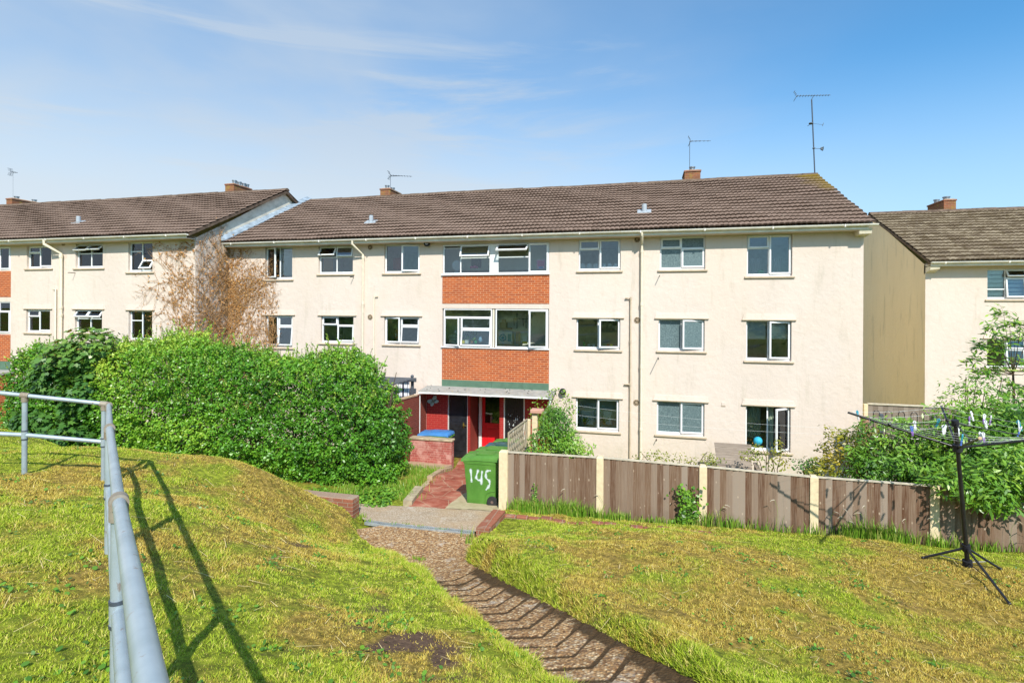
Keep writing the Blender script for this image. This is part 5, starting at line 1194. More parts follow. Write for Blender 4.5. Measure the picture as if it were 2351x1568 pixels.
# dark gazebo in the hidden garden left of the porch
gx1 = -7.80; gy1 = 17.2; gt = thing('gazebo', 'dark grey garden gazebo with striped curtains behind the brick wall', 'gazebo', (gx1 - 1.4, gy1 - .2, -.1))
zt = onY(975, 868, gy1).z; gx0 = gx1 - 2.9; gy0 = 14.9
m = MB().mat('gazebo_grey')
for y in (gy0, gy1 - .06):
    for x in (gx0, gx1 - .10): m.bbox(x, x + .10, y, y + .06, -.15, zt - .02, .008)
m.build('posts', gt)
m = MB().mat('gazebo_grey')
for y in (gy0 - .05, gy1 - .08): m.bbox(gx0 - .1, gx1 + .1, y, y + .06, zt - .14, zt, .006)
for k in range(7): m.bbox(gx0 - .1, gx1 + .1, gy0 + .3 + k * .28, gy0 + .42 + k * .28, zt - .03, zt + .02, .006)
m.ball((gx1 - .05, gy1 - .05, zt + .05), .06, .06, .06); m.build('roof_slats', gt)
m = MB().mat('fabric_white')
for (a, b) in ((gx1 - .62, gx1 - .14), (gx1 - 1.35, gx1 - .98)):
    n = 14
    for k in range(n):
        if k % 5 == 2: m.mat('fabric_dark')
        else: m.mat('fabric_white')
        xa, xb = a + (b - a) * k / n, a + (b - a) * (k + 1) / n; ya_, yb_ = gy1 - .10 - .035 * (k % 2), gy1 - .10 - .035 * ((k + 1) % 2)
        m.quad((xa, ya_, .6), (xb, yb_, .6), (xb, yb_, zt - .12), (xa, ya_, zt - .12)); m.quad((xa, ya_ + .006, .6), (xa, ya_ + .006, zt - .12), (xb, yb_ + .006, zt - .12), (xb, yb_ + .006, .6))
m.build('curtains', gt)

# butterfly ornament on the porch wall
m = MB().mat('butterfly'); bp = onY(995, 921, FY - .012)
for a, rx, rz in ((.55, .13, .075), (-.55, .10, .065), (2.6, .13, .075), (-2.6, .09, .06)):
    c = Vector((bp.x + .10 * math.cos(a + .6), 0, bp.z + .10 * math.sin(a + .6))); k = [(c.x + rx * math.cos(q) * math.cos(a + .6) - rz * math.sin(q) * math.sin(a + .6), c.z + rx * math.cos(q) * math.sin(a + .6) + rz * math.sin(q) * math.cos(a + .6)) for q in np.linspace(0, 2 * math.pi, 14)[:-1]]
    n = len(m.v); m.v += [(x, FY - .03, z) for x, z in k] + [(x, FY - .005, z) for x, z in k]
    m.face(tuple(n + i for i in range(13))); 
    for i in range(13): m.face((n + i, n + 13 + i, n + 13 + (i + 1) % 13, n + (i + 1) % 13))
m.tube([(bp.x - .06, FY - .03, bp.z - .08), (bp.x + .06, FY - .03, bp.z + .08)], .014, 6)
one('wall_ornament', 'pale green butterfly ornament on the shaded red brick', 'ornament', m, off=(bp.x, FY, bp.z))

# ------------------------------------------------------------------ garden things beyond the fence
sx = onY(1687, 1040, 16.4).x; sz0 = hw(sx, 16.2); st_ = thing('garden_seat', 'weathered wooden seat with slatted reclining back against the wall', 'garden seat', (sx, 16.3, sz0))
ztp = onY(1687, 1018, 16.75).z; hwid = (onY(1730, 1020, 16.7).x - onY(1644, 1016, 16.7).x) / 2
m = MB().mat('wood_grey'); zs_, n = sz0 + .42, 6
for k in range(n):
    t0, t1 = k / n, (k + .90) / n; w0, w1 = hwid * (.88 + .12 * t0), hwid * (.88 + .12 * t1); z0, z1 = zs_ + (ztp - zs_) * t0, zs_ + (ztp - zs_) * t1; yb0, yb1 = 16.35 + .45 * t0, 16.35 + .45 * t1
    m.hexa([(sx - w0, yb0 - .02, z0), (sx + w0, yb0 - .02, z0), (sx + w0, yb0 + .015, z0), (sx - w0, yb0 + .015, z0), (sx - w1, yb1 - .02, z1), (sx + w1, yb1 - .02, z1), (sx + w1, yb1 + .015, z1), (sx - w1, yb1 + .015, z1)])
m.build('backrest', st_)
m = MB().mat('wood_grey')
for k in range(6): y = 16.28 - k * .11; m.bbox(sx - hwid * .92, sx + hwid * .98, y - .10, y - .006, zs_ - .05 + .018 * k, zs_ - .02 + .018 * k, .005)
m.build('seat', st_)
for sg in (-1, 1):
    m = MB().mat('wood_grey'); m.hexa([(sx + sg * (hwid + .02), 15.6, sz0 + .62), (sx + sg * (hwid + .17), 15.6, sz0 + .62), (sx + sg * (hwid + .10), 16.55, sz0 + .78), (sx + sg * (hwid + .0), 16.55, sz0 + .78), (sx + sg * (hwid + .02), 15.6, sz0 + .655), (sx + sg * (hwid + .17), 15.6, sz0 + .655), (sx + sg * (hwid + .10), 16.55, sz0 + .815), (sx + sg * (hwid + .0), 16.55, sz0 + .815)]); m.build('arm', st_)
    for y in (15.68, 16.4):
        m = MB().mat('wood_grey'); m.bbox(sx + sg * hwid * .96 - .03 + .06 * sg, sx + sg * hwid * .96 + .03 + .06 * sg, y - .045, y + .045, sz0 - .02, sz0 + (.63 if y < 16 else .77), .006); m.build('leg', st_)
# two washing lines strung across the garden
for (pa, pb, lb) in (((1318, 930), (1985, 986), 'upper thin pale washing line strung across the cream wall'), ((1318, 952), (2000, 1000), 'lower thin pale washing line strung across the cream wall')):
    a, b = onY(*pa, 14.2), onY(*pb, 13.2); m = MB().mat('line_grey'); pts = []
    for k in range(24):
        q = a.lerp(b, k / 23); q.z -= .18 * 4 * (k / 23) * (1 - k / 23) * .5; pts.append(q)
    m.tube(pts, .002, 5); one('washing_line', lb, 'washing line', m, 'washing lines across the garden', off=tuple(a))
# boundary fence and hooped railing in the gap
bf = thing('boundary_fence', 'taller grey brown fence filling the gap between the blocks', 'fence', (7.8, 19, -.4)); m = MB().mat('wood_grey'); bx0, bx1 = 6.86, 10.2; bz = onY(2060, 928, 19).z
k = 0; x = bx0
while x < bx1: m.box(x, x + .137, 19.0, 19.02 + .006 * (k % 2), -.6, bz - .05); x += .14; k += 1
m.build('boarding', bf); m = MB().mat('cap_wood'); m.bbox(bx0 - .02, bx1, 18.96, 19.06, bz - .049, bz, .006); m.build('capping', bf)
m = MB().mat('cream_concrete'); m.bbox(bx0 - .13, bx0 - .01, 18.95, 19.07, -.6, bz - .03, .01); m.build('post', bf)
hr = thing('hoop_railing', 'black metal railing with hooped tops in front of the boundary fence', 'railing', (8, 17.2, -.3)); yq = 17.2; xa = onY(2005, 960, yq).x; za = onY(2050, 944, yq).z
m = MB().mat('black_metal'); n = 14; sp_ = .155
for k in range(n):
    x = xa + k * sp_
    if k % 2 == 0 and k + 1 < n: m.tube([(x, yq, -.4), (x, yq, za - .08)] + [(x + sp_ / 2 - sp_ / 2 * math.cos(q), yq, za - .08 + sp_ / 2 * math.sin(q)) for q in np.linspace(.3, math.pi - .3, 7)] + [(x + sp_, yq, za - .08), (x + sp_, yq, -.4)], .011, 6)
for z in (za - .30, za - .75): m.tube([(xa - .2, yq, z), (xa + n * sp_, yq, z)], .016, 6)
m.build('hoops', hr)
for k in (1.2, 9.5): m = MB().mat('gazebo_grey'); m.bbox(xa + k * sp_ - .05, xa + k * sp_ + .05, yq - .07, yq + .03, -.4, za - .08, .01); m.build('post', hr)
pz = onY(1985, 988, 16.8); t = thing('plant_pot', 'stack of pinkish pots at the corner of the block', 'plant pots', (pz.x, 16.8, pz.z))
for k in range(3): m = MB().mat('terracotta'); m.lathe([(.09, 0), (.115, .10), (.125, .10), (.125, .14), (.10, .14)], (pz.x, 16.8, pz.z - .06 + .15 * k), 14); m.build('pot', t, True)
m = MB().mat('brick_old'); m.bbox(pz.x - .16, pz.x + .16, 16.66, 16.94, hw(pz.x, 16.8) - .1, pz.z - .065, .01); m.build('plinth', t)
x = onY(2172, 1040, 12.4).x; m = MB().mat('cream_concrete'); m.bbox(x - .10, x + .10, 12.34, 12.46, 0, onY(2172, 985, 12.4).z, .012); one('concrete_post', 'tall cream concrete post rising through the bushes', 'post', m, off=(x, 12.4, .6))

# ------------------------------------------------------------------ rotary clothes dryer
Bp = hit(2222, 1300); hub = atZ(2198.6, 1028, 7.42); topp = atZ(2193, 969, 7.42)
dy = thing('rotary_dryer', 'black rotary clothes dryer on tripod legs, dotted with pegs', 'clothes dryer', tuple(Bp))
m = MB().mat('black_metal'); m.tube([Bp, Bp.lerp(hub, .55)], .030, 14); m.tube([Bp.lerp(hub, .55), hub, topp], .026, 14); m.build('pole', dy, True)
m = MB().mat('black_soft'); ax = (topp - Bp).normalized()
m.tube([hub - ax * .05, hub + ax * .05], .055, 14); m.build('hub', dy, True)
m = MB().mat('black_soft'); m.tube([topp - ax * .05, topp + ax * .03], .045, 14); m.build('top_cap', dy, True)
cl = Bp + ax * .28; m = MB().mat('black_soft'); m.tube([cl - ax * .05, cl + ax * .05], .05, 14); m.build('leg_collar', dy, True)
al = R(31); hX, hZ = wc(hub.x, hub.y); tips = []
for i, (dx_, dz_, ht) in enumerate(((-math.cos(al), math.sin(al), .36), (math.sin(al), math.cos(al), .38), (-math.sin(al), -math.cos(al), .40), (math.cos(al), -math.sin(al), .36))):
    tip = Vector((*cw(hX + 1.3 * dx_, hZ + 1.3 * dz_), hub.z + ht)); tips.append(tip); d = (tip - hub).normalized()
    m = MB().mat('black_metal' if i != 2 else 'black_metal'); m.tube([hub + d * .05, tip], .0165, 10)
    if i == 2: m.mat('tan').tube([tip - d * .02, tip + d * .004], .019, 8)
    arm = m.build('arm', dy, True)
    mid = hub.lerp(tip, .60); m = MB().mat('black_metal'); m.tube([topp - ax * .02, mid + Vector((0, 0, .03))],   .0075, 8); m.ball(tuple(mid + Vector((0, 0, .02))), .028, .028, .03, 8, 6); m.build('strut', arm, True)
m = MB().mat('line_grey'); order = [0, 1, 3, 2]; LN = []
for f in (.45, .62, .79, .95):
    for j in range(4):
        a, b = hub.lerp(tips[order[j]], f) + Vector((0, 0, .025)), hub.lerp(tips[order[(j + 1) % 4]], f) + Vector((0, 0, .025)); c = a.lerp(b, .5) - Vector((0, 0, .035 * f)); m.tube([a, a.lerp(c, .5) - Vector((0, 0, .008)), c, b.lerp(c, .5) - Vector((0, 0, .008)), b], .0016, 4); LN.append((f, order[j], order[(j + 1) % 4], a, c, b))
m.build('line', dy)
for i, (px, py) in enumerate(((2119, 1283), (2317, 1388), (2297, 1308))):
    f = hit(px, py); m = MB().mat('black_metal'); m.tube([cl, f + Vector((0, 0, .015))], .017, 10); m.ball((f.x, f.y, f.z + .015), .024, .024, .02, 8, 6); lg = m.build('leg', dy, True)
    m = MB().mat('black_metal'); m.tube([Bp + ax * .06, cl.lerp(f, .62)], .007, 6); m.build('brace', lg, True)
m = MB().mat('black_soft'); m.tube([Bp - ax * .03, Bp + ax * .09], .06, 14); m.build('foot', dy, True)
# pegs
def peg_mb(c1, c2, ln=.085):
    m = MB()
    for sg in (-1, 1):
        m.mat(c1); A = Matrix.Rotation(sg * .16, 4, 'Y'); m.bbox(-.007 + sg * .008, .007 + sg * .008, -.006, .006, -.03, .022, .003, None, A); m.mat(c2); m.bbox(-.008 + sg * .012, .008 + sg * .012, -.007, .007, -ln, -.031, .003, None, A)
    m.mat(c1); m.tube([(-.012, 0, .018), (0, 0, .032), (.012, 0, .018)], .006, 6); return m
V_ = lambda zx_, zy_: (1898 + zx_ * .19272, 887.8 + zy_ * .19272)
pegs = [((360, 305), 8.0, 'peg_teal', 'peg_white', 'teal and white peg at the very tip of the long arm'), ((1035, 405), 8.0, 'peg_white', 'peg_white', 'pale peg on a far line over the hooped railing'), ((1010, 500), 7.6, 'peg_blue', 'peg_purple', 'blue and purple peg halfway along the long arm'),
        ((1310, 375), 8.1, 'peg_teal', 'peg_teal', 'bright turquoise peg beside the backward arm'), ((1375, 470), 7.3, 'peg_white', 'peg_white', 'white peg hanging left of the pole in a pair'), ((1415, 480), 7.25, 'peg_white', 'peg_white', 'white peg closest to the pole in the pair'),
        ((1590, 470), 7.0, 'peg_white', 'peg_white', 'splayed white peg just right of the pole'), ((1585, 590), 6.9, 'peg_teal', 'peg_blue', 'dark teal peg low against the hub'), ((1745, 262), 8.2, 'peg_white', 'peg_white', 'greyish peg against the bush, leftmost of a high row of three'),
        ((1890, 258), 8.2, 'peg_white', 'peg_purple', 'purple tipped peg in the middle of the high row'), ((1975, 262), 8.2, 'peg_white', 'peg_purple', 'purple tipped peg last of the high row, by the white window'), ((1715, 390), 6.9, 'peg_purple', 'peg_white', 'purple topped peg above the short tan ended arm'),
        ((1905, 392), 6.9, 'peg_white', 'peg_white', 'white peg between the short arm and the right arm'), ((2305, 285), 7.6, 'peg_teal', 'peg_teal', 'turquoise peg at the picture edge, above a white one'), ((2320, 420), 7.0, 'peg_white', 'peg_white', 'long white peg at the picture edge'),
        ((2335, 500), 6.7, 'peg_white', 'peg_blue', 'white and blue peg lowest at the picture edge'), ((1830, 580), 6.6, 'peg_white', 'peg_purple', 'purple peg on the rising arm, left one of two'), ((1880, 560), 6.6, 'peg_white', 'peg_purple', 'white peg with purple jaws, right one of two on the arm')]
protos = {}
for (q, Z, c1, c2, lb) in pegs:
    if (c1, c2) not in protos:
        o = peg_mb(c1, c2).build('clothes_peg', None); protos[(c1, c2)] = o
    else: o = protos[(c1, c2)].copy(); COL.objects.link(o)
    P = atZ(*V_(*q), Z); best = None
    for f, i, j, a, c, b in LN:      # clip it to the nearest line
        for t_ in np.linspace(0, 1, 21):
            s_ = (a.lerp(c, t_ * 2) if t_ < .5 else c.lerp(b, t_ * 2 - 1)); v = s_ - Vector((0, 0, ZC)); Zs = -v.x * ST + v.y * CT; xs_ = (v.x * CT + v.y * ST) / Zs; ys_ = -v.z / Zs
            w_ = P - Vector((0, 0, ZC)); Zp = -w_.x * ST + w_.y * CT; e = (xs_ - (w_.x * CT + w_.y * ST) / Zp) ** 2 + (ys_ + w_.z / Zp) ** 2
            if best is None or e < best[0]: best = (e, s_)
    o.location = best[1] - Vector((0, 0, .012)); o.rotation_euler = (random.uniform(-.3, .3), random.uniform(-.3, .3), TH + random.uniform(-.8, .8)); o.scale = (1.25, 1.25, 1.25)
    tag(o, lb, 'peg', 'pegs clipped to the rotary dryer')

# ------------------------------------------------------------------ plants
def leaf_mesh(name, P, Nrm, size, mat, parent=None, asp=.5, rnd=None, label=None, off=(0, 0, 0), droop=.2):
    """one folded rhombic leaf per point"""
    n = len(P); Nrm = Nrm / (np.linalg.norm(Nrm, axis=1, keepdims=True) + 1e-9)
    rv = rng.normal(size=(n, 3)); rv[:, 2] -= droop; D = rv - Nrm * (rv * Nrm).sum(1, keepdims=True) * .75; D /= np.linalg.norm(D, axis=1, keepdims=True) + 1e-9
    S = np.cross(Nrm, D); S /= np.linalg.norm(S, axis=1, keepdims=True) + 1e-9; sz = np.asarray(size) * (.65 + .7 * rng.random(n)); sz = sz[:, None]
    up = np.cross(D, S); a = P - D * sz * .5; b = P + S * sz * asp * .5 - up * sz * .06; c = P + D * sz * .5 - up * sz * .08; d = P - S * sz * asp * .5 - up * sz * .06
    v = np.stack([a, b, c, d], 1).reshape(-1, 3); f = np.arange(4 * n).reshape(-1, 4)
    rnd = rng.random(n) if rnd is None else rnd
    return np_mesh(name, v, f, [mat], parent, {'rnd': ('FACE', rnd)}, off)
def poly_leaves(name, P, Nrm, size, mat, shape, parent=None, rnd=None, off=(0, 0, 0), Dg=None):
    """leaves cut to a flat outline (list of (along, across)), as fans around the base"""
    n = len(P); Nrm = Nrm / (np.linalg.norm(Nrm, axis=1, keepdims=True) + 1e-9); rv = rng.normal(size=(n, 3)) * .7 if Dg is None else Dg + rng.normal(size=(n, 3)) * .25
    rv[:, 2] -= .25; D = rv - Nrm * (rv * Nrm).sum(1, keepdims=True); D /= np.linalg.norm(D, axis=1, keepdims=True) + 1e-9; S = np.cross(Nrm, D); sz = np.asarray(size) * (.6 + .7 * rng.random(n))
    up = np.cross(D, S); k = len(shape); v = []
    for (al_, ac) in shape: v.append(P + D * (al_ * sz)[:, None] + S * (ac * sz)[:, None] - up * ((al_ * al_ * .12 + abs(ac) * .12) * sz)[:, None])
    v = np.stack(v, 1).reshape(-1, 3); f = np.arange(k * n).reshape(-1, k); rnd = rng.random(n) if rnd is None else rnd
    return np_mesh(name, v, f, [mat], parent, {'rnd': ('FACE', rnd)}, off)
def grow(n, box, f, depth=.45, bias=1.6):
    """points inside the shell of an implicit crown f(p) < 0, with outward directions"""
    out = []; nn = 0; lo, hi = np.array(box[0]), np.array(box[1])
    for it in range(60):
        p = lo + (hi - lo) * rng.random((n * 4, 3)); d = f(p); t = np.clip(-d / depth, 0, 1); k = (d < 0) & (rng.random(len(p)) < (1 - t) ** bias); out.append(p[k]); nn += k.sum()
        if nn >= n: break
    p = np.concatenate(out)[:n]; e = .04; g = np.stack([f(p + np.eye(3)[i] * e) - f(p - np.eye(3)[i] * e) for i in range(3)], 1); return p, g / (np.linalg.norm(g, axis=1, keepdims=True) + 1e-9)
def n3(p, s, seed, o=2): return fbm(p[:, 0] * s, p[:, 1] * s, p[:, 2] * s, seed, o)
def stems(mb, base, ends, r0, r1, wob=.08, n=6):
    for e in ends:
        b = Vector(base); e = Vector(e); pts = []
        for k in range(n):
            t_ = k / (n - 1); q = b.lerp(e, t_); q += Vector((random.uniform(-1, 1), random.uniform(-1, 1), random.uniform(-.5, .5))) * wob * math.sin(math.pi * t_); pts.append(q)
        mb.tube(pts, [r0 + (r1 - r0) * k / (n - 1) for k in range(n)], 6)

# big privet hedge
hx0, hx1, hy0, hy1 = -17.9, -5.95, 10.75, 13.5
def hedge_f(p):
    x, y, z = p[:, 0], p[:, 1], p[:, 2]; cx, cy = (hx0 + hx1) / 2, (hy0 + hy1) / 2
    ztop = 3.95 + .30 * np.sin(x * .9 + 1) * .4 + .16 * vnoise(x * .7, y * .7, 0, 71)
    zr = np.clip((z - .4) / (ztop - .4), 0, 1.2); bulge = .30 * np.sin(np.clip(zr, 0, 1) * math.pi * .72 + .35)
    rt_ = 1.9 * np.clip(zr - .30, 0, 1) ** 1.35          # right end leans back as it rises
    dx = np.maximum(hx0 - x, x - (hx1 - rt_ + .2 * bulge)); dyy = np.maximum((hy0 + .45 - bulge + .55 * np.clip(zr - .55, 0, 1)) - y, y - (hy1 - .3 + bulge * .5)); dz = z - ztop
    q = np.stack([dx, dyy, dz], 1) + .5; out = np.linalg.norm(np.maximum(q, 0), axis=1) + np.minimum(q.max(1), 0) - .5
    return out + .06 - .14 * n3(p, 1.15, 72) - .15 * n3(p, 3.1, 75) - .16 * n3(p, 6.5, 77, 1) - .10 * sst(3.2, 4.1, z) * n3(p, 2.2, 78)
hd = thing('privet_hedge', 'large overgrown green hedge between the lawn and the flats', 'hedge', (-11.5, 12.1, .8))
p, g = grow(285000, ((hx0 - .5, hy0 - .5, .35), (hx1 + .6, hy1 + .4, 4.7)), hedge_f, .60, 1.5)
cl_ = n3(p, 4.5, 80, 2); keep = rng.random(len(p)) < np.clip(.70 + .95 * cl_, .08, 1); p, g = p[keep], g[keep]
tone = np.clip(.42 + .34 * n3(p, .55, 83) + .22 * (rng.random(len(p)) - .5) * 2 + .30 * sst(2.4, 4.2, p[:, 2] - .05 * (p[:, 0] + 11)), 0, 1)  # tone rises toward top and left, sunlit highlights put into the leaf colour
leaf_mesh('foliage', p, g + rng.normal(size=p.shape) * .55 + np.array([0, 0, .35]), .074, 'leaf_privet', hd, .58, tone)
# young shoots standing proud of the clipped surface
m_ = 1300; q, gq = grow(m_, ((hx0, hy0 - .3, 2.4), (hx1 + .4, hy1, 4.6)), lambda p: hedge_f(p), .12, 1.0)
PP, NN, TT = [], [], []; mb = MB().mat('bark')
for i in range(len(q)):
    d = Vector(gq[i]) * .6 + Vector((random.uniform(-.35, .35), random.uniform(-.35, .35), random.uniform(.5, 1.2))); d.normalize(); L = random.uniform(.14, .30) * (1.7 if random.random() < .22 else 1); b0 = Vector(q[i]); mb.tube([b0, b0 + d * L], .004, 4)
    for k in range(int(L / .026)):
        c = b0 + d * (k * .026 + .02); s = Vector((random.gauss(0, 1), random.gauss(0, 1), random.gauss(0, .6))); PP.append(c + s.normalized() * .022); NN.append(s); TT.append(random.uniform(.5, 1))
leaf_mesh('shoots', np.array([tuple(v) for v in PP]), np.array([tuple(v) for v in NN]), .055, 'leaf_privet', hd, .5, np.array(TT))
for k in range(34):
    x = random.uniform(hx0 + .6, hx1 - .4); y = random.uniform(hy0 + .9, hy1 - .8); gz_ = hw(x, y); stems(mb, (x, y, gz_ - .05), [(x + random.uniform(-.7, .7), y + random.uniform(-.6, .5), random.uniform(2.0, 3.4)) for _ in range(3)], .03, .008)
mb.build('stems', hd)
# ivy at the foot of the hedge
def ivy_f(p):
    X, Z = wc(p[:, 0], p[:, 1]); h = height(X, Z); return np.maximum(p[:, 2] - h - .16 - .14 * n3(p, 2.2, 91), np.maximum(np.abs(p[:, 0] + 7.6) - 2.4, np.abs(p[:, 1] - 10.25 - .12 * (p[:, 0] + 7)) - .55 + .25 * n3(p, 1.1, 93)))
p, g = grow(5200, ((-10, 9.6, .6), (-5.0, 11.2, 1.5)), ivy_f, .3, 1.2)
iv = thing('ivy', 'low ivy spilling from the hedge foot on to the landing', 'ivy', (-7.4, 10.3, .9)); leaf_mesh('foliage', p, g + np.array([0, -.3, .8]), .075, 'leaf_bush', iv, .8, np.clip(rng.random(len(p)) * .75, 0, 1))

# dark sycamore at the far end of the hedge
SYC = [(0, 0), (.30, -.50), (.42, -.26), (.78, -.40), (.66, -.12), (1.0, 0), (.66, .12), (.78, .40), (.42, .26), (.30, .50)]
def blob(c, r, seed, amp=.22, s=1.5):
    c = np.array(c); r = np.array(r)
    return lambda p: (np.linalg.norm((p - c) / r, axis=1) - 1) * r.min() - amp * n3(p, s, seed) - .08 * n3(p, s * 3.2, seed + 3)
t = thing('sycamore_tree', 'dark leaved young sycamore with reddish tips at hedge end', 'tree', (-15.6, 11.6, hw(-15.6, 11.6)))
cs = [onY(150, 830, 11.3), onY(110, 880, 11.2), onY(205, 800, 11.4), onY(185, 900, 11.1), onY(100, 960, 11.2), onY(160, 985, 11.1), onY(225, 860, 11.5)]
PP = []; GG = []
for i, (c, r, n) in enumerate(zip(cs, ((.75, .7, .62), (.6, .55, .5), (.8, .7, .6), (.7, .6, .65), (.55, .5, .55), (.8, .6, .5), (.6, .5, .6)), (560, 380, 520, 480, 380, 480, 300))):
    p, g = grow(n, (tuple(np.array(c) - 1.3), tuple(np.array(c) + 1.3)), blob(c, r, 100 + i), .5, .9); PP.append(p); GG.append(g)
p, g = np.concatenate(PP), np.concatenate(GG)
poly_leaves('crown', p, g * .6 + np.array([0, -.15, .8]) + rng.normal(size=p.shape) * .3, .17, 'leaf_sycamore', SYC, t, np.clip(.22 + .3 * rng.random(len(p)) + .38 * sst(2.7, 4.2, p[:, 2]) + .3 * (rng.random(len(p)) > .93), 0, 1))
mb = MB().mat('bark'); gz_ = hw(-15.6, 11.6); mb.tube([(-15.6, 11.6, gz_ - .1), (-15.55, 11.5, 2.4), (-15.5, 11.4, 3.6)], [.07, .05, .02], 8); stems(mb, (-15.58, 11.55, 1.5), [tuple(c) for c in cs], .03, .008); mb.build('trunk', t)
# purple shrub
t = thing('purple_shrub', 'sparse dark purple shrub in front of the brick porch', 'shrub', tuple(onY(70, 1000, 11.5)))
ends = [onY(px, py, 11.4) for px, py in ((60, 812), (36, 850), (88, 838), (52, 872), (30, 905), (100, 905), (70, 900), (40, 935), (110, 945), (85, 960))]; b0 = onY(72, 1010, 11.5); b0.z = hw(b0.x, 11.5) - .05
mb = MB().mat('bark'); PP, NN = [], []
for e in ends:
    stems(mb, b0, [e], .012, .003, .12)
    for k in range(70):
        q = b0.lerp(e, random.uniform(.45, 1.0)) + Vector((random.gauss(0, .10), random.gauss(0, .10), random.gauss(0, .10))); PP.append(tuple(q)); NN.append((random.gauss(0, 1), random.gauss(0, 1) - .4, random.gauss(0, 1) + .4))
mb.build('stems', t); leaf_mesh('foliage', np.array(PP), np.array(NN), .06, 'leaf_purple', t, .6)

# dead creeper: grown on the unfolded face of the two blocks
cr = thing('dead_creeper', 'leafless brown creeper spread over the step between two blocks', 'creeper', (LX1, LY, .2))
def unfold(s, z, o):
    """s = 0 at the outer corner; s < 0 on the forward front, 0..1.6 on its gable end, beyond on the main front"""
    if s < 0: return Vector((LX1 + s, LY - o, z))
    if s < FY - LY: return Vector((LX1 + o, LY + s, z))
    return Vector((LX1 + (s - (FY - LY)), FY - o, z))
mb = MB().mat('twig_dead'); LP, LN_ = [], []; rnd = random.Random(5)
def inside(s, z):
    d = FY - LY
    if s < 0: ok_ = s > -3.0 - .4 * math.sin(z * 2) and z < 7.36 and z > 1.5 - 1.25 * min(0, s + .8) * 1.5
    elif s < d: ok_ = z < 7.4 + s * .75
    else: ok_ = s < d + 2.25 - .0 * z and z < 7.3 - .35 * max(0, s - d - .9)
    if -3.1 < s < -1.9 and (6.30 < z < 7.5 or 3.9 < z < 4.95): ok_ = ok_ and s > -2.15
    return ok_
segs_ = 0
def branch(s, z, an, L, r, lev):
    global segs_
    pts = []; n = max(3, int(L / .10)); s0, z0 = s, z
    for k in range(n + 1):
        pts.append((s, z))
        if not inside(s, z) and k > 1: break
        an += rnd.gauss(0, .15) + (.018 * (math.pi / 2 - an)); s += math.cos(an) * .10; z += math.sin(an) * .10
    if len(pts) < 2: return
    P_ = [unfold(a, b, .012 + .03 * rnd.random() * (1 if lev < 2 else 1.8)) for a, b in pts]
    mb.tube(P_, [r * (1 - .75 * k / len(P_)) for k in range(len(P_))], 4 if lev else 5, False); segs_ += len(P_)
    for k in range(1, len(pts)):
        if lev >= 1 and rnd.random() < (.50 + .3 * (lev > 1)) * (.35 if 0 < pts[k][0] < FY - LY else 1):
            a, b = pts[k]; dens = math.exp(-((a - .9) / 2.0) ** 2)
            if rnd.random() < .16 + .36 * dens:
                q = unfold(a + rnd.gauss(0, .05), b + rnd.gauss(0, .05), .02 + .05 * rnd.random()); LP.append(tuple(q)); LN_.append((rnd.gauss(0, .7), -1 + rnd.gauss(0, .5), rnd.gauss(0, .7)))
    if lev < 3:
        for k in range(1, len(pts)):
            if rnd.random() < (.35, .28, .125)[lev] * (.55 if 0 < pts[k][0] < FY - LY else 1):
                a, b = pts[k]; branch(a, b, an + rnd.choice((-1, 1)) * rnd.uniform(.35, 1.0), L * rnd.uniform(.28, .5), max(.0055, r * .6), lev + 1)
for s0, a0, L in ((-1.05, 1.75, 5.0), (-.55, 1.6, 5.6), (.15, 1.65, 6.0), (.5, 1.5, 6.0), (.95, 1.6, 6.2), (1.35, 1.5, 6.0), (1.75, 1.25, 5.2), (2.1, 1.1, 4.6), (2.5, 1.15, 3.6), (-.9, 2.15, 4.6), (1.5, 1.7, 5.5), (.7, 1.4, 5.5), (-.2, 1.9, 5.2), (-1.4, 2.0, 4.8), (-1.2, 1.85, 5.4), (-.8, 1.95, 5.4), (-.4, 1.75, 6), (2.3, .95, 4.6), (2.7, 1.0, 3.8), (1.9, 1.0, 5.0), (2.2, 1.25, 5.2), (.3, 1.55, 6.2), (-1.6, 2.2, 4.0)):
    branch(s0, .3, a0, L + 1.2, .017, 0)
# a fringe creeping along under the eaves of the forward block
for k in range(26): branch(rnd.uniform(-2.6, -.2), rnd.uniform(7.0, 7.25), rnd.choice((.15, 2.95)) + rnd.gauss(0, .2), rnd.uniform(.4, 1.2), .005, 2)
mb.build('twigs', cr)
leaf_mesh('withered_leaves', np.array(LP), np.array(LN_), .07, 'leaf_dead', cr, .75, None)

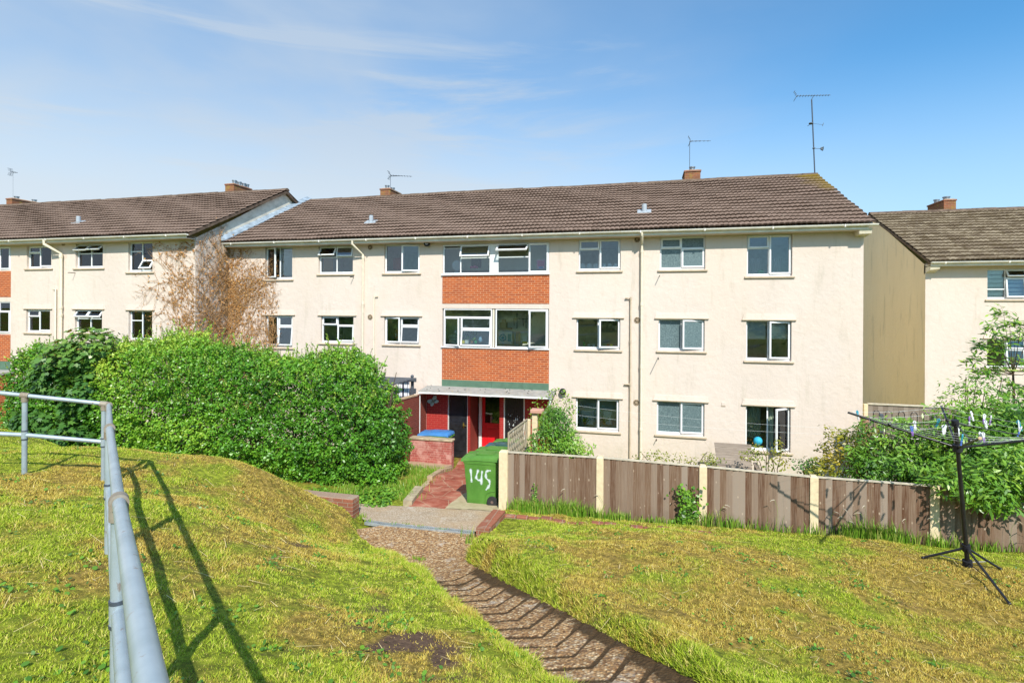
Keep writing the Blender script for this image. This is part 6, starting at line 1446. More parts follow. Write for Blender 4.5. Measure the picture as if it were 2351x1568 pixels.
# bushes in the garden behind the fence
LANCE = [(0, 0), (.35, -.15), (.7, -.11), (1.0, 0), (.7, .11), (.35, .15)]
def bush(name, label, blobs, n, size, mat, shape=None, asp=.5, cat='bush', tone=None, dens=1.0):
    c0 = blobs[0][0]; gz_ = hw(c0[0], c0[1]); t = thing(name, label, cat, (c0[0], c0[1], gz_)); PP, GG = [], []; vol = sum(r[0] * r[2] for _, r in blobs)
    for i, (c, r) in enumerate(blobs):
        p, g = grow(int(n * r[0] * r[2] / vol), (tuple(np.array(c) - np.array(r) * 1.5), tuple(np.array(c) + np.array(r) * 1.5)), blob(c, r, rng.integers(1, 999), .16, 2.0), .45, 1.1); PP.append(p); GG.append(g)
    p, g = np.concatenate(PP), np.concatenate(GG); X_, Z_ = wc(p[:, 0], p[:, 1]); k = p[:, 2] > height(X_, Z_) + .03; p, g = p[k], g[k]; k = rng.random(len(p)) < np.clip(.75 + .8 * n3(p, 4.0, 7), .15, 1); p, g = p[k], g[k]
    tn = np.clip(.40 + .35 * n3(p, 1.6, 3) + .5 * (rng.random(len(p)) - .5), 0, 1) if tone is None else tone(p)
    N_ = g * .7 + np.array([0, -.25, .6]) + rng.normal(size=p.shape) * .4
    if shape: poly_leaves('foliage', p, N_, size, mat, shape, t, tn)
    else: leaf_mesh('foliage', p, N_, size, mat, t, asp, tn)
    mb = MB().mat('bark'); stems(mb, (c0[0], c0[1], gz_ - .05), [tuple(c) for c, r in blobs] + [(c[0] + random.uniform(-.3, .3), c[1], c[2] + r[2] * .7) for c, r in blobs], .022, .006); mb.build('stems', t); return t
q = lambda px, py, y: tuple(onY(px, py, y))
bush('forsythia_bush', 'yellow and green leafy bush beside the corner of the block', [(q(1945, 1040, 13.0), (.62, .5, .62)), (q(1905, 1080, 12.7), (.45, .4, .35)), (q(1985, 1020, 13.0), (.5, .5, .5))], 3600, .075, 'leaf_yellow', None, .5, tone=lambda p: np.clip(.25 + .55 * n3(p, 1.5, 5) + .5 * rng.random(len(p)), 0, 1))
bush('leafy_bush', 'mid green bush with lance leaves left of the concrete post', [(q(2060, 1045, 12.4), (.85, .55, .72)), (q(2010, 1080, 12.2), (.6, .45, .42)), (q(2105, 1080, 12.2), (.6, .5, .5)), (q(2090, 1010, 12.6), (.55, .5, .45))], 12000, .095, 'leaf_bush', LANCE)
bush('leafy_bush', 'broad green bush spilling over the fence behind the dryer', [(q(2250, 1050, 11.8), (.95, .65, .8)), (q(2330, 1040, 11.7), (.95, .7, .85)), (q(2200, 1100, 11.2), (.5, .45, .35)), (q(2290, 1115, 10.5), (.85, .5, .38)), (q(2340, 1090, 10.6), (.6, .5, .5)), (q(2200, 1105, 10.6), (.5, .4, .26)), (q(2250, 985, 12.2), (.7, .5, .5)), (q(2335, 960, 12.2), (.7, .5, .5)), (q(2280, 1150, 10.3), (.36, .3, .20)), (q(2370, 1060, 11.4), (.8, .6, .9))], 21000, .115, 'leaf_bush', LANCE)
bush('tall_shrub', 'pale leaved shrub rising beside the set back block', [(q(2225, 925, 12.6), (.55, .45, .45)), (q(2260, 900, 12.8), (.42, .4, .4)), (q(2190, 950, 12.6), (.42, .4, .35)), (q(2240, 885, 12.8), (.3, .3, .25))], 1700, .085, 'leaf_bush', LANCE)
bush('climbing_shrub', 'bright green climbing shrub over the fence beside the trellis', [(q(1275, 990, 12.3), (.42, .45, .52)), (q(1262, 1030, 12.0), (.55, .45, .40)), (q(1305, 1020, 12.2), (.36, .4, .36)), (q(1270, 955, 12.6), (.24, .3, .32)), (q(1335, 1040, 12.0), (.25, .25, .2))], 7500, .09, 'leaf_bush', LANCE)
bush('low_plant', 'small straggly plant below the open casement', [(q(1775, 1058, 15.6), (.42, .35, .32)), (q(1735, 1045, 15.8), (.3, .3, .32)), (q(1790, 1030, 16.0), (.2, .2, .25))], 620, .07, 'leaf_yellow', None, .6, 'plant')
bush('low_plant', 'low yellowish plants along the wall left of the wooden seat', [(q(1545, 1055, 15.0), (.5, .3, .14)), (q(1600, 1062, 15.0), (.5, .3, .15)), (q(1490, 1050, 15.2), (.35, .3, .16)), (q(1630, 1050, 15.2), (.2, .25, .22))], 900, .06, 'leaf_yellow', None, .6, 'plant')
bush('low_plant', 'dusty dark plant clump left of the yellow bush', [(q(1870, 1078, 13.2), (.34, .3, .22)), (q(1845, 1070, 13.4), (.22, .25, .22))], 700, .07, 'leaf_sycamore', None, .6, 'plant')
# sprays that climb over the canopy corner
t = thing('climbing_rose', 'thin climbing sprays arching from the porch canopy corner', 'climber', q(1250, 1040, 16.2)); mb = MB().mat('bark'); PP, NN = [], []; b0 = Vector(q(1248, 1040, 16.4)); b0.z = hw(b0.x, 16.4)
for px, py, sp_ in ((1245, 930, .16), (1262, 905, .14), (1285, 912, .12), (1310, 935, .05), (1300, 918, .06), (1318, 948, .05), (1236, 945, .12), (1255, 960, .14), (1228, 925, .10), (1222, 960, .10), (1250, 985, .12)):
    e = Vector(q(px, py, 16.5)); stems(mb, b0, [e], .010, .003, .12)
    for k in range(75): s_ = b0.lerp(e, random.uniform(.72, 1.0)) + Vector((random.gauss(0, sp_), random.gauss(0, .12), random.gauss(0, sp_))); PP.append(tuple(s_)); NN.append((random.gauss(0, 1), random.gauss(-.5, 1), random.gauss(.4, 1)))
pa, pb = Vector(q(1262, 905, 16.5)), Vector(q(1320, 945, 16.3)); ac = [pa.lerp(pb, k / 9) + Vector((0, 0, .35 * math.sin(math.pi * k / 9))) for k in range(10)]; mb.tube(ac, .005, 5)
for c in ac:
    for k in range(16): PP.append(tuple(c + Vector((random.gauss(0, .06), random.gauss(0, .05), random.gauss(0, .06))))); NN.append((random.gauss(0, 1), random.gauss(-.5, 1), random.gauss(.4, 1)))
mb.build('stems', t); leaf_mesh('foliage', np.array(PP), np.array(NN), .065, 'leaf_bush', t, .6)

# young ash tree in front of the set-back block
ay = 13.6; t = thing('ash_sapling', 'slender young ash tree with feathery pale leaves', 'tree', q(2332, 1090, ay)); b0 = Vector(q(2328, 1085, ay)); b0.z = hw(b0.x, ay) - .05
mb = MB().mat('bark'); tp = Vector(q(2322, 740, ay)); fork = Vector(q(2326, 860, ay)); mb.tube([b0, Vector(q(2329, 960, ay)), fork], [.035, .028, .02], 8)
tips_ = [(2304, 718), (2318, 745), (2345, 740), (2276, 750), (2262, 795), (2248, 800), (2236, 822), (2290, 770), (2330, 775), (2360, 770), (2275, 850), (2250, 848), (2300, 800), (2340, 890), (2315, 905), (2355, 910), (2325, 880), (2285, 840), (2335, 830), (2370, 850), (2310, 930), (2352, 935)]
PP, NN, DD = [], [], []
for px, py in tips_:
    e = Vector(q(px, py, ay + random.uniform(-.5, .4))); fb_ = fork if py < 870 else Vector(q(2328, py + 55, ay)); mid = fb_.lerp(e, .5) + Vector((0, 0, -.05)); mb.tube([fb_, mid, e], [.011, .007, .003], 5)
    for c in range(9):         # compound leaves radiating from each tip
        d = Vector((random.gauss(0, 1), random.gauss(0, .7), random.gauss(.0, .7))).normalized() * random.uniform(.16, .27); mb.tube([e, e + d * .6 + Vector((0, 0, .02)), e + d], .002, 3); sd = d.cross(Vector((0, 0, 1))).normalized()
        for k in range(7):
            c0 = e + d * (.2 + .8 * ((k // 2) / 3)); sg = (1, -1)[k % 2]
            PP.append(tuple(c0)); DD.append(tuple((sd * sg + d * 1.6).normalized() if k < 6 else tuple(d.normalized()))); NN.append((random.gauss(0, .5), random.gauss(-.3, .5), 1))
mb.build('trunk', t); poly_leaves('crown', np.array(PP), np.array(NN), .125, 'leaf_bush', LANCE, t, None, (0, 0, 0), np.array(DD))

# weeds and long grass along the foot of the fence, on the grass patch and by the brick edging
def tuft(PPv, PFc, RN, c, n, h, sp, w=.008, bend=.45):
    for _ in range(n):
        x, y = c[0] + random.gauss(0, sp), c[1] + random.gauss(0, sp * .35); z = c[2]; L = h * random.uniform(.45, 1.1); a = random.uniform(0, 6.283); bx, by = math.cos(a), math.sin(a); l = random.uniform(.05, bend) * L; a2 = random.uniform(0, 6.283); i = len(PPv)
        PPv += [(x - bx * w, y - by * w, z - .02), (x + bx * w, y + by * w, z - .02), (x + bx * w * .7 + math.cos(a2) * l * .4, y + by * w * .7 + math.sin(a2) * l * .4, z + L * .6), (x - bx * w * .7 + math.cos(a2) * l * .4, y - by * w * .7 + math.sin(a2) * l * .4, z + L * .6)]
        PFc.append((i, i + 1, i + 2, i + 3)); PPv += [(x + math.cos(a2) * l, y + math.sin(a2) * l, z + L)]; PFc.append((i + 3, i + 2, i + 4, i + 4)); RN.extend([random.random()] * 2)
def weeds(name, label, cat, spots, kind='stuff'):
    v, f, r = [], [], []
    for s in spots: tuft(v, f, r, *s)
    me = bpy.data.meshes.new(name); me.from_pydata(v, [], [q_ if q_[2] != q_[3] else q_[:3] for q_ in f]); me.materials.append(MATS['leaf_weed']); a = me.attributes.new('rnd', 'FLOAT', 'FACE'); a.data.foreach_set('value', np.array(r, np.float32)); me.update(); o = link(name, me); tag(o, label, cat, None, kind); return o
sp_ = []
for k in range(210):
    x = -2.5 + 10.5 * random.random() ** 1.35; y = float(fence_y(x)) - random.uniform(.03, .22); big = math.exp(-((x + 1.6) / 1.0) ** 2) * 1.2 + .7 * math.exp(-((x - 1.2) / .35) ** 2) + .9 * math.exp(-((x - 3.9) / .45) ** 2)
    sp_.append(((x, y, hw(x, y)), 4 + int(8 * random.random()) + int(24 * min(1, big)), .14 + .24 * min(1.3, big) * random.random() + .16 * random.random() * (x > 1), .10))
weeds('long_grass', 'long uncut grass and weeds along the fence foot', None, sp_)
v = []; sp_ = []
for k in range(150):
    x, y = random.uniform(-7.2, -4.9), random.uniform(10.45, 14.9)
    if x > -4.95 - (y - 10.35) * .193: continue
    sp_.append(((x, y, hw(x, y)), 42, random.uniform(.10, .22), .16))
for px, py, n, h in ((1083, 1250, 26, .16), (1080, 1235, 14, .24), (830, 1190, 30, .12), (843, 1199, 20, .10), (935, 1208, 30, .07), (970, 1212, 30, .07), (1020, 1218, 24, .06), (900, 1205, 20, .08), (950, 1283, 30, .07), (965, 1286, 24, .06)):
    c = hit(px, py); sp_.append(((c.x, c.y, c.z), n, h, .07))
weeds('long_grass', 'uncut bright grass beside the kerb and along the drain', None, sp_)
# clover and plantain clumps in the turf, and straw stalks left lying after mowing
def lawn_spots(n, seed):
    r_ = np.random.default_rng(seed); Z = 1.2 + r_.random(n) ** 1.2 * 9; X = (r_.random(n) * 2 - 1) * (1.0 * Z + .5); x, y = cw(X, Z); s_, w_ = sw(X, Z); k = ((w_ < wL(s_) - .15) | (w_ > wR(s_) + .12)) & (y < 10.3); return X[k], Z[k]
X_, Z_ = lawn_spots(260, 3); PP, NN = [], []
for a_, b_ in zip(X_, Z_):
    m_ = int(rng.integers(5, 26)); r_ = .03 + .10 * rng.random(); xs_, zs2 = a_ + rng.normal(size=m_) * r_, b_ + rng.normal(size=m_) * r_; hs_ = height(xs_, zs2); x_, y_ = cw(xs_, zs2); PP.append(np.stack([x_, y_, hs_ + .014 + .02 * rng.random(m_)], 1)); NN.append(rng.normal(size=(m_, 3)) * .45 + np.array([0, -.1, 1]))
tag(poly_leaves('clover', np.concatenate(PP), np.concatenate(NN), .034, 'leaf_bush', [(0, 0), (.3, -.3), (.75, -.34), (1, 0), (.75, .34), (.3, .3)], None, rng.random(sum(len(q_) for q_ in PP)) * .6), 'clumps of clover and plantain leaves in the turf', None, None, 'stuff')
X_, Z_ = lawn_spots(1500, 5); dd_, _s = dry_soil(*cw(X_, Z_)); k = (dd_ > .22) | (rng.random(len(X_)) < .15); X_, Z_ = X_[k], Z_[k]; n_ = len(X_); an = rng.random(n_) * 6.283; L_n = .06 + .16 * rng.random(n_) ** 2; X2, Z2 = X_ + np.cos(an) * L_n, Z_ + np.sin(an) * L_n
h0, h1 = height(X_, Z_) + .012, height(X2, Z2) + .02 + .03 * rng.random(n_); wd_ = .0018 + .0016 * np.clip(Z_ / 8, 0, 1); ox, oz = -np.sin(an) * wd_, np.cos(an) * wd_
q0, q1, q2, q3 = [np.stack([*cw(A_, B_), H_], 1) for A_, B_, H_ in ((X_ - ox, Z_ - oz, h0), (X_ + ox, Z_ + oz, h0), (X2 + ox * .5, Z2 + oz * .5, h1), (X2 - ox * .5, Z2 - oz * .5, h1))]
tag(np_mesh('straw', np.stack([q0, q1, q2, q3], 1).reshape(-1, 3), np.arange(4 * n_).reshape(-1, 4), ['straw_stalk'], None, {'rnd': ('FACE', rng.random(n_))}), 'cut straw stalks lying on the dry turf', None, None, 'stuff')
# seed heads on thin stalks against the fence
mb = MB().mat('curtain_green'); v = []
for k in range(24):
    x = random.uniform(-2.2, 7.5); y = float(fence_y(x)) - random.uniform(.06, .25); z = hw(x, y); h = random.uniform(.25, .62); l = Vector((random.uniform(-.15, .15), random.uniform(-.08, .04), 0)); a = Vector((x, y, z)); b = a + l * .5 + Vector((0, 0, h * .75)); c = a + l * 1.3 + Vector((0, 0, h)); mb.mat('leaf_weed').tube([a, b, c], .002, 3); mb.mat('cap_wood').tube([c, c + l.normalized() * .05 + Vector((0, 0, -.005)), c + l.normalized() * .09 + Vector((0, 0, -.03))], [.007, .006, .002], 5)
tag(mb.build('seed_heads', None), 'thin straw coloured seed heads before the fence', None, None, 'stuff')
# bramble climbing the second panel
for (px, py, hgt, lb) in ((1583, 1205, .75, 'leafy bramble climbing beside the third cream post'), (1230, 1185, .75, 'thin dark weed climbing the first fence panel')):
    y = 10.5; b0 = Vector(q(px, py, y)); b0.z = hw(b0.x, y); t = thing('bramble', lb, 'plant', tuple(b0)); mb = MB().mat('bark'); PP, NN = [], []; thin = px < 1300
    for k in range(2 if thin else 6):
        e = b0 + Vector((random.uniform(-.18, .14) * (.3 if thin else 1), .03, hgt * random.uniform(.6, 1.05))); stems(mb, b0, [e], .006, .002, .06)
        for j in range(40 if thin else 60): s_ = b0.lerp(e, random.uniform(.05, 1.0)) + Vector((random.gauss(0, .03 if thin else .09), random.uniform(-.05, .03), random.gauss(0, .05))); PP.append(tuple(s_)); NN.append((random.gauss(0, .7), -1, random.gauss(.4, .6)))
    mb.build('stems', t); leaf_mesh('foliage', np.array(PP), np.array(NN), .04 if thin else .075, 'leaf_bush', t, .7, np.array([random.random() * .7 for _ in PP]))

# ------------------------------------------------------------------ things seen in the windows
def wbox(name, label, cat, px0, px1, py0, py1, y, mat, dep=.06, b=.006, extra=None):
    a, c = onY(px0, py1, y), onY(px1, py0, y); m = MB().mat(mat); m.bbox(a.x, c.x, y, y + dep, a.z, c.z, b)
    if extra: extra(m, a, c, y)
    return one(name, label, cat, m, off=(a.x, y, a.z))
yi = FY + .20
def curtain(label, px0, px1, py0, py1, y, mat, folds=7):
    a, c = onY(px0, py1, y), onY(px1, py0, y); m = MB().mat(mat); n = folds * 4
    for k in range(n):
        x0_, x1_ = a.x + (c.x - a.x) * k / n, a.x + (c.x - a.x) * (k + 1) / n; y0_, y1_ = y + .025 * math.sin(k * math.pi / 2), y + .025 * math.sin((k + 1) * math.pi / 2)
        m.quad((x0_, y0_, a.z), (x1_, y1_, a.z), (x1_, y1_, c.z), (x0_, y0_, c.z), .5); m.quad((x0_, y0_ + .004, a.z), (x0_, y0_ + .004, c.z), (x1_, y1_ + .004, c.z), (x1_, y1_ + .004, a.z), .5)
    return one('curtain', label, 'curtain', m, off=(a.x, y, c.z), smooth=True)
def blind(label, px0, px1, py0, py1, y, mat, slats=0):
    a, c = onY(px0, py1, y), onY(px1, py0, y); m = MB().mat(mat)
    if not slats: m.bbox(a.x, c.x, y, y + .006, a.z, c.z, .002); m.tube([(a.x, y + .02, c.z), (c.x, y + .02, c.z)], .02, 8)
    else:
        for k in range(slats): z = a.z + (c.z - a.z) * k / slats; h = (c.z - a.z) / slats; m.bbox(a.x, c.x, y, y + .012, z, z + h * (.72 if slats < 9 else .8), .002)
    return one('window_blind', label, 'blind', m, off=(a.x, y, c.z))
blind('pale slatted blind beside the open top casement near the creeper', 647, 674, 568, 632, yi, 'blind_white', 14)
blind('half lowered cream roller blind in the first floor end window', 1713, 1758, 734, 778, yi, 'blind_white'); blind('half lowered cream roller blind behind the ajar end casement', 1763, 1815, 734, 778, yi, 'blind_white')
curtain('pale green curtain drawn behind the wide open casement window', 1713, 1746, 930, 1015, yi + .1, 'curtain_green', 5); curtain('pale green curtain at the hinge side of the open casement', 1764, 1776, 930, 1030, yi + .1, 'curtain_green', 2)
curtain('narrow sheer curtain in the frosty bathroom style window, middle column', 615, 640, 724, 780, yi, 'curtain_green', 4)
for (a, b, lb) in ((1330, 1376, 'white scalloped net curtain in the left light'), (1380, 1420, 'white scalloped net curtain in the right light')):
    P0, P1 = onY(a, 617, yi), onY(b, 600, yi); m = MB().mat('fabric_white'); n = 3
    for k in range(n):
        c = P0.x + (P1.x - P0.x) * (k + .5) / n; r = (P1.x - P0.x) / n * .48; m.ball((c, yi, P0.z + .02), r, .02, .16, 10, 6)
    one('net_curtain', lb + ' below the round vent', 'net curtain', m, off=(P0.x, yi, P0.z))
wbox('red_board', 'dull red board inside the upper window left of the bay', 'board', 902, 922, 592, 620, FY + .6, 'red_panel')
wbox('cardboard_sheet', 'orange board standing inside the window with open vents', 'board', 743, 765, 592, 622, yi, 'orange_panel', .02)
wbox('cereal_box', 'pink patterned box on the upper bay sill', 'box', 1232, 1252, 596, 618, yi - .02, 'pink_pale', .07, .004, lambda m, a, c, y: (m.mat('pink').bbox(a.x + .03, c.x - .03, y - .004, y, a.z + .10, c.z - .04, .003), m.mat('peg_blue').bbox(a.x + .08, c.x - .08, y - .004, y, a.z + .02, a.z + .08, .003)))
P0 = onY(1049, 610, FY + .35); t = thing('desk_fan', 'white round desk fan inside the upper bay window', 'fan', (P0.x, FY + .35, 6.35)); m = MB().mat('fabric_white')
M = Matrix.Translation((P0.x, FY + .35, P0.z)) @ Matrix.Rotation(R(90), 4, 'X'); b0 = len(m.v); m.lathe([(.02, .03), (.06, .035), (.06, .05), (.17, .03), (.19, .0), (.17, -.03), (.02, -.03)], (0, 0, 0), 18); m.v = [tuple(M @ Vector(w)) for w in m.v]; m.build('cage', t, True)
m = MB().mat('fabric_white'); m.tube([(P0.x, FY + .38, P0.z - .15), (P0.x, FY + .38, 6.36)], .02, 8); m.lathe([(.11, 0), (.10, .03)], (P0.x, FY + .38, 6.33), 14); m.build('stand', t, True)
P0 = onY(1087, 614, yi); m = MB().mat('pink'); m.ball((P0.x - .07, yi, P0.z), .06, .05, .05); m.ball((P0.x + .05, yi, P0.z + .015), .07, .05, .06); m.ball((P0.x + .14, yi, P0.z - .01), .035, .04, .035); one('soft_toy', 'bright pink toy on the upper bay sill', 'toy', m, off=(P0.x, yi, P0.z))
wbox('notice_board', 'black square on the room wall behind the pink toy', 'panel', 1082, 1104, 590, 615, FY + 1.08, 'black_soft', .04)
for (x0, x1, y0, y1, yy, mt) in ((1022, 1262, 706, 792, FY + 1.15, 'bay_wall'), (1022, 1262, 565, 622, FY + 1.15, 'bay_wall'), (1318, 1428, 905, 985, FY + .70, 'teal_wall')):
    A_, C_ = onY(x0, y1, yy), onY(x1, y0, yy); m = MB().mat(mt); m.box(A_.x, C_.x, yy, yy + .03, A_.z, C_.z, .5); m.build('backing_panel', B1)  # pale panels added close behind the panes to catch sun and brighten them
# first floor bay: shelf, boxes, printer-like box with round fan, plank, plants
wbox('appliance', 'white box with a teal dial on the lower bay sill', 'appliance', 1144, 1176, 761, 790, yi - .02, 'box_pale', .3, .01, lambda m, a, c, y: (m.mat('teal'), m.tube([(a.x + .16, y - .012, (a.z + c.z) / 2), (a.x + .16, y + .01, (a.z + c.z) / 2)], .13, 22), m.mat('box_pale'), [m.tube([(a.x + .16 + .07 * math.cos(q_), y - .016, (a.z + c.z) / 2 + .07 * math.sin(q_)), (a.x + .16 + .07 * math.cos(q_), y - .01, (a.z + c.z) / 2 + .07 * math.sin(q_))], .022, 8) for q_ in np.linspace(0, 6.283, 9)[:-1]], m.mat('teal'), m.bbox(a.x + .34, a.x + .46, y - .01, y, a.z + .1, a.z + .36, .01)))
wbox('shelf', 'dark brown shelf above the white appliance', 'shelf', 1143, 1172, 753, 757, FY + .28, 'soffit_brown', .25)
wbox('cardboard_box', 'tan cardboard box on the dark shelf', 'box', 1147, 1162, 740, 753, FY + .3, 'cardboard', .2); wbox('cardboard_box', 'smaller pale box stacked on the shelf box', 'box', 1152, 1160, 733, 740, FY + .32, 'tan', .15)
wbox('wooden_plank', 'short pale plank leaning inside the lower bay', 'plank', 1184, 1195, 762, 789, yi + .05, 'tan', .03); wbox('detergent_bottle', 'pale blue and yellow bottle beside the plank', 'bottle', 1199, 1210, 772, 789, yi + .02, 'box_pale', .1, .03, lambda m, a, c, y: (m.mat('yellow_pot').bbox(a.x, c.x, y - .01, y + .05, a.z, a.z + .09, .015)))
for px, lb in ((1208, 'thin dark tool rail hanging by the bay casement'), (1187, 'dark hooked tools hanging on the bay room wall')):
    P0 = onY(px, 735, FY + .6); m = MB().mat('black_soft'); m.tube([(P0.x, FY + .6, P0.z + .25), (P0.x, FY + .6, P0.z - .3)], .014, 6); m.tube([(P0.x - .14, FY + .6, P0.z + .05), (P0.x + .14, FY + .6, P0.z + .03)], .014, 6); m.tube([(P0.x - .12, FY + .6, P0.z + .05), (P0.x - .10, FY + .6, P0.z - .2)], .012, 6); one('hanging_tools', lb, 'tools', m, off=tuple(P0))
for i, (px, py) in enumerate(((1062, 775), (1072, 772), (1082, 774), (1091, 770))):
    P0 = onY(px, 787, yi); P1 = onY(px, py - 14, yi); n = 60; PPt = np.array([(P0.x + rng.normal() * .05, yi + .05 + rng.normal() * .04, P0.z + .08 + (P1.z - P0.z) * rng.random()) for _ in range(n)])
    t = thing('house_plant', ('short', 'bushy', 'upright', 'taller')[i] + ' green plant number %s from the casement on the bay sill' % ('one', 'two', 'three', 'four')[i], 'plant', tuple(P0)); leaf_mesh('foliage', PPt, rng.normal(size=(n, 3)), .07, 'leaf_bush', t, .4); m = MB().mat('green_pot' if i % 2 else 'pot_clay'); m.lathe([(.04, 0), (.055, .09), (.05, .09)], (P0.x, yi + .05, P0.z - .02), 10); m.build('pot', t, True)
wbox('food_tub', 'yellow and white tub on the lower bay sill', 'tub', 1060, 1066, 782, 789, yi - .06, 'yellow_pot', .07); wbox('food_tub', 'pale green tub beside the yellow tub', 'tub', 1067, 1075, 781, 789, yi - .06, 'box_pale', .07)
P0 = onY(1103, 778, yi - .03); m = MB().mat('glass_blue'); m.lathe([(.05, -.10), (.075, -.03), (.05, .04), (.03, .06), (.045, .09)], tuple(P0), 12); one('glass_vase', 'blue glass vase at the end of the plant row', 'vase', m, off=tuple(P0), smooth=True)
for k, lb in enumerate(('lowest green tray stacked in the bay casement', 'middle green tray stacked in the bay casement', 'top green tray stacked in the bay casement')): wbox('seed_tray', lb, 'tray', 1029, 1052, 783 - k * 7, 788 - k * 7, yi + .05, 'curtain_green', .2)
P0 = onY(1046, 761, yi + .05); m = MB().mat('fabric_white'); m.lathe([(.03, -.06), (.045, -.03), (.04, .03), (.02, .05)], tuple(P0), 10); one('white_jar', 'small white jar above the green trays', 'jar', m, off=tuple(P0), smooth=True)
# cat on the sill
P0 = onY(911, 776, yi - .01); ct = MB().mat('ginger'); x, y, z = P0.x, yi - .01, P0.z
prof = [(.075, 0), (.095, .05), (.085, .12), (.065, .18), (.052, .215)]
ct.lathe(prof, (x, y, z), 14); ct.ball((x + .005, y - .035, z + .255), .062, .06, .055, 12, 8); ct.mat('cat_white').ball((x + .005, y - .085, z + .243), .026, .02, .02, 8, 6); ct.ball((x, y - .07, z + .10), .045, .03, .085, 10, 6); ct.mat('ginger')
for sg in (-1, 1):
    ct.hexa([(x + sg * .045 - .02, y - .04, z + .29), (x + sg * .045 + .02, y - .04, z + .29), (x + sg * .045 + .02, y - .015, z + .29), (x + sg * .045 - .02, y - .015, z + .29), (x + sg * .05 - .003, y - .03, z + .345), (x + sg * .05 + .003, y - .03, z + .345), (x + sg * .05 + .003, y - .024, z + .345), (x + sg * .05 - .003, y - .024, z + .345)]); ct.tube([(x + sg * .03, y - .07, z + .15), (x + sg * .03, y - .085, z + .02)], .02, 8); ct.mat('black_soft').ball((x + .005 + sg * .026, y - .089, z + .268), .008, .006, .009, 6, 4); ct.mat('ginger')
ct.tube([(x + .08, y + .03, z + .02), (x + .13, y - .02, z + .02), (x + .10, y - .08, z + .02), (x + .03, y - .10, z + .02)], [.022, .02, .018, .012], 8)
one('cat', 'ginger and white cat sitting behind the casement', 'cat', ct, off=(x, y, z), smooth=True)
# first floor sills on the right
for i, px in enumerate((1522, 1529, 1536)): wbox('food_tin', ('leftmost', 'middle', 'rightmost')[i] + ' of three red tins on the first floor sill', 'tin', px, px + 6, 787, 798, yi, 'tin_red', .08, .01)
for i, (px, mt, lb) in enumerate(((1341, 'green_pot', 'green bottle with red cap on the sill below middle vent'), (1352, 'fabric_white', 'white cup on the sill below middle vent'), (1363, 'fabric_white', 'pale dish on the sill near the ajar casement'), (1404, 'yellow_pot', 'small yellow flower pot in the ajar casement window'), (1396, 'tin_red', 'tiny red pot in the ajar casement window'))):
    P0 = onY(px, 796, yi); m = MB().mat(mt); m.lathe([(.03, 0), (.035, .08), (.03, .12), (.015, .15), (.015, .19)] if i == 0 else [(.04, 0), (.05, .08), (.045, .085)], (P0.x, yi, P0.z), 10)
    if i == 0: m.mat('tin_red').lathe([(.018, .19), (.018, .22)], (P0.x, yi, P0.z), 8)
    one(('glass_bottle', 'cup', 'dish', 'flower_pot', 'flower_pot')[i], lb, ('bottle', 'cup', 'dish', 'flower pot', 'flower pot')[i], m, off=tuple(P0), smooth=True)
wbox('toiletry_bottle', 'turquoise bottle on the upper sill of the four pane window', 'bottle', 1533, 1537, 603, 612, yi, 'peg_teal', .05, .01)
for (a, b, lb) in ((1720, 1746, 'grey cloth hanging inside the top end window, left light'), (1772, 1794, 'grey cloth hanging inside the top end window, right light')): curtain(lb, a, b, 593, 627, yi + .05, 'curtain_grey', 4)
wbox('storage_tub', 'small bright green tub on the top end sill', 'tub', 1741, 1754, 620, 627, yi, 'green_pot', .1, .015)
wbox('display_board', 'pale board on the ground floor sill, left light', 'board', 1335, 1363, 943, 974, yi + .2, 'blind_white', .03); wbox('display_board', 'pale board on the ground floor sill, right light', 'board', 1385, 1404, 944, 974, yi + .2, 'blind_white', .03)
P0 = onY(1549, 962, yi + .05); m = MB().mat('blind_white'); m.ball(tuple(P0), .16, .05, .20, 16, 10); one('round_mirror', 'pale round mirror inside the ground floor window', 'mirror', m, off=tuple(P0), smooth=True)
wbox('toiletry_bottle', 'blue bottle standing on the ground floor sill by the mirror', 'bottle', 1531, 1535, 974, 985, yi, 'glass_blue', .05, .012)
P0 = onY(1740, 1012, FY + .12); m = MB().mat('blue_ball'); m.ball(tuple(P0), .13, .13, .13, 20, 14); one('ball', 'turquoise blue ball in the open ground floor window', 'ball', m, off=tuple(P0), smooth=True)
P0 = onY(1725, 1022, yi); PPt = np.array([(P0.x + rng.normal() * .06, yi + rng.normal() * .05, P0.z + .08 + .16 * rng.random()) for _ in range(60)]); t = thing('house_plant', 'brownish pot plant beside the blue ball', 'plant', tuple(P0)); leaf_mesh('foliage', PPt, rng.normal(size=(60, 3)), .07, 'leaf_dead', t, .5); m = MB().mat('green_pot'); m.lathe([(.05, -.02), (.07, .08), (.06, .08)], tuple(P0), 12); m.build('pot', t, True)
for i, px in enumerate((1343, 1387)):
    P0 = onY(px, 974, yi + .02); PPt = np.array([(P0.x + rng.normal() * .06, yi + rng.normal() * .03, P0.z + .10 + .12 * rng.random()) for _ in range(50)]); t = thing('house_plant', ('spiky plant in the left light of the white ground floor window', 'thin plant in the right light of the white ground floor window')[i], 'plant', tuple(P0)); leaf_mesh('foliage', PPt, rng.normal(size=(50, 3)), .08, 'leaf_bush', t, .35); m = MB().mat('pot_clay'); m.lathe([(.04, 0), (.055, .08), (.05, .08)], tuple(P0), 10); m.build('pot', t, True)
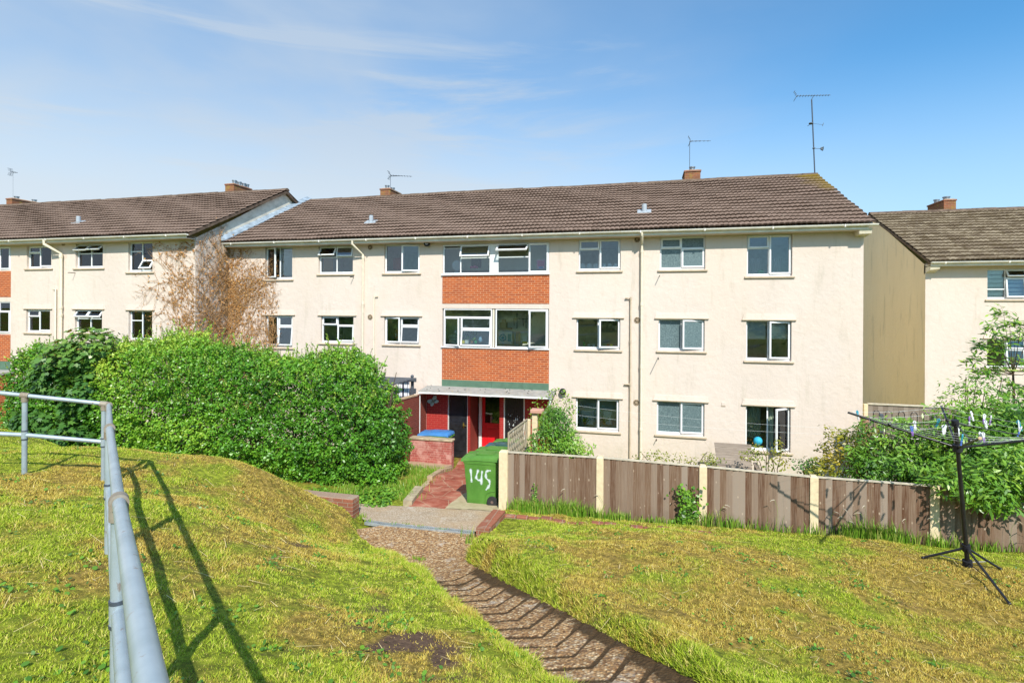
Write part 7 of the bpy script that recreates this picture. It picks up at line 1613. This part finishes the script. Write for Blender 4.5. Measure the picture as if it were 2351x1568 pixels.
# forward block
ly = LY + .22
P0 = onY(88, 606, ly); t = thing('flower_pot', 'pot of red and white flowers on the upper sill of the forward block', 'flowers', tuple(P0)); m = MB().mat('pot_clay'); m.lathe([(.05, -.06), (.07, .03), (.06, .03)], tuple(P0), 10); m.build('pot', t, True); m = MB()
for k in range(16): m.mat(('tin_red', 'fabric_white', 'purple_flower', 'curtain_green')[k % 4]); m.ball((P0.x + random.gauss(0, .11), ly - .03 + random.gauss(0, .04), P0.z + .08 + random.random() * .14), .03, .03, .03, 6, 4)
m.build('blooms', t)
curtain('light blue grey curtain in the upper window beside the creeper', 308, 326, 585, 624, ly, 'blind_white', 3)
for px, lb in ((197, 'small violet vase on the sill under the open vents'), (233, 'little green plant on the sill under the open vents')):
    P0 = onY(px, 608, ly); m = MB().mat('purple_flower' if px < 200 else 'green_pot'); m.lathe([(.04, -.05), (.06, .02), (.03, .08), (.04, .1)], tuple(P0), 10); one('vase', lb, 'vase', m, off=tuple(P0), smooth=True)
qy = QY + .22
blind('striped blind in the upper left light of the set back block', 2266, 2304, 620, 688, qy, 'blind_white', 7); blind('striped blind in the upper right light of the set back block', 2308, 2352, 640, 688, qy, 'blind_white', 5)

# a row of big shrubs behind the viewer, mirrored in the window panes
for i, x in enumerate((-27, -20.5, -14, -8, -2.5, 3.5, 10, 17, 24)):
    y, r = -8.5 - (i % 3) * .9, 1.25 + .25 * (i % 4); gz_ = hw(x, y); t = thing('laurel_shrub', ('lone', 'broad', 'short', 'bushy', 'round', 'tallest', 'wide', 'loose', 'outer')[i] + ' dark laurel shrub at the back of the lawn', 'shrub', (x, y, gz_)); f = blob((x, y, gz_ + r * .85), (3.0, 1.5, r), 200 + i, .4, .9)
    p, g = grow(2600, ((x - 4, y - 2.4, gz_), (x + 4, y + 2.4, gz_ + 2.6 * r)), f, .8, 1.0); leaf_mesh('foliage', p, g + rng.normal(size=p.shape) * .5, .26, 'leaf_sycamore', t, .55, np.clip(.1 + .5 * rng.random(len(p)), 0, 1)); mb = MB().mat('bark'); stems(mb, (x, y, gz_ - .1), [(x + k, y, gz_ + r) for k in (-1.5, 0, 1.5)], .06, .02); mb.build('stems', t)
